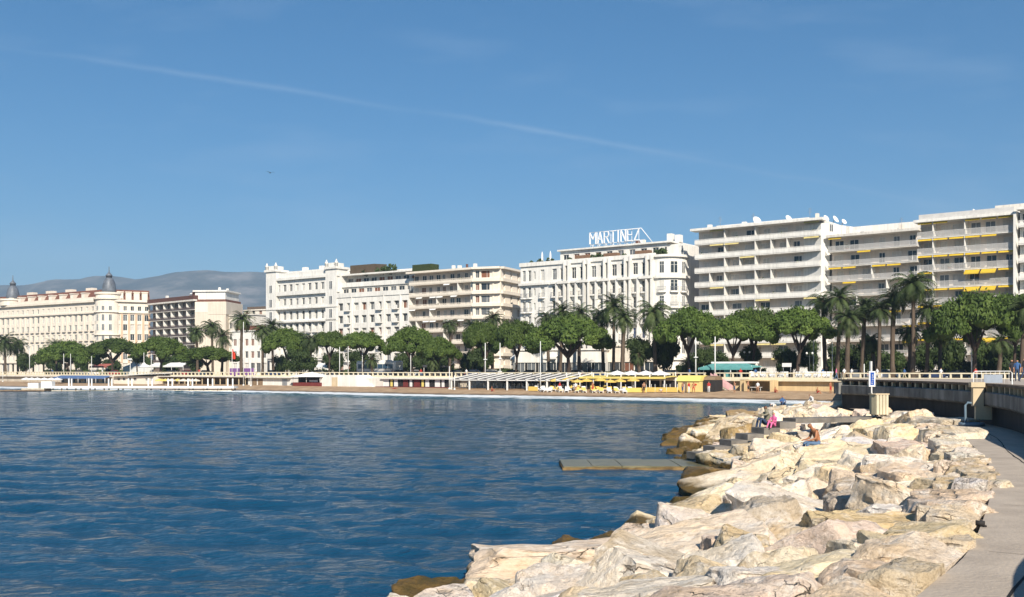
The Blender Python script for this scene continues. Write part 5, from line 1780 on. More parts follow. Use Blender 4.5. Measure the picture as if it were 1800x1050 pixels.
def palm_crown(seed, nf=54, Lf=1.0, droop=1.0):
    """unit crown of arching feather fronds (length about 1)"""
    r = random.Random(seed); mb = MB()
    for i in range(nf):
        az = i * 2.399 + r.uniform(-.25, .25)
        el = R(82 - 118 * ((i + .5) / nf) ** .8 + r.uniform(-8, 8))
        L_ = Lf * r.uniform(.82, 1.08)
        ca, sa = math.cos(az), math.sin(az)
        side = Vector((-sa, ca, 0))
        p = Vector((0, 0, 0)); e = el; seg = 9
        prev = None
        twist = r.uniform(-.5, .5)
        for k in range(seg + 1):
            u = k / seg
            dirv = Vector((ca * math.cos(e), sa * math.cos(e), math.sin(e)))
            up = side.cross(dirv).normalized()
            wl_ = L_ * .19 * math.sin(math.pi * min(1, u * .86 + .12)) ** .7
            if k > 0:
                # leaflets: narrow blades each side of the rib, drooping
                for sgn in (-1, 1):
                    for h in (0, .5):
                        b0 = p.lerp(prev, h)
                        tip = b0 + (side * sgn * .86 + dirv * .55 - up * .05 * (1 + twist * sgn)).normalized() * wl_ + Vector((0, 0, -wl_ * .35 * droop))
                        bw = dirv * (L_ / seg * .22)
                        mb.add([b0 - bw, b0 + bw, tip + bw * .25, tip - bw * .25], [(0, 1, 2, 3)])
                mb.add([prev - side * .008, prev + side * .008, p + side * .006, p - side * .006], [(0, 1, 2, 3)])
            prev = p.copy()
            p = p + dirv * (L_ / seg)
            e -= R(11.5) * droop * (.55 + u * 1.1)
    return mb.mesh('fronds', m_palm)


def palm_trunk(seed, r0=.3):
    r = random.Random(seed); mb = MB()
    pts, rd = [], []
    for k in range(13):
        u = k / 12
        pts.append((.25 * math.sin(u * 2 + seed), .2 * math.sin(u * 1.7 + seed * 2), u))
        rd.append(r0 * (1.25 - .35 * u + (.12 if k % 2 else 0)) * (1.3 if k == 0 else 1))
    mb.path(pts, rd, 8)
    return mb.mesh('trunk', m_pbark)


PALM_C = [palm_crown(1, 58, 1, 1.0), palm_crown(2, 50, 1, 1.25), palm_crown(3, 46, 1, .85)]
PALM_T = [palm_trunk(1), palm_trunk(2, .26), palm_trunk(3, .24)]
boot = MB().lathe([(.3, -.9), (.52, -.3), (.55, .1), (.2, .45)], 9).mesh('leaf_bases', m_pbark)
PALMS = [
    (8, 602, 24, 9, 'palm at the left edge of the picture'), (32, 606, 20, 16, 'palm left of the double lamp at far left'), (100, 610, 20, 17, 'palm behind the leftmost umbrella pine'),
    (345, 585, 19, 20, 'palm before the base of the dark balconied block'), (372, 575, 21, 24, 'palm rising before the beige side wall, left of the tall pair'), (390, 592, 20, 14, 'shorter palm in the cluster left of the red flag'),
    (426, 562, 22, 8, 'tallest slim palm beside the tall mast at left centre'), (460, 582, 21, 12, 'palm left of the palace turret'), (480, 574, 21, 20, 'palm against the palace turret'),
    (524, 597, 22, 15, 'palm with fronds over the palace pine, left one'), (545, 600, 22, 10, 'palm right of the palace pine'), (655, 632, 16, 9, 'low palm behind the coach'),
    (760, 636, 16, 6, 'low palm under the small pine right of the coach'), (790, 572, 18, 26, 'palm before the cream block balconies'), (832, 576, 20, 24, 'palm left of the canted corner'), (868, 560, 20, 28, 'palm before the canted corner'),
    (962, 560, 23, 22, 'palm left of the centre pine at the hotel'), (985, 548, 25, 26, 'palm over the left of the broad hotel pine'), (1020, 552, 24, 26, 'palm over the middle of the broad hotel pine'),
    (1058, 556, 27, 18, 'dark palm at the right of the broad hotel pine'), (1078, 538, 31, 15, 'tall palm before the hotel windows with full crown'), (1097, 560, 27, 9, 'slender palm before the hotel, right of the tall one'),
    (1152, 552, 37, 12, 'big feathery palm before the rounded hotel corner'), (1125, 625, 18, 10, 'low palm before the hotel annex'), (1210, 640, 17, 14, 'low palm under the pine at the hotel flank'),
    (1448, 532, 29, 18, 'palm at the right end of the cream flats'), (1472, 524, 31, 14, 'tall palm against the grey balconies, left one'), (1490, 562, 31, 8, 'bushy shorter palm in the right group'),
    (1518, 540, 30, 12, 'palm against the grey balconies, middle one'), (1545, 545, 28, 9, 'straight palm left of the tallest palm'), (1572, 525, 29, 11, 'tall palm next to the tallest palm'),
    (1603, 502, 43, 9, 'tallest palm with the widest crown before the gap of the right blocks'), (1630, 545, 30, 13, 'palm right of the tallest palm'), (1598, 585, 24, 16, 'low palm under the tallest palm'),
    (1533, 600, 23, 17, 'low palm among the right group trunks'), (1755, 600, 26, 8, 'palm under the large round pine'), (1800, 545, 34, 9, 'palm at the right edge of the picture'), (1655, 588, 24, 20, 'palm half hidden behind the large round pine'),
]
for i, (px, yc, rp, t, lab) in enumerate(PALMS):
    p, s_ = AT(px, t); d = p.y
    zc = PZ(yc, d); L_ = rp * d / F * 1.28
    o = thing('palm_tree', lab, 'palm', (p.x, p.y, GZ), RT.uniform(0, 6.28), 'palm trees along the promenade')
    h = max(1.2, zc - GZ)
    cr = put('crown', PALM_C[i % 3], o, (.25 * math.sin(2 + (i % 3) + 1), .2 * math.sin(1.7 + ((i % 3) + 1) * 2), h), RT.uniform(0, 6), (L_, L_, L_ * RT.uniform(.9, 1.05)))
    put('trunk', PALM_T[i % 3], o, (0, 0, 0), 0, (1, 1, h))
    put('leaf_bases', boot, cr, (0, 0, 0), 0, (1 / L_, 1 / L_, 1 / L_))
# clipped hedges and shrubs of the gardens
HEDGES = [(1290, 1345, 24, 1.6, 'clipped garden hedge behind the white plastic chairs'), (845, 900, 24, 1.7, 'clipped hedge at street level before the cream canted block'), (1040, 1130, 26, 1.3, 'low hedge before the hotel annex'),
          (1530, 1600, 30, 3.2, 'tall dark hedge behind the right palm trunks'), (1660, 1780, 30, 3.0, 'leafy hedge under the large round pine'), (1450, 1520, 30, 2.6, 'dark hedge behind the palms at right'), (1190, 1290, 31, 2.6, 'dark hedge in shade left of the cream flats'),
          (560, 640, 31, 1.6, 'hedge behind the pines left of the coach'), (80, 240, 31, 1.7, 'long hedge before the cream hotel'), (720, 830, 31, 1.8, 'hedge before the cream balconied block')]
for i, (xl, xr, t, h, lab) in enumerate(HEDGES):
    (pa, sa), (pb, sb) = AT(xl, t), AT(xr, t)
    d = pb - pa; w = d.length; rng = np.random.RandomState(i)
    n = int(min(2600, 260 * w))
    P = np.stack([rng.uniform(0, w, n), rng.uniform(-.6, .6, n), rng.uniform(.1, h, n)], 1)
    P[:, 2] += .15 * np.sin(P[:, 0] * 1.3)
    V = cards(P, rng.normal(0, 1, (n, 3)), .16, rng)
    bx = np.array([(0, -.5, 0), (w, -.5, 0), (w, .5, 0), (0, .5, 0), (0, -.5, h * .9), (w, -.5, h * .9), (w, .5, h * .9), (0, .5, h * .9)])
    Q = np.concatenate([np.arange(len(V)).reshape(-1, 4), len(V) + np.array([(4, 5, 6, 7), (0, 1, 5, 4), (1, 2, 6, 5), (2, 3, 7, 6), (3, 0, 4, 7)])])
    o = put('hedge', np_mesh('hedge', np.concatenate([V, bx]), Q, m_broad), None, (pa.x, pa.y, GZ), math.atan2(d.y, d.x))
    tag(o, lab, 'hedge')

# dark garden trees filling the verge behind the front row
BK = [(92, 'first'), (142, 'second'), (196, 'third'), (262, 'fourth'), (292, 'fifth'), (345, 'sixth'), (500, 'seventh'), (590, 'eighth'), (632, 'ninth'), (705, 'tenth'), (748, 'eleventh'), (785, 'twelfth'), (818, 'thirteenth'), (850, 'fourteenth'), (1228, 'fifteenth'), (1262, 'sixteenth'), (1388, 'seventeenth'), (1425, 'eighteenth'), (1480, 'nineteenth'), (1525, 'twentieth'), (1575, 'twenty first'), (1622, 'twenty second'), (1668, 'twenty third'), (1725, 'twenty fourth'), (1770, 'twenty fifth')]
for i, (px, nth) in enumerate(BK):
    p, s_ = AT(px + RT.uniform(-6, 6), 27 + RT.uniform(-2, 4)); d = p.y
    w = RT.uniform(4.5, 7.5); h = RT.uniform(4.0, 6.8)
    o = thing('garden_tree', '%s dark garden tree from the left in the verge behind the front row' % nth, 'tree', (p.x, p.y, GZ), RT.uniform(0, 6), 'dark garden trees in the verge')
    put('crown', BROAD_C[i % 2], o, (0, 0, .5), RT.uniform(0, 6), (w * .5, w * .5, h))
    MB().path([(0, 0, 0), (.05, .1, .9), (0, 0, .5 + h * .5)], [.2, .16, .07], 6).build('trunk', m_bark, o)

# ================================================================== PROMENADE EDGE
RZP = math.atan2(-U_P.y, -U_P.x)            # local x runs to the right along the shore, local y inland


def SH(px, t):
    p, s = AT(px, t); return p


def beach_z(t):
    for (a, za), (b, zb) in zip([(0.28, 1.02), (-3, .95), (-6, .80), (-9, .62), (-11.5, .45), (-16, .02)], [(-3, .95), (-6, .80), (-9, .62), (-11.5, .45), (-16, .02), (-40, -2)]):
        if b <= t <= a: return zb + (za - zb) * (t - b) / (a - b)
    return 1.0


m_ywall = mat('yellow ochre sea wall', (0.66, 0.50, 0.28), var=0.10, scale=0.5, streak=0.18)
m_gwall = mat('pale plastered sea wall', (0.58, 0.52, 0.42), var=0.12, scale=0.5, streak=0.2)
m_ivory = mat('ivory rail paint', (0.70, 0.62, 0.45), var=0.08, scale=0.8)
m_wpaint = mat('white paint', (0.78, 0.77, 0.74), var=0.05, rough=0.5)
m_dred = mat('dark red boards', (0.17, 0.035, 0.03), rough=0.6)
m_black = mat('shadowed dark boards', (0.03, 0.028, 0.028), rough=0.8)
m_wood = mat('weathered wood', (0.26, 0.18, 0.11), var=0.2, scale=2)
m_teal = mat('teal canvas', (0.12, 0.34, 0.33), rough=0.8)
m_lemon = mat('lemon canvas', (0.74, 0.60, 0.17), rough=0.8, var=.06)
m_orange = mat('sun yellow canvas', (0.72, 0.50, 0.13), rough=0.8, var=.08)
m_bluec = mat('blue canvas', (0.10, 0.17, 0.33), rough=0.8)
m_red = mat('red flag cloth', (0.62, 0.05, 0.02), rough=0.8)
m_pinkc = mat('pink cloth', (0.75, 0.45, 0.45), rough=0.8)
m_steel = mat('white lamp steel', (0.72, 0.72, 0.70), rough=0.4)
m_dsteel = mat('dark lamp steel', (0.05, 0.06, 0.06), rough=0.5)


def along(name, label, cat, px0, px1, t, z=0.0, group=None):
    """an Empty on the shore line whose local x runs to the right; returns it and the length"""
    a, b = SH(px0, t), SH(px1, t)
    return thing(name, label, cat, (a.x, a.y, z), RZP, group), (b - a).length


# sea wall in three stretches
for px0, px1, m, lab in ((1288, 1560, m_ywall, 'yellow ochre sea wall behind the beach at right'), (640, 1288, m_gwall, 'plastered sea wall behind the beach huts and pergola'), (-90, 640, m_gwall, 'long pale sea wall behind the beach at left')):
    o, W = along('sea_wall', lab, 'wall', px0, px1, 0.0)
    MB().box(0, W - .01, 0, .3, -.3, 2.42).build('face', m, o)
    MB().box(0, W - .01, -.75, .31, 2.42, 2.72).build('overhanging_slab', m_ivory if m is m_ywall else m_white2, o)
# railing: kerb, posts, top rail in stretches
post = MB().box(-.11, .11, -.1, .1, .3, .84).mesh('post', m_ivory)
for px0, px1, lab in ((1478, 1870, 'ivory promenade railing at right behind the breakwater wall'), (1258, 1462, 'ivory promenade railing above the yellow sea wall'), (800, 1240, 'promenade railing above the pergola and yellow parasols'), (415, 795, 'promenade railing above the dark red beach huts'), (-60, 410, 'promenade railing above the beach at far left')):
    o, W = along('promenade_railing', lab, 'railing', px0, px1, -.45, 2.72)
    MB().box(0, W, -.16, .16, 0, .3).build('kerb', m_ivory, o)
    MB().box(-.05, W + .05, -.13, .13, .84, 1.0).build('top_rail', m_ivory, o)
    n = max(2, int(W / 1.36))
    for i in range(n + 1): put('post', post, o, (.12 + (W - .24) * i / n, 0, 0))


# ------------------------------------------------------------------ masts, lamps, flags
def mast(px, ytop, t, lab, name='white_mast', cat='mast', r=.1, zb=None, extra=None, m=None, group='white masts along the shore'):
    p = SH(px, t); d = p.y
    zb = (GZ if t > 0 else beach_z(t)) if zb is None else zb
    h = PZ(ytop, d) - zb
    o = thing(name, lab, cat, (p.x, p.y, zb), RZP, group)
    MB().tube((0, 0, 0), (0, 0, h), r, r * .6, 7).build('pole', m or m_steel, o)
    MB().lathe([(r * 2.2, 0), (r * 2.2, .15), (r * 1.3, .3)], 8).build('base', m or m_steel, o)
    if extra == 'disc':
        MB().lathe([(.05, h * .52), (.42, h * .52 + .1), (.42, h * .52 + .22), (.05, h * .52 + .3)], 10).build('lamp_ring', m_steel, o)
        MB().box(-.3, .3, -.22, .2, .45, 1.25).build('box', m_steel, o)
    if extra == 'ring':
        MB().lathe([(.05, h * .5), (.4, h * .5 + .1), (.4, h * .5 + .2), (.05, h * .5 + .28)], 10).build('lamp_ring', m_steel, o)
    if extra == 'double':
        for s in (-1, 1):
            MB().path([(0, 0, h - .1), (s * .5, 0, h + .5), (s * 1.6, 0, h + .75)], [.06, .05, .05], 6).build('arm', m_steel, o)
            MB().box(s * 1.9 - .4, s * 1.9 + .4, -.14, .14, h + .68, h + .82).build('lamp_head', m_steel, o)
    if extra == 'heads':
        MB().box(-.75, .75, -.12, .12, h - .06, h + .1).build('crossbar', m_steel, o)
        for x in (-.6, 0, .6): MB().box(x - .2, x + .2, -.3, -.1, h + .02, h + .42).build('floodlight', m_steel, o)
    if extra == 'globe':
        for x in (-.45, .45):
            MB().path([(0, 0, h - .5), (x, 0, h - .4), (x, 0, h - .1)], .04, 5).build('arm', m or m_steel, o)
            MB().lathe([(.05, h - .12), (.17, h), (.17, h + .15), (.04, h + .26)], 8, (x, 0)).build('lantern', m_dish, o)
    if extra == 'red':
        fl = MB(); vs = []
        for k in range(7):
            u = k / 6
            for v in (0, 1): vs.append((.05 + u * .95, .12 * math.sin(u * 7 + v), h - .15 - v * 2.3 - u * .9 * (1 - v) - u * .1))
        fl.add(vs, [(2 * k, 2 * k + 1, 2 * k + 3, 2 * k + 2) for k in range(6)], 0, True)
        fl.build('flag', m_red, o)
    return o


for a_ in ((52, 612, 2, 'double armed white street lamp at far left', 'street_lamp', 'lamp', .11, None, 'double'), (5, 642, -3, 'short white mast at the left edge of the picture'), (112, 622, 3, 'left mast of the close pair before the leftmost pine'), (124, 622, 4, 'right mast of the close pair before the leftmost pine'),
           (161, 626, 3, 'white mast between the first two pines'), (229, 633, -2, 'floodlight mast before the cream beach restaurant', 'floodlight_mast', 'lamp', .09, None, 'heads'), (253, 620, 3, 'white mast at the left of the third pine'), (266, 622, 3, 'white mast in front of the third pine'),
           (408, 612, 2, 'flagpole with a red flag at left centre', 'flagpole', 'flagpole', .08, None, 'red'), (428, 566, -6, 'very tall white lighting mast standing on the beach at left centre'), (441, 633, -7, 'white mast on the sand right of the tall lighting mast'), (417, 640, 2, 'short mast next to the red flag'),
           (597, 610, 3, 'left white mast of the pair left of the coach'), (612, 609, 2, 'right white mast of the pair left of the coach'), (637, 608, 9, 'grey street lamp post at the front of the coach'), (790, 644, -8, 'white mast at the left end of the pergola'), (799, 660, -9, 'short white post at the left end of the pergola'),
           (853, 603, 3, 'mast with white ring lamp, left of two under the hotel pines', 'white_mast', 'mast', .12, None, 'ring'), (879, 603, 3, 'mast with white ring lamp and box, right of two', 'white_mast', 'mast', .12, None, 'disc'), (950, 600, -9, 'tall white mast at the right end of the pergola'),
           (1223, 594, 3, 'left tall white mast of the pair at the teal awning', 'white_mast', 'mast', .12, None, 'ring'), (1257, 592, .8, 'right tall white mast of the pair at the teal awning', 'white_mast', 'mast', .13), (1430, 596, 18, 'grey street lamp mast before the cream flats'), (1463, 600, 14, 'white street lamp post left of the breakwater end'),
           (1519, 640, 3, 'thin white post behind the railing near the blue sign'), (1708, 606, 12, 'white street lamp post under the large round pine'), (722, 612, 8, 'street lamp post under the pine right of the coach')):
    mast(*a_)
mast(1423, 622, 9, 'dark twin lantern lamp post among the white chairs', 'lantern_post', 'lamp', .07, None, 'globe', m_dsteel, None)
mast(1313, 620, 12, 'dark twin lantern lamp post behind the teal awning', 'lantern_post', 'lamp', .07, None, 'globe', m_dsteel, None)


# ------------------------------------------------------------------ beach clubs
def parasol(px, t, ztop, r, m, lab, grp, name='parasol', zb=None):
    p = SH(px, t); zb = beach_z(t) if zb is None else zb
    o = thing(name, lab, 'parasol', (p.x, p.y, zb), RB.uniform(0, 1), grp)
    h = ztop - zb
    c = MB(); n = 8; vs = [(0, 0, h)] + [(r * math.cos(2 * math.pi * i / n), r * math.sin(2 * math.pi * i / n), h - r * .32) for i in range(n)] + [(r * 1.0 * math.cos(2 * math.pi * i / n), r * 1.0 * math.sin(2 * math.pi * i / n), h - r * .32 - .18) for i in range(n)]
    c.add(vs, [(0, 1 + i, 1 + (i + 1) % n) for i in range(n)] + [(1 + i, 9 + i, 9 + (i + 1) % n, 1 + (i + 1) % n) for i in range(n)])
    c.build('canopy', m, o)
    MB().tube((0, 0, 0), (0, 0, h + .12), .035, .03, 5).build('pole', m_wpaint, o)
    return o


def lounger_proto(m):
    o = thing('sun_lounger', 'x', 'sun lounger', (0, 0, 0), 0)
    f = MB().box(-.33, .33, -.95, .95, .27, .33)
    for x in (-.28, .28):
        for y in (-.8, .75): f.box(x - .04, x + .04, y - .04, y + .04, 0, .27)
    f.build('frame', m_wpaint, o)
    MB().box(-.32, .32, -.95, .25, .335, .43).xprism([(.25, .335), (.25, .43), (.95, .85), (1.0, .76)], -.32, .32).build('mattress', m, o)
    return o


n_l = 0
pr_y, pr_w = lounger_proto(m_orange), lounger_proto(m_wcloth)
used = [False, False]
for row, (px0, px1, t, n) in enumerate(((946, 1112, -8.2, 13), (955, 1100, -10.2, 11), (962, 1060, -6.3, 6))):
    for i in range(n):
        px = px0 + (px1 - px0) * (i + RB.uniform(-.2, .2)) / (n - 1)
        w = RB.random() < (.6 if px < 975 else .35)
        src = pr_w if w else pr_y
        k = 1 if w else 0
        o = src if not used[k] else copy_tree(src)
        used[k] = True
        p = SH(px, t); o.location = (p.x, p.y, beach_z(t) - .02); o.rotation_euler = (0, 0, RZP + R(RB.uniform(25, 60)))
        tag(o, ('white cushioned' if w else 'yellow cushioned') + ' sun lounger in the %s row of the yellow beach club' % ('middle', 'front', 'back')[row], 'sun lounger', '%s loungers, %s row' % ('white' if w else 'yellow', ('middle', 'front', 'back')[row]))
for i, px in enumerate((957, 976, 997, 1015, 1031, 1055, 1073, 1090, 1113)):
    t = (-6.6, -7.4, -7.0, -7.8, -6.9, -7.2, -6.8, -7.5, -7.3)[i]
    parasol(px, t, 2.62 + .12 * (i % 3), 1.0, m_orange, 'yellow beach parasol, ' + ('leftmost of the row', 'second from the left of the row', 'third from the left', 'fourth from the left', 'middle one of the nine', 'fourth from the right', 'third from the right', 'second from the right', 'rightmost of the row')[i] + ' over the loungers', 'yellow beach parasols')
# yellow club: long valance awning on posts, windbreak panels, big pale parasols above
o, W = along('beach_awning', 'long flat lemon yellow awning on white posts over the beach terrace', 'awning', 1001, 1178, -3.2, 0)
MB().xprism([(-1.6, 2.72), (-1.6, 2.98), (2.4, 3.2), (2.4, 3.1), (-1.5, 2.9), (-1.5, 2.72)], 0, W).build('canvas', m_lemon, o)
ps = MB().box(-.07, .07, -.07, .07, 0, 2.9).mesh('post', m_wpaint)
for i in range(8): put('post', ps, o, (.3 + (W - .6) * i / 7, -1.3, .8))
for i in range(8): put('post', ps, o, (.3 + (W - .6) * i / 7, 2.4, .9))
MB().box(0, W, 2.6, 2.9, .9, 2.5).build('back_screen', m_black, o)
for i, px in enumerate((1085, 1110, 1135, 1160)):
    parasol(px, -2.4, 4.05, 1.7, m_wcloth, ('leftmost', 'second from left', 'third from left', 'rightmost')[i] + ' of four big white parasols above the lemon awning', 'big white parasols', zb=1.0)
for i, (px, t, w) in enumerate(((937, -9.5, 1.9), (1118, -9.6, 3.2), (1140, -8.6, 2.2), (1158, -8.4, 2.6), (1178, -8.2, 2.4), (1190, -8.0, 2.4))):
    p = SH(px, t)
    b = thing('windbreak', ('small yellow box windbreak left of the loungers', 'slanting yellow windbreak panel right of the loungers', 'yellow windbreak panel, second right of the loungers', 'yellow windbreak panel in the middle of the right run', 'yellow windbreak panel, last but one before the kiosk', 'yellow windbreak panel nearest the kiosk')[i], 'windbreak', (p.x, p.y, beach_z(t)), RZP + (R(25) if i == 1 else 0), 'yellow windbreak panels')
    MB().box(-w / 2, w / 2, -.03, .03, .1, .8).build('canvas', m_orange, b)
    for x in (-w / 2, w / 2): MB().tube((x, .06, -.1), (x, .06, 1.3), .03, .03, 5).build('stake', m_wpaint, b)
# kiosk
p = SH(1219, -5.5)
o = thing('beach_kiosk', 'pale yellow tent shaped kiosk with a red patch on its wall', 'kiosk', (p.x, p.y, .8), RZP)
MB().prism([(-1.9, -1.4), (1.7, -1.4), (1.7, 1.4), (-1.9, 1.4)], 0, 1.7).build('wall', mat('pale yellow boards', (.72, .56, .22), var=.06), o)
MB().xprism([(-1.6, 1.62), (-.9, 2.45), (1.0, 2.5), (1.6, 1.7)], -2.1, 1.8).build('roof', m_lemon, o)
q = MB().lathe([(.32, -.02), (.3, .02)], 14, sy=.55, smooth=False).build('red_patch', m_red, o, (.95, -1.43, 1.1)); q.rotation_euler = (R(90), 0, 0)
MB().box(-1.2, -.4, -1.42, -1.40, 0, 1.5).build('door', m_wood, o)
p = SH(1250, -4.6)
o = thing('beach_store', 'dark arched store under the promenade beside the yellow kiosk', 'hut', (p.x, p.y, .85), RZP)
MB().prism([(-1.5, -1.2), (1.2, -1.2), (1.2, 1.5), (-1.5, 1.5)], 0, 1.75).build('body', m_black, o)
arc = [(-1.3 + .0, 1.75)]
MB().xprism([(-1.25, 1.75), (-.9, 2.2), (.2, 2.4), (1.2, 2.2), (1.5, 1.75)], -1.5, 1.2).build('arched_roof', m_wood, o)
# stair from the promenade to the sand
p = SH(1258, -1.0)
o = thing('beach_stair', 'pink and white sided stair from the promenade down to the sand', 'stairs', (p.x, p.y, 1.0), RZP)
for i in range(9): MB().box(i * .3, i * .3 + .32, -1.4, -.2, 0 if i > 6 else 1.3 - i * .19, 1.62 - i * .19).build('step', m_gwall, o)
for y in (-1.45, -.2):
    MB().xprism([(0, 0), (0, .0), (0, 0)], 0, 0) if 0 else None
    s_ = MB().add([(-.2, y, 2.65), (2.9, y, .75), (2.9, y, .0), (-.2, y, 1.7), (-.2, y + .06, 2.65), (2.9, y + .06, .75), (2.9, y + .06, .0), (-.2, y + .06, 1.7)], [(0, 1, 2, 3)[::-1], (4, 5, 6, 7), (0, 4, 5, 1), (3, 2, 6, 7), (1, 5, 6, 2), (0, 3, 7, 4)])
    s_.build('side_panel', m_pinkc, o)
# pergola terrace
o, W = along('pergola', 'long white pergola with slanting beams over the beach restaurant terrace', 'pergola', 792, 1000, -8.0, 0)
nb = 13
pst = MB().box(-.11, .11, -.11, .11, .6, 2.45).mesh('post', m_wpaint)
bm_ = MB().add([(-.12, -.3, 2.47), (.12, -.3, 2.47), (.12, 7.2, 3.45), (-.12, 7.2, 3.45), (-.12, -.3, 2.62), (.12, -.3, 2.62), (.12, 7.2, 3.60), (-.12, 7.2, 3.60)], [(0, 3, 2, 1), (4, 5, 6, 7), (0, 1, 5, 4), (1, 2, 6, 5), (2, 3, 7, 6), (3, 0, 4, 7)]).mesh('beam', m_wpaint)
for i in range(nb):
    x = .2 + (W - .4) * i / (nb - 1)
    if i % 2 == 0: put('post', pst, o, (x, 0, 0))
    put('beam', bm_, o, (x, 0, 0))
MB().box(0, W, -.18, .18, 2.30, 2.45).build('front_beam', m_wpaint, o)
MB().add([(0, .0, 2.46), (W, .0, 2.46), (W, 7.0, 3.40), (0, 7.0, 3.40)], [(0, 1, 2, 3)]).build('reed_roof', mat('dark slatted roof', (.13, .12, .12), var=.3, scale=6), o)
MB().box(0, W, 1.0, 7.4, .75, .92).build('deck', m_wood, o)
MB().box(.2, W - .2, 7.0, 7.2, .93, 2.4).build('back_wall', m_gwall, o)
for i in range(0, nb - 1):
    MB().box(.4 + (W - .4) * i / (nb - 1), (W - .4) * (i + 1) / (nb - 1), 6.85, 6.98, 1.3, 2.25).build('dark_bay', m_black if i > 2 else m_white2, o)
ch = MB().box(-.22, .22, -.22, .22, .40, .46).box(-.22, .22, .18, .24, .46, .9)
for x in (-.19, .19):
    for y in (-.19, .19): ch.box(x - .03, x + .03, y - .03, y + .03, 0, .4)
chm = ch.mesh('terrace_chair', m_wpaint)
tb = MB().lathe([(.38, .70), (.4, .74)], 10).tube((0, 0, 0), (0, 0, .7), .05).lathe([(.25, 0), (.22, .04)], 8).mesh('terrace_table', m_wpaint)
for i in range(9):
    for j in range(2):
        lx, ly = 1.4 + (W - 2.8) * i / 8, 2.0 + 2.4 * j
        w_ = Vector((o.location.x, o.location.y)) + Vector((math.cos(RZP), math.sin(RZP))) * lx + N_P * ly
        tag(put('terrace_table', tb, None, (*w_, .92)), 'white round table under the pergola, %s row' % ('front', 'back')[j], 'table', 'pergola tables, %s row' % ('front', 'back')[j])
        for k, a in enumerate((.4, 2.6)):
            c_ = w_ + Vector((math.cos(a), math.sin(a))) * .75
            tag(put('terrace_chair', chm, None, (*c_, .92), a + R(90) + math.pi), 'white chair at a table of the pergola, %s row' % ('front', 'back')[j], 'chair', 'pergola chairs, %s row' % ('front', 'back')[j])
# dark red huts
o, W = along('beach_huts', 'row of dark red and black beach huts under the promenade', 'huts', 672, 790, -3.2, .85)
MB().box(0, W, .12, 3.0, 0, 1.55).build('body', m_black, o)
MB().box(-.1, W + .1, -.6, 3.1, 1.55, 1.75).build('roof', m_white2, o)
x = 0.2; i = 0
while x < W - 1.2:
    w = (1.5, .5, .9, .55, 1.2, .6)[i % 6]; mm = (m_dred, m_lemon, m_wpaint, m_black, m_dred, m_wpaint)[i % 6] if i % 5 else m_wpaint
    MB().box(x, x + w, 0.0, .1, .15, 1.5).build('door', mm, o); x += w + .45; i += 1
MB().box(-.3, W + .3, -1.6, -.05, -.25, .12).build('step', m_dred, o)
# white boxes and tents left of the huts
o, W = along('beach_house', 'plain white beach house with a slanted right end under the promenade', 'house', 563, 668, -4.2, .8)
MB().prism([(0, 0), (W * .62, 0), (W * .62, 3.8), (0, 3.8)], 0, 2.35).build('wall', m_white, o)
MB().add([(W * .62, 0, 0), (W * .88, .2, 0), (W * .62, 0, 2.35), (W * .62, 3.8, 2.35), (W * .88, 3.8, 0), (W * .62, 3.8, 0)], [(0, 1, 2), (1, 4, 3, 2), (3, 4, 5)]).build('slanted_end', m_wcloth, o)
MB().box(W * .66, W, .8, 3.6, 0, 1.75).build('annex', m_white2, o)
MB().box(W * .2, W * .3, -.03, .0, 0, 1.9).build('door', m_cream, o)
o, W = along('restaurant_tent', 'cream tented beach restaurant with dark red lower boards', 'restaurant', 514, 562, -4.8, .8)
MB().box(0, W, .1, 4, 0, .8).build('lower_boards', m_dred, o)
MB().box(.1, W - .1, 1.5, 4, .8, 1.9).build('dark_interior', m_black, o)
for x in (0.05, W * .5, W - .05): MB().tube((x, .12, .8), (x, .12, 2.0), .06).build('post', m_wpaint, o)
MB().add([(-.4, -.6, 1.95), (W + .4, -.6, 1.95), (W + .4, 4, 1.95), (-.4, 4, 1.95), (W * .5, 1.7, 2.95)], [(0, 1, 4), (1, 2, 4), (2, 3, 4), (3, 0, 4), (0, 3, 2, 1)]).build('tent_roof', m_wcloth, o)
MB().box(W * .45, W * .75, 1.3, 1.45, .9, 1.3).build('counter', m_wpaint, o)
o, W = along('beach_house', 'low white beach house with brown doors left of the cream tent', 'house', 436, 512, -3.6, .85)
MB().box(0, W, 0, 3.4, 0, 1.65).build('wall', m_white, o)
MB().box(-.2, W + .2, -.8, 3.4, 1.65, 1.82).build('roof', m_white2, o)
for x in (.1, .24, .8): MB().box(W * x, W * x + W * .11, -.05, -.01, .05, 1.45).build('door', m_wood if x < .5 else m_metal, o)
# restaurants at far left
o, W = along('beach_restaurant', 'cream beach restaurant with four dark square windows at left', 'restaurant', 200, 272, -5.0, .85)
ops = [(W * (.12 + .135 * i), .75, 1.2, .8) for i in range(4)] + [(W * .8, .75, 1.0, .8), (W * .92, .75, 1.0, .8)]
mb = MB(); wall_front(mb, 0, W, 0, 1.8, 0, ops, .2); shell(mb, W, 4.5, 0, 1.8); mb.build('wall', m_creamw, o)
for c_, zb, w, h in ops: window(o, c_, zb, w, h, .12, gm=m_gl)
MB().add([(-.3, -.9, 1.75), (W + .3, -.9, 2.35), (W + .3, 4.6, 2.55), (-.3, 4.6, 1.9), (-.3, -.9, 1.85), (W + .3, -.9, 2.5), (W + .3, 4.6, 2.7), (-.3, 4.6, 2.0)], [(0, 3, 2, 1), (4, 5, 6, 7), (0, 1, 5, 4), (1, 2, 6, 5), (2, 3, 7, 6), (3, 0, 4, 7)]).build('slanting_roof', m_white, o)
o, W = along('beach_restaurant', 'beach restaurant with a faded blue awning left of the cream one', 'restaurant', 100, 192, -4.5, .85)
MB().box(0, W, 1.0, 4, 0, 1.6).build('wall', m_gwall, o)
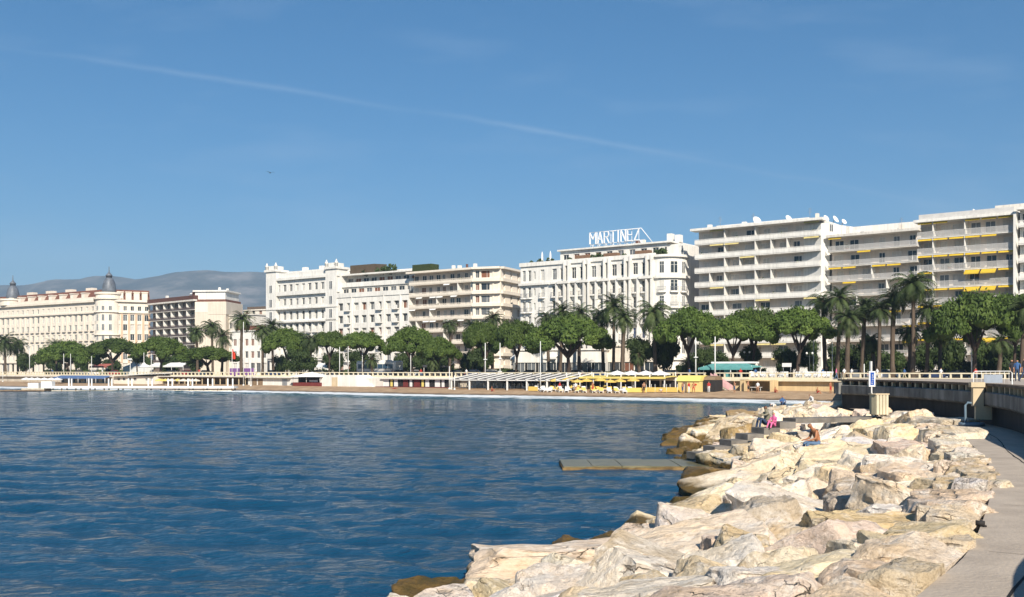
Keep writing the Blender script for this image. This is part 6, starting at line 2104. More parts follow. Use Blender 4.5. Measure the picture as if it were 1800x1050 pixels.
MB().add([(0, -1.2, 1.35), (W, -1.2, 1.35), (W, 1.2, 1.95), (0, 1.2, 1.95), (0, -1.2, 1.15), (W, -1.2, 1.15)], [(0, 1, 2, 3), (4, 5, 1, 0)]).build('awning', m_bluec, o)
for i in range(9): MB().box(W * (i + .3) / 9, W * (i + .6) / 9, .9, .99, .2, 1.3).build('window', m_gl, o)
ps = MB().tube((0, 0, 0), (0, 0, 1.4), .06, .06, 5).mesh('post', m_wpaint)
for i in range(7): put('post', ps, o, (W * i / 6, -1.15, 0))
for i, px in enumerate((46, 56, 66, 78, 90, 101)):
    parasol(px, -7 - (i % 2), 2.25, 1.25, m_wcloth, ('leftmost', 'second', 'third', 'fourth', 'fifth', 'sixth')[i] + ' white parasol from the left on the far left beach', 'white parasols at far left')
for i, px in enumerate((281, 291, 301, 312, 322, 333, 344)):
    parasol(px, -6.5 - (i % 3) * .8, 2.2, 1.1, m_lemon if i in (0, 1, 3) else m_creamw, ('first', 'second', 'third', 'fourth', 'fifth', 'sixth', 'seventh')[i] + ' pale straw parasol from the left behind the white pier', 'straw parasols behind the pier')
o, W = along('reed_canopy', 'flat reed canopy on posts behind the right half of the white pier', 'canopy', 275, 432, -3.8, .85)
MB().box(0, W, -.5, 3.6, 1.75, 1.95).build('roof', m_white2, o)
ps = MB().box(-.08, .08, -.08, .08, 0, 1.75).mesh('post', m_cream)
for i in range(16): put('post', ps, o, (.2 + (W - .4) * i / 15, 0, 0))
MB().box(0, W, 3.3, 3.5, 0, 1.7).build('back_screen', m_wood, o)

# ------------------------------------------------------------------ white bathing pier
D_ = 203.0
x0, x1 = PX(84, D_), PX(410, D_ - 2)
o = thing('bathing_pier', 'long white bathing pier on piles with tall white posts at far left', 'pier', (x0, D_, 0), 0)
W = x1 - x0
MB().box(0, W, -1.6, 1.6, .55, .95).build('deck', m_wpaint, o)
MB().box(0, W, -1.75, -1.62, .55, .98).build('edge_beam', m_wpaint, o)
MB().box(.5, W - .5, -1.3, 1.3, -.1, .18).build('lower_step', m_gwall, o)
ps = MB().box(-.11, .11, -.1, .1, .95, 2.45).mesh('post', m_wpaint)
for i in range(9):
    for k, dx in enumerate((0, 1.75)): put('post', ps, o, (3.6 + (W - 5.6) * i / 8 + dx, -1.4 if k else 1.4, 0))
pile = MB().tube((0, 0, -1.5), (0, 0, .56), .14, .14, 7).mesh('pile', m_wood)
for i in range(14):
    for y in (-1.2, 1.2): put('pile', pile, o, (.5 + (W - 1) * i / 13, y, 0))
MB().xprism([(-1.6, -.1), (-1.6, .55), (1.6, .55), (1.6, -.1)], -4.5, 0).build('ramp_base', m_gwall, o)
for k in range(2): MB().prism([(-3.4 + k * 2.6, -1.2), (-2.0 + k * 2.6, -1.2), (-1.5 + k * 2.6, -.8), (-1.5 + k * 2.6, .8), (-3.0 + k * 2.6, .8)], .55, 1.6 + .3 * k).build('screen_box', m_wpaint, o)
o = thing('bathing_raft', 'low weathered wooden raft floating at the left end of the white pier', 'raft', (PX(10, 200), 199, 0), 0)
for i in range(10): MB().box(i * .88, i * .88 + .8, -1.6, 1.6, .08, .28).build('plank', m_wood, o)
for y in (-1.2, 1.2): MB().box(0, 8.7, y - .15, y + .15, -.15, .09).build('float', m_black, o)

# ------------------------------------------------------------------ street level: coach, cars, tents, chairs
def wheel(r, w):
    mb = MB().lathe([(r * .55, -w / 2), (r, -w / 2 + .03), (r, w / 2 - .03), (r * .55, w / 2)], 14)
    return mb


m_tyre = mat('tyre rubber', (0.02, 0.02, 0.02))
m_rim = mat('wheel rim', (0.4, 0.4, 0.42), rough=.35, metal=.6)
wm_t = wheel(.33, .22).mesh('wheel', m_tyre); wm_r = MB().lathe([(.05, -.12), (.2, -.115), (.2, .115), (.05, .12)], 12).mesh('rim', m_rim)


def add_wheels(o, xs, y, sc=1.0):
    for x in xs:
        for s in (-1, 1):
            w = put('wheel', wm_t, o, (x, s * y, .33 * sc)); w.rotation_euler = (R(90), 0, 0); w.scale = (sc, sc, 1)
            put('rim', wm_r, w)


def loft(sections):
    """skin between cross-sections given as lists of equal length"""
    mb = MB(); n = len(sections[0]); vs = [p for s in sections for p in s]
    fs = []
    for i in range(len(sections) - 1):
        for k in range(n):
            k2 = (k + 1) % n
            fs.append((i * n + k, i * n + k2, (i + 1) * n + k2, (i + 1) * n + k))
    mb.add(vs, fs, 0, True); mb.add(sections[0], [tuple(range(n - 1, -1, -1))]); mb.add(sections[-1], [tuple(range(n))])
    return mb


def car_body(L_, Wd, H, hatch):
    xs = [(-L_ / 2, .38, .62, .74), (-L_ * .46, .25, .78, .86), (-L_ * .27, .22, .88, .95), (-L_ * .1, .22, .92, 1.0), (L_ * .12, .22, .92, 1.0), (L_ * .3, .22, .92, .98), (L_ * .44, .25, .9, .92), (L_ / 2, .4, .75, .8)]
    secs = []
    for x, zb, zt, wf in xs:
        w = Wd / 2 * wf
        secs.append([(x, -w * .92, zb), (x, -w, zb + .12), (x, -w, zt - .12), (x, -w * .88, zt), (x, w * .88, zt), (x, w, zt - .12), (x, w, zb + .12), (x, w * .92, zb)])
    return loft(secs)


def car_cab(L_, Wd, H, hatch, inset=0.0):
    e = .40 if hatch else .28
    secs = []
    for x, z, wf in ((-L_ * .27, .88, .9), (-L_ * .1, H - .04, .74), (L_ * .1, H, .74), (L_ * e * .7, H - .06, .74), (L_ * (e + .06), .9, .86)):
        w = Wd / 2 * wf + inset
        secs.append([(x, -Wd / 2 * .92, .86), (x, -w, z + inset), (x, w, z + inset), (x, Wd / 2 * .92, .86)])
    return loft(secs)


def make_car(name, col, hatch):
    paint = mat('car paint ' + name, col, rough=.3, spec=.5, var=.04)
    o = thing('parked_car', 'x', 'car')
    car_body(4.2, 1.72, 1.45, hatch).build('body', paint, o)
    c = car_cab(4.2, 1.72, 1.45, hatch).build('windows', m_gl, o)
    MB().xprism([(-.58, 1.40), (-.5, 1.475), (.5, 1.475), (.58, 1.40)], -.5, 1.15).build('roof', paint, o)
    for s in (-1, 1):
        MB().box(-2.08, -2.0, s * .6 - .18, s * .6 + .18, .58, .72).build('headlight', m_dish, o)
        MB().box(2.0, 2.08, s * .62 - .14, s * .62 + .14, .62, .8).build('tail_light', m_red, o)
        MB().box(-.75, -.6, s * .9 - .06, s * .9 + .06, .9, 1.02).build('mirror', paint, o)
    MB().box(-2.13, 2.13, -.7, .7, .3, .42).build('bumper', m_black, o)
    add_wheels(o, (-1.3, 1.3), .78)
    return o


CARS = [make_car('black', (.02, .02, .025), True), make_car('white', (.7, .7, .7), True), make_car('navy', (.03, .05, .12), False), make_car('grey', (.22, .23, .24), True), make_car('red', (.35, .03, .03), True)]
cu = [0] * 5
for px, k, t, lab in ((705, 0, 13, 'black car parked behind the coach'), (730, 1, 13, 'white car right of the coach'), (765, 3, 14, 'grey car left of the dark pines'), (800, 0, 13.4, 'black car under the small pine'), (835, 2, 13, 'navy car under the canted block pine'), (862, 1, 9.5, 'white car beside the left ring lamp mast'), (905, 0, 13.5, 'black car before the white pavilion'), (930, 2, 13, 'navy car before the white pavilion'),
                      (968, 0, 13, 'black car below the broad hotel pine'), (1010, 3, 13.4, 'grey car below the broad hotel pine'), (1050, 2, 13, 'navy car left of the palms at the hotel'), (1090, 0, 13.2, 'black car behind the palms at the hotel'), (1135, 3, 13, 'grey car before the hotel annex'), (1175, 0, 13.5, 'black car left of the masts at the teal awning'), (1560, 1, 13, 'white car behind the palm trunks at right'), (1650, 2, 13, 'navy car left of the large round pine'), (1690, 0, 13, 'black car under the large round pine'),
                      (1505, 3, 13, 'grey car behind the right palm group'), (330, 4, 13, 'red car under the third pine at left'), (360, 1, 14, 'white car under the flat topped pine'), (300, 0, 13, 'black car left of the red car'), (480, 2, 13, 'navy car below the palace palms'), (560, 0, 13, 'black car left of the coach'), (200, 4, 13, 'red car below the corner tower'), (165, 1, 13, 'white car between the first two pines'), (140, 3, 13.5, 'grey car below the leftmost pine')):
    o = CARS[k] if not cu[k] else copy_tree(CARS[k])
    cu[k] += 1
    p = SH(px, t); o.location = (p.x, p.y, GZ - .008 if t > 12 else GZ + .002); o.rotation_euler = (0, 0, RZP + (math.pi if cu[k] % 2 else 0))
    tag(o, lab, 'car', 'cars along the seafront road')
# coach
p = SH(667, 15.0)
o = thing('coach', 'white touring coach with a dark window band parked behind the huts', 'coach', (p.x, p.y, GZ - .008), RZP)
sec = lambda x, w, z0, z1: [(x, -w, z0), (x, -w, z1 - .2), (x, -w * .9, z1), (x, w * .9, z1), (x, w, z1 - .2), (x, w, z0)]
loft([sec(-5.9, 1.1, .5, 3.1), sec(-5.6, 1.25, .35, 3.45), (sec(5.6, 1.25, .35, 3.45)), sec(5.9, 1.15, .45, 3.3)]).build('body', m_wpaint, o)
for i in range(7): MB().box(-5.3 + i * 1.5, -5.3 + i * 1.5 + 1.42, -1.28, -1.22, 1.75, 2.75).build('window', mat('coach glass', (.03, .07, .12), rough=.1, spec=.6), o)
MB().box(-5.95, -5.7, -1.05, 1.05, 1.4, 2.9).build('windscreen', m_gl, o)
MB().box(-5.3, 5.2, -1.27, -1.24, .95, 1.15).build('stripe', m_bluec, o)
MB().box(-3.5, 3, -.8, .8, 3.45, 3.65).build('roof_unit', m_wpaint, o)
for s in (-1, 1): MB().box(-5.98, -5.9, s * .8 - .2, s * .8 + .2, .7, .95).build('headlight', m_dish, o)
add_wheels(o, (-3.6, 3.4), 1.12, 1.45)
# teal awning restaurant on the promenade
o, W = along('teal_tent', 'teal canvas cafe tent with a white roof behind the railing', 'tent', 1236, 1322, 3.0, GZ)
for x in (.1, W * .35, W * .7, W - .1):
    for y in (0, 3.5): MB().tube((x, y, 0), (x, y, 2.1), .05, .05, 5).build('post', m_wpaint, o)
tcp = MB().add([(-.5, -.8, 1.75), (W + .5, -.8, 1.75), (W + .2, 4, 1.95), (-.2, 4, 1.95), (W * .15, .9, 2.45), (W * .85, .9, 2.45)], [(0, 1, 5, 4), (1, 2, 5), (2, 3, 4, 5), (3, 0, 4)])
tcp.add([(-.5, -.8, 1.75), (W + .5, -.8, 1.75), (W + .5, -.82, 1.45), (-.5, -.82, 1.45)], [(0, 3, 2, 1)]); tcp.build('canopy', m_teal, o)
MB().box(W * .1, W * .95, 1.2, 3.8, 2.47, 2.75).build('white_roof', m_wcloth, o)
MB().box(.3, W - .3, 3.6, 3.8, 0, 1.9).build('back_cloth', m_black, o)
MB().box(W * .45, W * .55, -.3, .2, 0, 1.7).build('folded_screen', m_teal, o)
# white chairs
plc = MB().box(-.27, .27, -.25, .25, .4, .46).xprism([(.22, .46), (.27, .46), (.4, 1.05), (.34, 1.05)], -.26, .26)
for x in (-.22, .22):
    for y in (-.2, .2): plc.box(x - .035, x + .035, y - .035, y + .035, 0, .4)
    plc.box(x * 1.2 - .03, x * 1.2 + .03, -.2, .3, .62, .67)
plm = plc.mesh('garden_chair', m_wpaint)
for i, px in enumerate((1322, 1331, 1339, 1354, 1369, 1379, 1399, 1406, 1412, 1418, 1424, 1429, 1442, 1450, 1456)):
    for j in range(2):
        p = SH(px + j * 3, 1.2 + j * 1.1)
        q = put('garden_chair', plm, None, (p.x, p.y, GZ + .002), RZP + R(RB.uniform(-40, 40))); q.scale = (1.15, 1.15, 1.12)
        tag(q, 'white plastic garden chair behind the railing, %s line, %s the dark lantern post' % (('front', 'back')[j], 'left of' if px < 1420 else 'right of'), 'chair', 'white chairs, %s line %s' % (('front', 'back')[j], 'left' if px < 1420 else 'right'))
p = SH(1383, 6)
o = thing('notice_board', 'blank white board on posts under the cream flats pine', 'board', (p.x, p.y, GZ), RZP)
MB().box(-.75, .75, -.04, .04, 1.9, 2.5).build('panel', m_wpaint, o)
for x in (-.6, .6): MB().tube((x, .06, 0), (x, .06, 2.4), .04, .04, 5).build('leg', m_metal, o)
# white market tent and red awning at left, purple hoarding
p = SH(243, 26)
o = thing('peaked_tent', 'white peaked marquee between the second and third pine', 'tent', (p.x, p.y, GZ), RZP)
MB().box(-3, 3, -3, 3, 0, 2.3).build('walls', m_wcloth, o)
MB().lathe([(4.4, 2.3), (2.2, 3.2), (1.0, 4.6), (.15, 6.6)], 4, smooth=False).build('peaked_roof', m_wcloth, o).rotation_euler = (0, 0, R(45))
o, W = along('red_awning', 'faded red awning under the second pine at left', 'awning', 165, 196, 26, GZ)
MB().add([(0, -1.5, 2.6), (W, -1.5, 2.6), (W, 1, 3.4), (0, 1, 3.4), (0, -1.5, 2.2), (W, -1.5, 2.2)], [(0, 1, 2, 3), (4, 5, 1, 0)]).build('cloth', mat('faded red', (.42, .13, .10)), o)
for x in (0.1, W * .5, W - .1): MB().tube((x, -1.4, 0), (x, -1.4, 2.5), .06, .06, 5).build('post', m_wpaint, o)
o, W = along('hoarding', 'purple cloth hoarding at street level right of the red flag', 'hoarding', 404, 446, 10, GZ)
MB().box(0, W, -.05, .05, .2, 1.9).build('cloth', mat('purple cloth', (.22, .10, .30)), o)
for i in range(5): MB().tube((W * i / 4, .1, 0), (W * i / 4, .1, 2.0), .05, .05, 5).build('stake', m_wpaint, o)
for xl, xr, t, h, lab in ((560, 600, 28, 3.2, 'white shop awning behind the pines left of the coach'), (905, 985, 28, 5.0, 'white shop awning below the broad hotel pine'), (270, 330, 28, 3.6, 'white shop awning behind the third pine at left'), (730, 800, 29, 3.4, 'dark shop awning right of the coach')):
    o, W = along('shop_awning', lab, 'awning', xl, xr, t, GZ)
    MB().add([(0, -1.6, h - .9), (W, -1.6, h - .9), (W, .6, h), (0, .6, h), (0, -1.6, h - 1.3), (W, -1.6, h - 1.3)], [(0, 1, 2, 3), (4, 5, 1, 0)]).build('cloth', m_wcloth if 'white' in lab else mat('dark cloth', (.08, .08, .09)), o)
    for i in range(4): MB().tube((W * i / 3, -1.5, 0), (W * i / 3, -1.5, h - .95), .06, .06, 5).build('post', m_wpaint, o)
# ------------------------------------------------------------------ breakwater furniture
SB = Vector((16.2, 45.5))
o = thing('litter_bin', 'beige slatted upright litter bin beside the path under the blue sign', 'bin', (SB.x + .1, SB.y, PATHZ), R(12))
MB().prism([(-.30, -.26), (.30, -.26), (.36, .0), (.30, .26), (-.30, .26), (-.36, 0)], .06, .94).build('body', mat('beige bin boards', (.52, .45, .30)), o)
for i in range(4): MB().box(-.29 + i * .155, -.29 + i * .155 + .11, -.30, -.262, .06, .93).build('slat', mat('pale bin slat', (.62, .55, .40)), o)
MB().prism([(-.34, -.3), (.34, -.3), (.4, 0), (.34, .3), (-.34, .3), (-.4, 0)], .94, .99).build('lid', m_cream, o)
for x in (-.2, .2): MB().box(x - .06, x + .06, -.2, .2, 0, .06).build('foot', m_black, o)
o = thing('blue_sign', 'narrow blue and white upright sign on a bent white post beside the bin', 'sign', (SB.x - .28, SB.y - .15, PATHZ), R(8))
MB().path([(0.12, 0, 0), (.1, 0, .95), (0.0, 0, 1.02), (0, 0, 2.42)], .035, 7).build('post', m_wpaint, o)
MB().prism([(-.15, -.06), (.15, -.06), (.15, -.03), (-.15, -.03)], 1.30, 1.98).build('plate', m_wpaint, o)
MB().prism([(-.085, -.066), (.095, -.066), (.095, -.061), (-.085, -.061)], 1.36, 1.93).build('blue_panel', mat('sign blue', (.02, .08, .35), rough=.4), o)
# upright white lettering, reading upwards
LET = {'P': [[(0, 0), (0, 1), (.7, 1), (.9, .8), (.7, .5), (0, .5)]], 'l': [[(.2, 0), (.2, 1)]], 'a': [[(.9, .6), (.5, .7), (.1, .35), (.5, 0), (.9, .3)], [(.9, .7), (.9, 0)]], 'g': [[(.9, .6), (.5, .7), (.1, .35), (.5, .1), (.9, .3)], [(.9, .7), (.9, -.3), (.3, -.35)]], 'e': [[(.1, .35), (.9, .4), (.6, .7), (.1, .4), (.3, 0), (.9, .1)]]}
yy = 0.0
lt = MB()
for ch_ in 'Plage':
    for pl in LET[ch_]:
        for (xa, za), (xb, zb) in zip(pl, pl[1:]):
            # rotated a quarter turn: text x runs upwards
            lt.tube((-.005 + .055 - za * .085, -.069, 1.41 + yy + xa * .07), (-.005 + .055 - zb * .085, -.069, 1.41 + yy + xb * .07), .007, .007, 4)
    yy += .062 if ch_ == 'l' else .10
lt.build('lettering', m_wpaint, o)
MB().box(-.09, -.02, -.03, .03, 1.98, 2.42).build('dark_upper_post', m_metal, o)
# concrete walkway and steps down to the low pier
o = thing('concrete_walkway', 'grey concrete walkway and steps running from the path down through the rocks', 'walkway', (0, 0, 0))
m_grc = mat('grey wet concrete', (.22, .20, .175), var=.3, scale=1.2, bump=.2, bscale=10)
dv = (WALK_B - WALK_A); dl = dv.length; dn = dv.normalized(); nv_ = Vector((-dn.y, dn.x))
nst = 12
for i in range(nst):
    f0, f1 = i / nst, (i + 1) / nst
    flat = f0 > .48
    z = 0.32 + (1.93 - .32) * min(1, (i + 1) / (nst * .55)) if not flat else 1.93
    a_ = WALK_A + dv * f0; b_ = WALK_A + dv * f1
    wdt = .5
    MB().prism([a_ - nv_ * wdt, b_ - nv_ * wdt, b_ + nv_ * wdt, a_ + nv_ * wdt], z - (.20 if flat else .28), z + .0015 * i).build('slab' if flat else 'step', m_grc, o)
o = thing('low_pier', 'low weedy stone slab pier jutting into the water from the rocks', 'pier', (0, 0, 0))
m_slab = mat('wet algae slab', (.17, .155, .09), var=.35, scale=1.2, rough=.35, spec=.5, col2=(.09, .09, .05))
m_slabe = mat('orange weed edge', (.20, .13, .05), var=.4, scale=2.5)
xa, xb = PX(990, 41.5), 8.0
nsl = 5
for i in range(nsl):
    x0_, x1_ = xa + (xb - xa) * i / nsl, xa + (xb - xa) * (i + 1) / nsl - .02
    MB().prism([(x0_, 41.2 + .12 * (i % 2)), (x1_, 41.2 + .1 * (i % 2)), (x1_, 44.6), (x0_, 44.5)], .06, .15 + .012 * (i % 3)).build('slab', m_slab, o)
vs = []
r_ = random.Random(4)
n = 26
for i in range(n + 1):
    x_ = xa - .05 + (xb - xa) * i / n
    vs += [(x_, 41.02 + r_.uniform(-.08, .08), -.4), (x_, 41.05 + r_.uniform(-.07, .07), .08 + r_.uniform(-.05, .05)), (x_, 41.3, .11 + r_.uniform(-.02, .03)), (x_, 44.3, .1), (x_, 44.4, -.4)]
mb = MB(); mb.add(vs, [(i * 5 + k, (i + 1) * 5 + k, (i + 1) * 5 + k + 1, i * 5 + k + 1) for i in range(n) for k in range(4)], 0, True)
mb.add(vs[:5], [(0, 1, 2, 3, 4)]); mb.build('weedy_edge', m_slabe, o)
p = SL[min(range(len(SL)), key=lambda i: abs(SL[i].y - 13.0))]
o = thing('drain_pipe', 'short black drain pipe end at the rock edge of the path', 'pipe', (p.x - .12, p.y, PATHZ + .004), 0)
MB().tube((0, 0, .04), (-.1, .03, .045), .035, .035, 10).build('pipe', m_black, o)
MB().lathe([(.03, 0), (.025, .02)], 8).build('collar', m_black, o)
o = thing('concrete_block', 'pale blue grey concrete block on the rocks beyond the walkway', 'block', (PX(1490, 52), 52, 1.18), R(10))
MB().prism([(-.5, -.25), (.45, -.3), (.5, .3), (-.45, .35)], 0, .38).build('block', mat('blue grey concrete', (.30, .33, .37)), o)
o = thing('white_slab', 'bright white flat slab lying at the path edge under the wall', 'slab', (PX(1613, 44), 44.0, PATHZ - .05), R(-8))
MB().prism([(-.62, -.22), (.6, -.25), (.64, .25), (-.6, .28)], .05, .26).build('slab', m_wpaint, o)
o = thing('barrier', 'grey metal crowd barrier on the upper terrace right of the cream pier', 'barrier', (PX(1745, 62), 62, 2.92), R(-10))
MB().path([(-1.1, 0, 0), (-1.1, 0, .95), (-1.0, 0, 1.05), (1.0, 0, 1.05), (1.1, 0, .95), (1.1, 0, 0)], .03, 6).build('frame', m_pinkc if 0 else m_dish, o)
for i in range(8): MB().tube((-.9 + i * .26, 0, .15), (-.9 + i * .26, 0, 1.04), .012, .012, 4).build('bar', m_dish, o)
MB().box(-.5, .55, -.03, .03, .35, .85).build('blue_plate', mat('blue grey plate', (.28, .32, .38)), o)
# bird
bx = thing('bird', 'tiny dark bird flying high in the left sky', 'bird', (PX(475, 160), 160, PZ(304, 160)), R(30))
MB().lathe([(.01, -.3), (.07, -.15), (.09, .05), (.06, .2), (.02, .32)], 7).build('body', m_black, bx).rotation_euler = (R(90), 0, 0)
for s in (-1, 1): MB().add([(0, -.12, .02), (0, .1, .02), (s * .4, .05, .16), (s * .8, .15, .1), (s * .4, -.1, .17)], [(0, 4, 2, 1), (4, 3, 2)]).build('wing', m_black, bx)

# ================================================================== PEOPLE
m_skin = mat('skin', (0.42, 0.22, 0.13), rough=.55, var=.06)
m_tan = mat('tanned skin', (0.36, 0.155, 0.075), rough=.5, var=.06)
m_dskin = mat('dark skin', (0.16, 0.08, 0.05), rough=.55, var=.06)
m_hair = mat('dark hair', (0.018, 0.013, 0.01), rough=.6)
m_jean = mat('blue jeans', (0.10, 0.17, 0.28), rough=.9, var=.15, scale=6)
m_djean = mat('dark jeans', (0.035, 0.06, 0.12), rough=.9)
m_shirtw = mat('white shirt', (0.74, 0.74, 0.74), rough=.9)
m_shirtg = mat('olive grey shirt', (0.24, 0.22, 0.16), rough=.9)
m_shirtb = mat('blue shirt', (0.05, 0.12, 0.28), rough=.9)
m_shirtr = mat('red shirt', (0.5, 0.05, 0.04), rough=.9)
m_shirtk = mat('black shirt', (0.025, 0.025, 0.03), rough=.9)
m_pinks = mat('pink suit', (0.72, 0.16, 0.34), rough=.9)
m_shoe = mat('shoes', (0.05, 0.045, 0.04), rough=.7)
m_beigec = mat('beige cloth', (.5, .42, .3), rough=.9)


def body(pose, name='person'):
    """one continuous skinned figure. pose: dict of joints; returns (vertices, faces, zone per face)"""
    J = pose
    verts, rad, edges, zone = [], [], [], []

    def v(p, r): verts.append(Vector(p)); rad.append(r); return len(verts) - 1

    def chain(start, pts, rs, zs):
        a = start
        for p, r, z in zip(pts, rs, zs):
            b = v(p, r); edges.append((a, b)); zone.append(z); a = b
        return a
    pel = v(J['pelvis'], .125)
    ch = chain(pel, [J['spine'], J['chest']], [.118, .135], ['top', 'top'])
    nk = chain(ch, [J['neck']], [.055], ['top'])
    h0 = Vector(J['head']); up = (h0 - Vector(J['neck'])).normalized(); fw = Vector(J.get('face', (0, -1, 0))).normalized()
    hb = chain(nk, [h0 - up * .05 + fw * .02, h0 + up * .02, h0 + up * .10], [.068, .088, .072], ['skin', 'head', 'head'])
    nose = v(h0 + fw * .105 - up * .01, .014); edges.append((len(verts) - 3, nose)); zone.append('skin')
    side = up.cross(fw).normalized()
    for s in (-1, 1):
        ear = v(h0 + side * s * .088, .016); edges.append((len(verts) - 4 - (s > 0), ear)); zone.append('skin')
    for s, k in ((1, 'L'), (-1, 'R')):
        sh = chain(ch, [J['sh' + k]], [.062], ['top'])
        wr = chain(sh, [J['el' + k], J['wr' + k]], [.043, .029], ['sleeve', 'fore'])
        hd = Vector(J['hand' + k]); w = Vector(J['wr' + k])
        d = (hd - w).normalized()
        a = d.orthogonal().normalized() if abs(d.z) > .8 else d.cross(Vector((0, 0, 1))).normalized()
        pm = chain(wr, [hd], [.034], ['skin'])
        for q, (o_, ln) in enumerate(((-.032, .062), (-.011, .078), (.011, .072), (.031, .056))):
            chain(pm, [hd + a * o_ + d * .03, hd + a * o_ + d * (.03 + ln * .5), hd + a * o_ * 1.1 + d * (.03 + ln) + Vector((0, 0, -.018))], [.0095, .009, .0075], ['skin'] * 3)
        chain(pm, [hd - a * .045 * s - d * .005, hd - a * .062 * s + d * .03], [.010, .008], ['skin'] * 2)
        hp = chain(pel, [J['hip' + k]], [.092], ['leg'])
        chain(hp, [J['kn' + k], J['an' + k], J['toe' + k]], [.064, .041, .036], ['leg', 'shin', 'shoe'])
    me = bpy.data.meshes.new('tmp'); me.from_pydata(verts, edges, [])
    o = bpy.data.objects.new('tmp', me); COL.objects.link(o)
    md = o.modifiers.new('s', 'SKIN'); md.use_smooth_shade = True
    md.branch_smoothing = .4
    sk = me.skin_vertices[0].data
    for i, r in enumerate(rad): sk[i].radius = (r, r)
    for x in sk: x.use_root = False
    sk[0].use_root = True
    o.modifiers.new('u', 'SUBSURF').levels = 1
    dg = bpy.context.evaluated_depsgraph_get(); dg.update()
    ev = bpy.data.meshes.new_from_object(o.evaluated_get(dg))
    bpy.data.objects.remove(o); bpy.data.meshes.remove(me)
    segs = [(verts[a], verts[b], z, max(rad[a], rad[b])) for (a, b), z in zip(edges, zone)]
    zs = []
    for f in ev.polygons:
        c = f.center; best, bz = 1e9, 'top'
        for p, q, z, r in segs:
            d = q - p; t = max(0, min(1, (c - p).dot(d) / max(1e-9, d.length_squared)))
            dist = (p + d * t - c).length - r
            if dist < best: best, bz = dist, z
        if bz in ('head', 'skin') and (c - h0).length < .2:
            rel = c - h0
            bz = 'hair' if rel.dot(up) > .065 or rel.dot(fw) < -.02 and rel.dot(up) > -.06 else 'skin'
        zs.append(bz)
    return ev, zs


def dress(ev, zs, outfit):
    me = ev.copy(); me.materials.clear()
    mats, idx = [], []
    for z in zs:
        m = outfit.get(z) or outfit['skin']
        if m not in mats: mats.append(m)
        idx.append(mats.index(m))
    for m in mats: me.materials.append(m)
    me.polygons.foreach_set('material_index', idx)
    me.polygons.foreach_set('use_smooth', [True] * len(idx))
    me.name = 'person'
    return me


def outfit(top, leg, skin=None, sleeve=None, shin=None, shoe=None, hair=None, fore=None):
    skin = skin or m_skin
    return {'skin': skin, 'top': top, 'sleeve': sleeve or top, 'fore': fore or skin, 'leg': leg, 'shin': shin or leg, 'shoe': shoe or m_shoe, 'hair': hair or m_hair, 'head': skin}


def mirror(d, keys):
    for k in keys:
        if k + 'R' not in d: x, y, z = d[k + 'L']; d[k + 'R'] = (-x, y, z)
    return d


KE = ('sh', 'el', 'wr', 'hand', 'hip', 'kn', 'an', 'toe')
STAND = mirror(dict(pelvis=(0, 0, .95), spine=(0, .01, 1.13), chest=(0, 0, 1.31), neck=(0, 0, 1.47), head=(0, -.02, 1.60), shL=(.19, 0, 1.40), elL=(.24, .03, 1.12), wrL=(.23, -.06, .89), handL=(.23, -.08, .82),
                    hipL=(.1, 0, .9), knL=(.11, -.02, .5), anL=(.11, .03, .09), toeL=(.12, -.12, .04)), KE)
WALK = mirror(dict(STAND, elR=(-.22, .12, 1.14), wrR=(-.22, .12, .90), handR=(-.22, .1, .83), knL=(.1, -.16, .52), anL=(.1, -.2, .1), toeL=(.1, -.34, .07), knR=(-.1, .08, .5), anR=(-.1, .3, .14), toeR=(-.1, .2, .05), elL=(.23, -.08, 1.13), wrL=(.2, -.24, .97), handL=(.19, -.3, .93)), KE)
SIT = mirror(dict(pelvis=(0, 0, .13), spine=(0, -.03, .33), chest=(0, -.13, .51), neck=(0, -.22, .65), head=(0, -.29, .75), face=(0, -.8, -.6), shL=(.185, -.14, .57), elL=(.24, -.20, .31), wrL=(.19, -.38, .25), handL=(.16, -.45, .24),
                  hipL=(.1, -.03, .11), knL=(.14, -.44, .16), anL=(.14, -.50, -.24), toeL=(.15, -.64, -.30)), KE)
SITUP = mirror(dict(pelvis=(0, 0, .13), spine=(0, .0, .33), chest=(0, -.03, .52), neck=(0, -.05, .68), head=(0, -.07, .81), shL=(.18, -.03, .6), elL=(.23, -.16, .38), wrL=(.18, -.36, .40), handL=(.16, -.43, .40),
                    hipL=(.1, -.02, .11), knL=(.12, -.36, .38), anL=(.13, -.52, .02), toeL=(.13, -.66, -.03)), KE)
REACH = mirror(dict(SITUP, elL=(.30, -.25, .52), wrL=(.36, -.5, .52), handL=(.38, -.58, .53), elR=(-.26, -.2, .42), wrR=(-.22, -.42, .46), handR=(-.2, -.5, .46), anL=(.13, -.46, -.12), toeL=(.13, -.6, -.17), anR=(-.13, -.46, -.12), toeR=(-.13, -.6, -.17)), KE)
BEND = mirror(dict(pelvis=(0, .1, .45), spine=(0, -.06, .56), chest=(0, -.24, .60), neck=(0, -.38, .58), head=(0, -.48, .52), face=(0, -.5, -.9), shL=(.18, -.26, .58), elL=(.2, -.34, .32), wrL=(.16, -.42, .14), handL=(.15, -.46, .1),
                   hipL=(.1, .1, .42), knL=(.14, -.18, .36), anL=(.13, .06, .05), toeL=(.13, -.08, .02)), KE)
LIE = mirror(dict(pelvis=(0, 0, .12), spine=(0, .2, .12), chest=(0, .4, .14), neck=(0, .57, .15), head=(0, .70, .19), face=(0, -.5, .8), shL=(.18, .46, .13), elL=(.27, .22, .1), wrL=(.26, 0, .1), handL=(.26, -.08, .1),
                  hipL=(.1, -.05, .12), knL=(.13, -.46, .2), anL=(.13, -.86, .08), toeL=(.14, -.92, .18)), KE)
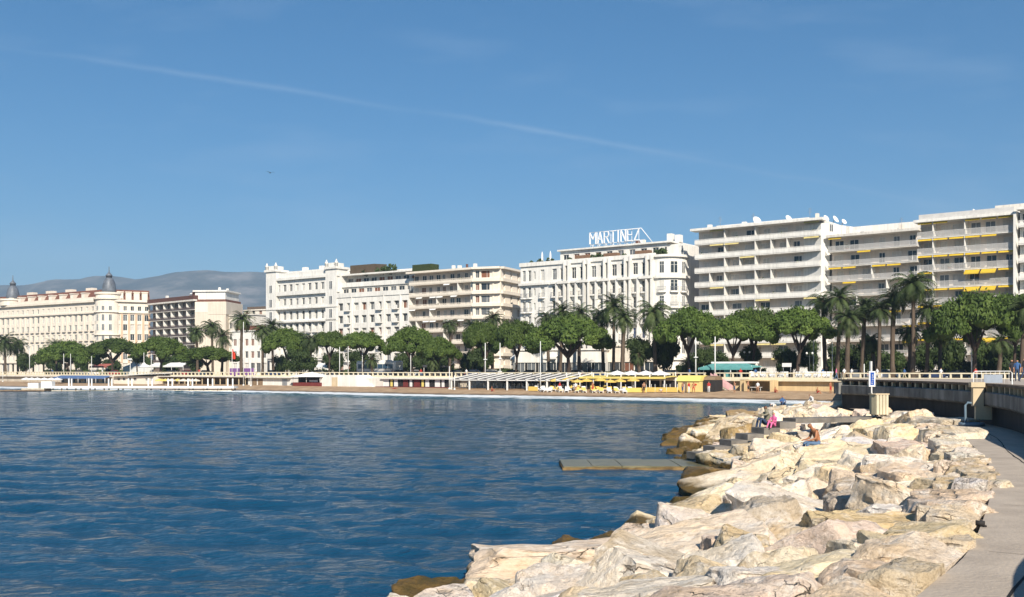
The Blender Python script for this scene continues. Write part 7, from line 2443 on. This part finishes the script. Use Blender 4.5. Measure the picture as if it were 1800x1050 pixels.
POSE = {k: body(p) for k, p in (('stand', STAND), ('walk', WALK), ('sit', SIT), ('situp', SITUP), ('reach', REACH), ('bend', BEND), ('lie', LIE))}


def person(pose, fit, loc, rz, label, sc=1.0, group=None):
    o = put('person', dress(*POSE[pose], fit), None, loc, rz)
    o.scale = (sc, sc, sc)
    return tag(o, label, 'person', group)


def person_px(pose, fit, px, py, d, rz, label, sc=1.0):
    """seat or feet at a photograph position"""
    if py > 700 and d < 78:
        p = sight_bank(px, py, .48)
        if p is not None: return person(pose, fit, (p.x, p.y, p.z), rz, label, sc)
    return person(pose, fit, (PX(px, d), d, PZ(py, d)), rz, label, sc)


W_ = -math.pi / 2
# on the rocks
bare = outfit(m_tan, m_jean, skin=m_tan)
man = person_px('sit', bare, 1438, 786, 38.5, W_ + .15, 'bare chested person in blue jeans sitting hunched on a boulder, facing the sea', 1.0)
MB().prism([(-.16, .06), (.16, .06), (.2, .3), (-.1, .34)], .0, .10).build('belt_pouch', m_shirtk, man)
person('reach', outfit(m_shirtg, m_djean, skin=m_dskin, fore=m_shirtg), (11.15, 44.75, 1.56), W_ + .3, 'dark haired person in grey olive shirt and jeans sitting with an arm stretched out', 1.02)
person('situp', outfit(m_pinks, m_pinks, skin=m_skin, fore=m_pinks), (11.3, 44.1, 1.55), -.9, 'child sized person in a pink suit sitting beside the person in grey', .74)
person_px('bend', outfit(m_shirtw, m_beigec, fore=m_shirtw), 1361, 722, 66, W_ + .6, 'person in white bending low over the far rocks', .95)
person_px('situp', outfit(m_shirtb, m_djean), 1375, 715, 74, W_ + 1.6, 'person in a blue shirt sitting with back turned on the far rocks', 1.0)
person_px('sit', outfit(m_shirtw, m_beigec, fore=m_shirtw), 1429, 711, 70, W_ + .3, 'person in a white shirt sitting on the far rocks near the wall end', 1.0)


def rock_under(o, s=1.1, lab='flat boulder'):
    x, y, z = o.location
    b = add_boulder(POOL[3], (x, y, z - .30), s, s, .62, 1.0, (0, 0), 'cream', lab, 'boulders people sit on', R_B)


for o_, lab in zip([o for o in COL.objects if o.name.startswith('person') and not ('grey olive' in o['label'] or 'pink' in o['label'])], ('cream boulder carrying the bare chested person', 'boulder under the bending person in white', 'boulder under the person in blue', 'boulder under the person in white near the wall end')):
    rock_under(o_, 1.0, lab)
RP = random.Random(3)
# on the upper terrace and promenade
fits = [outfit(m_shirtw, m_djean), outfit(m_shirtk, m_djean), outfit(m_shirtr, m_jean), outfit(m_shirtb, m_beigec), outfit(m_shirtw, m_beigec), outfit(m_shirtg, m_djean), outfit(m_shirtw, m_shirtw), outfit(m_pinks, m_jean)]
person_px('stand', outfit(m_shirtk, m_shirtk, hair=m_hair), 1778, 671, 79, .5, 'person in dark clothes standing at the right on the upper terrace')
person_px('stand', outfit(m_shirtb, m_djean), 1788, 671, 80, -.6, 'person in a blue top beside the one in dark clothes at right')
person_px('walk', outfit(m_shirtk, m_djean), 1799, 672, 74, 1.2, 'person in dark clothes walking at the right edge of the picture')
for px, t, k, pose, lab in ((1470, 2.0, 7, 'walk', 'person in pink walking behind the railing right of the white chairs'), (1484, -1.0, 4, 'stand', 'person in white at the railing gap near the breakwater'), (1497, 1.5, 0, 'walk', 'person in white walking left of the blue sign'), (1542, 1.8, 6, 'walk', 'person all in white right of the blue sign'), (1590, 2.5, 3, 'walk', 'person in blue behind the railing by the tall palms'), (1654, 1.5, 4, 'walk', 'person in a white top by the railing left of the large pine'), (1715, 2.2, 2, 'walk', 'person in red behind the railing under the large pine'),
                            (1212, 1.5, 3, 'stand', 'person in blue left of the teal tent mast'), (1229, 1.6, 1, 'stand', 'person in black between the two masts'), (1284, 2.4, 4, 'stand', 'person in a white top under the teal tent'), (1302, 2.2, 2, 'stand', 'person in red under the teal tent'), (1328, 1.6, 3, 'walk', 'person in blue right of the teal tent'), (1446, 1.6, 3, 'stand', 'person in blue right of the dark lantern post'),
                            (690, 2, 1, 'walk', 'person in black before the coach rear'), (820, 2, 0, 'walk', 'person in white left of the ring lamp masts'), (740, 2, 2, 'walk', 'person in red right of the coach'), (585, 2, 5, 'walk', 'person in olive left of the mast pair'), (450, 2, 0, 'walk', 'person in white right of the tall lighting mast'), (350, 2, 2, 'walk', 'person in red under the flat topped pine'), (180, 2, 6, 'walk', 'person in white under the second pine'), (92, 2, 3, 'walk', 'person in blue under the leftmost pine')):
    p = SH(px, t); person(pose, fits[k], (p.x, p.y, GZ + .002 if t > 0 else 2.72), RP.uniform(0, 6.28), lab)
bath = [outfit(m_skin, m_shirtb, shin=m_skin, shoe=m_skin), outfit(m_tan, m_shirtr, skin=m_tan, shin=m_tan, shoe=m_tan), outfit(m_shirtw, m_skin, shin=m_skin, shoe=m_skin), outfit(m_shirtr, m_shirtw), outfit(m_skin, m_shirtk, shin=m_skin, shoe=m_skin)]
for px, t, k, pose, lab in ((1200, -9.2, 0, 'stand', 'bather standing at the left of the yellow kiosk'), (1211, -8.6, 3, 'stand', 'person in a red top before the yellow kiosk, left one'), (1219, -8.8, 1, 'walk', 'tanned bather before the yellow kiosk, right one'), (1246, -7.5, 3, 'stand', 'person in red top at the dark arched store'), (1291, -6.5, 0, 'stand', 'bather standing right of the beach stair'), (1315, -5, 4, 'stand', 'bather in the shade of the white shelter'),
                            (1332, -7, 2, 'walk', 'person in a white shirt before the shelter table'), (1362, -6, 1, 'situp', 'bather sitting right of the white shelter'), (1436, -6, 1, 'situp', 'bather sitting alone by the yellow sea wall'), (1460, -5.5, 1, 'stand', 'tanned bather standing at the yellow wall near the breakwater'), (984, -10.5, 3, 'walk', 'person in red top walking among the loungers'), (1012, -10.8, 2, 'walk', 'person in white among the loungers'),
                            (1042, -9.8, 1, 'stand', 'tanned bather at the loungers below the parasols'), (1132, -9.5, 4, 'stand', 'bather right of the slanting windbreak'), (864, -11, 1, 'situp', 'bather sitting on the sand before the pergola'), (693, -9, 1, 'lie', 'bather lying on the sand before the dark red huts'), (1163, -9.2, 2, 'bend', 'person in white bending by the windbreaks')):
    p = SH(px, t); person(pose, bath[k], (p.x, p.y, beach_z(t) - .01), RP.uniform(-1.2, 1.2), lab)
# shelter with tables on the right beach
o, W = along('beach_shelter', 'small cream sun shelter with white tables by the yellow sea wall', 'shelter', 1308, 1356, -3.4, .92)
MB().box(0, W, 0, 2.8, 1.55, 1.68).build('roof', m_ywall, o)
for x in (.1, W - .1): MB().box(x - .12, x + .12, -.05, 2.6, 0, 1.55).build('side_wall', m_ywall, o)
MB().box(W * .3, W * .7, -.9, -.3, .6, .66).build('table_top', m_wpaint, o)
for x in (W * .34, W * .66): MB().tube((x, -.6, 0), (x, -.6, .6), .04).build('table_leg', m_wpaint, o)
p = SH(1305, -2.5)
o = thing('buttress', 'yellow ochre pilaster standing out from the sea wall left of the shelter', 'pilaster', (p.x, p.y, .9), RZP)
MB().box(-.25, .25, -.3, 2.4, 0, 1.75).build('shaft', m_ywall, o)
MB().box(-.35, .35, -.4, 2.4, 1.75, 1.95).build('cap', m_ivory, o)

# ================================================================== AIR
hz = MB().box(-5600, 4600, -400, 6800, -4, 560)
m_hz = bpy.data.materials.new('hazy air'); m_hz.use_nodes = True
nt = m_hz.node_tree
nt.nodes.remove(nt.nodes['Principled BSDF'])
pv = nt.nodes.new("ShaderNodeVolumePrincipled")
pv.inputs['Density'].default_value = 1.5e-4
pv.inputs['Color'].default_value = (0.52, 0.72, 0.97, 1)
pv.inputs['Anisotropy'].default_value = 0.0
nt.links.new(pv.outputs[0], nt.nodes['Material Output'].inputs['Volume'])
tag(hz.build('haze', m_hz), kind='stuff')
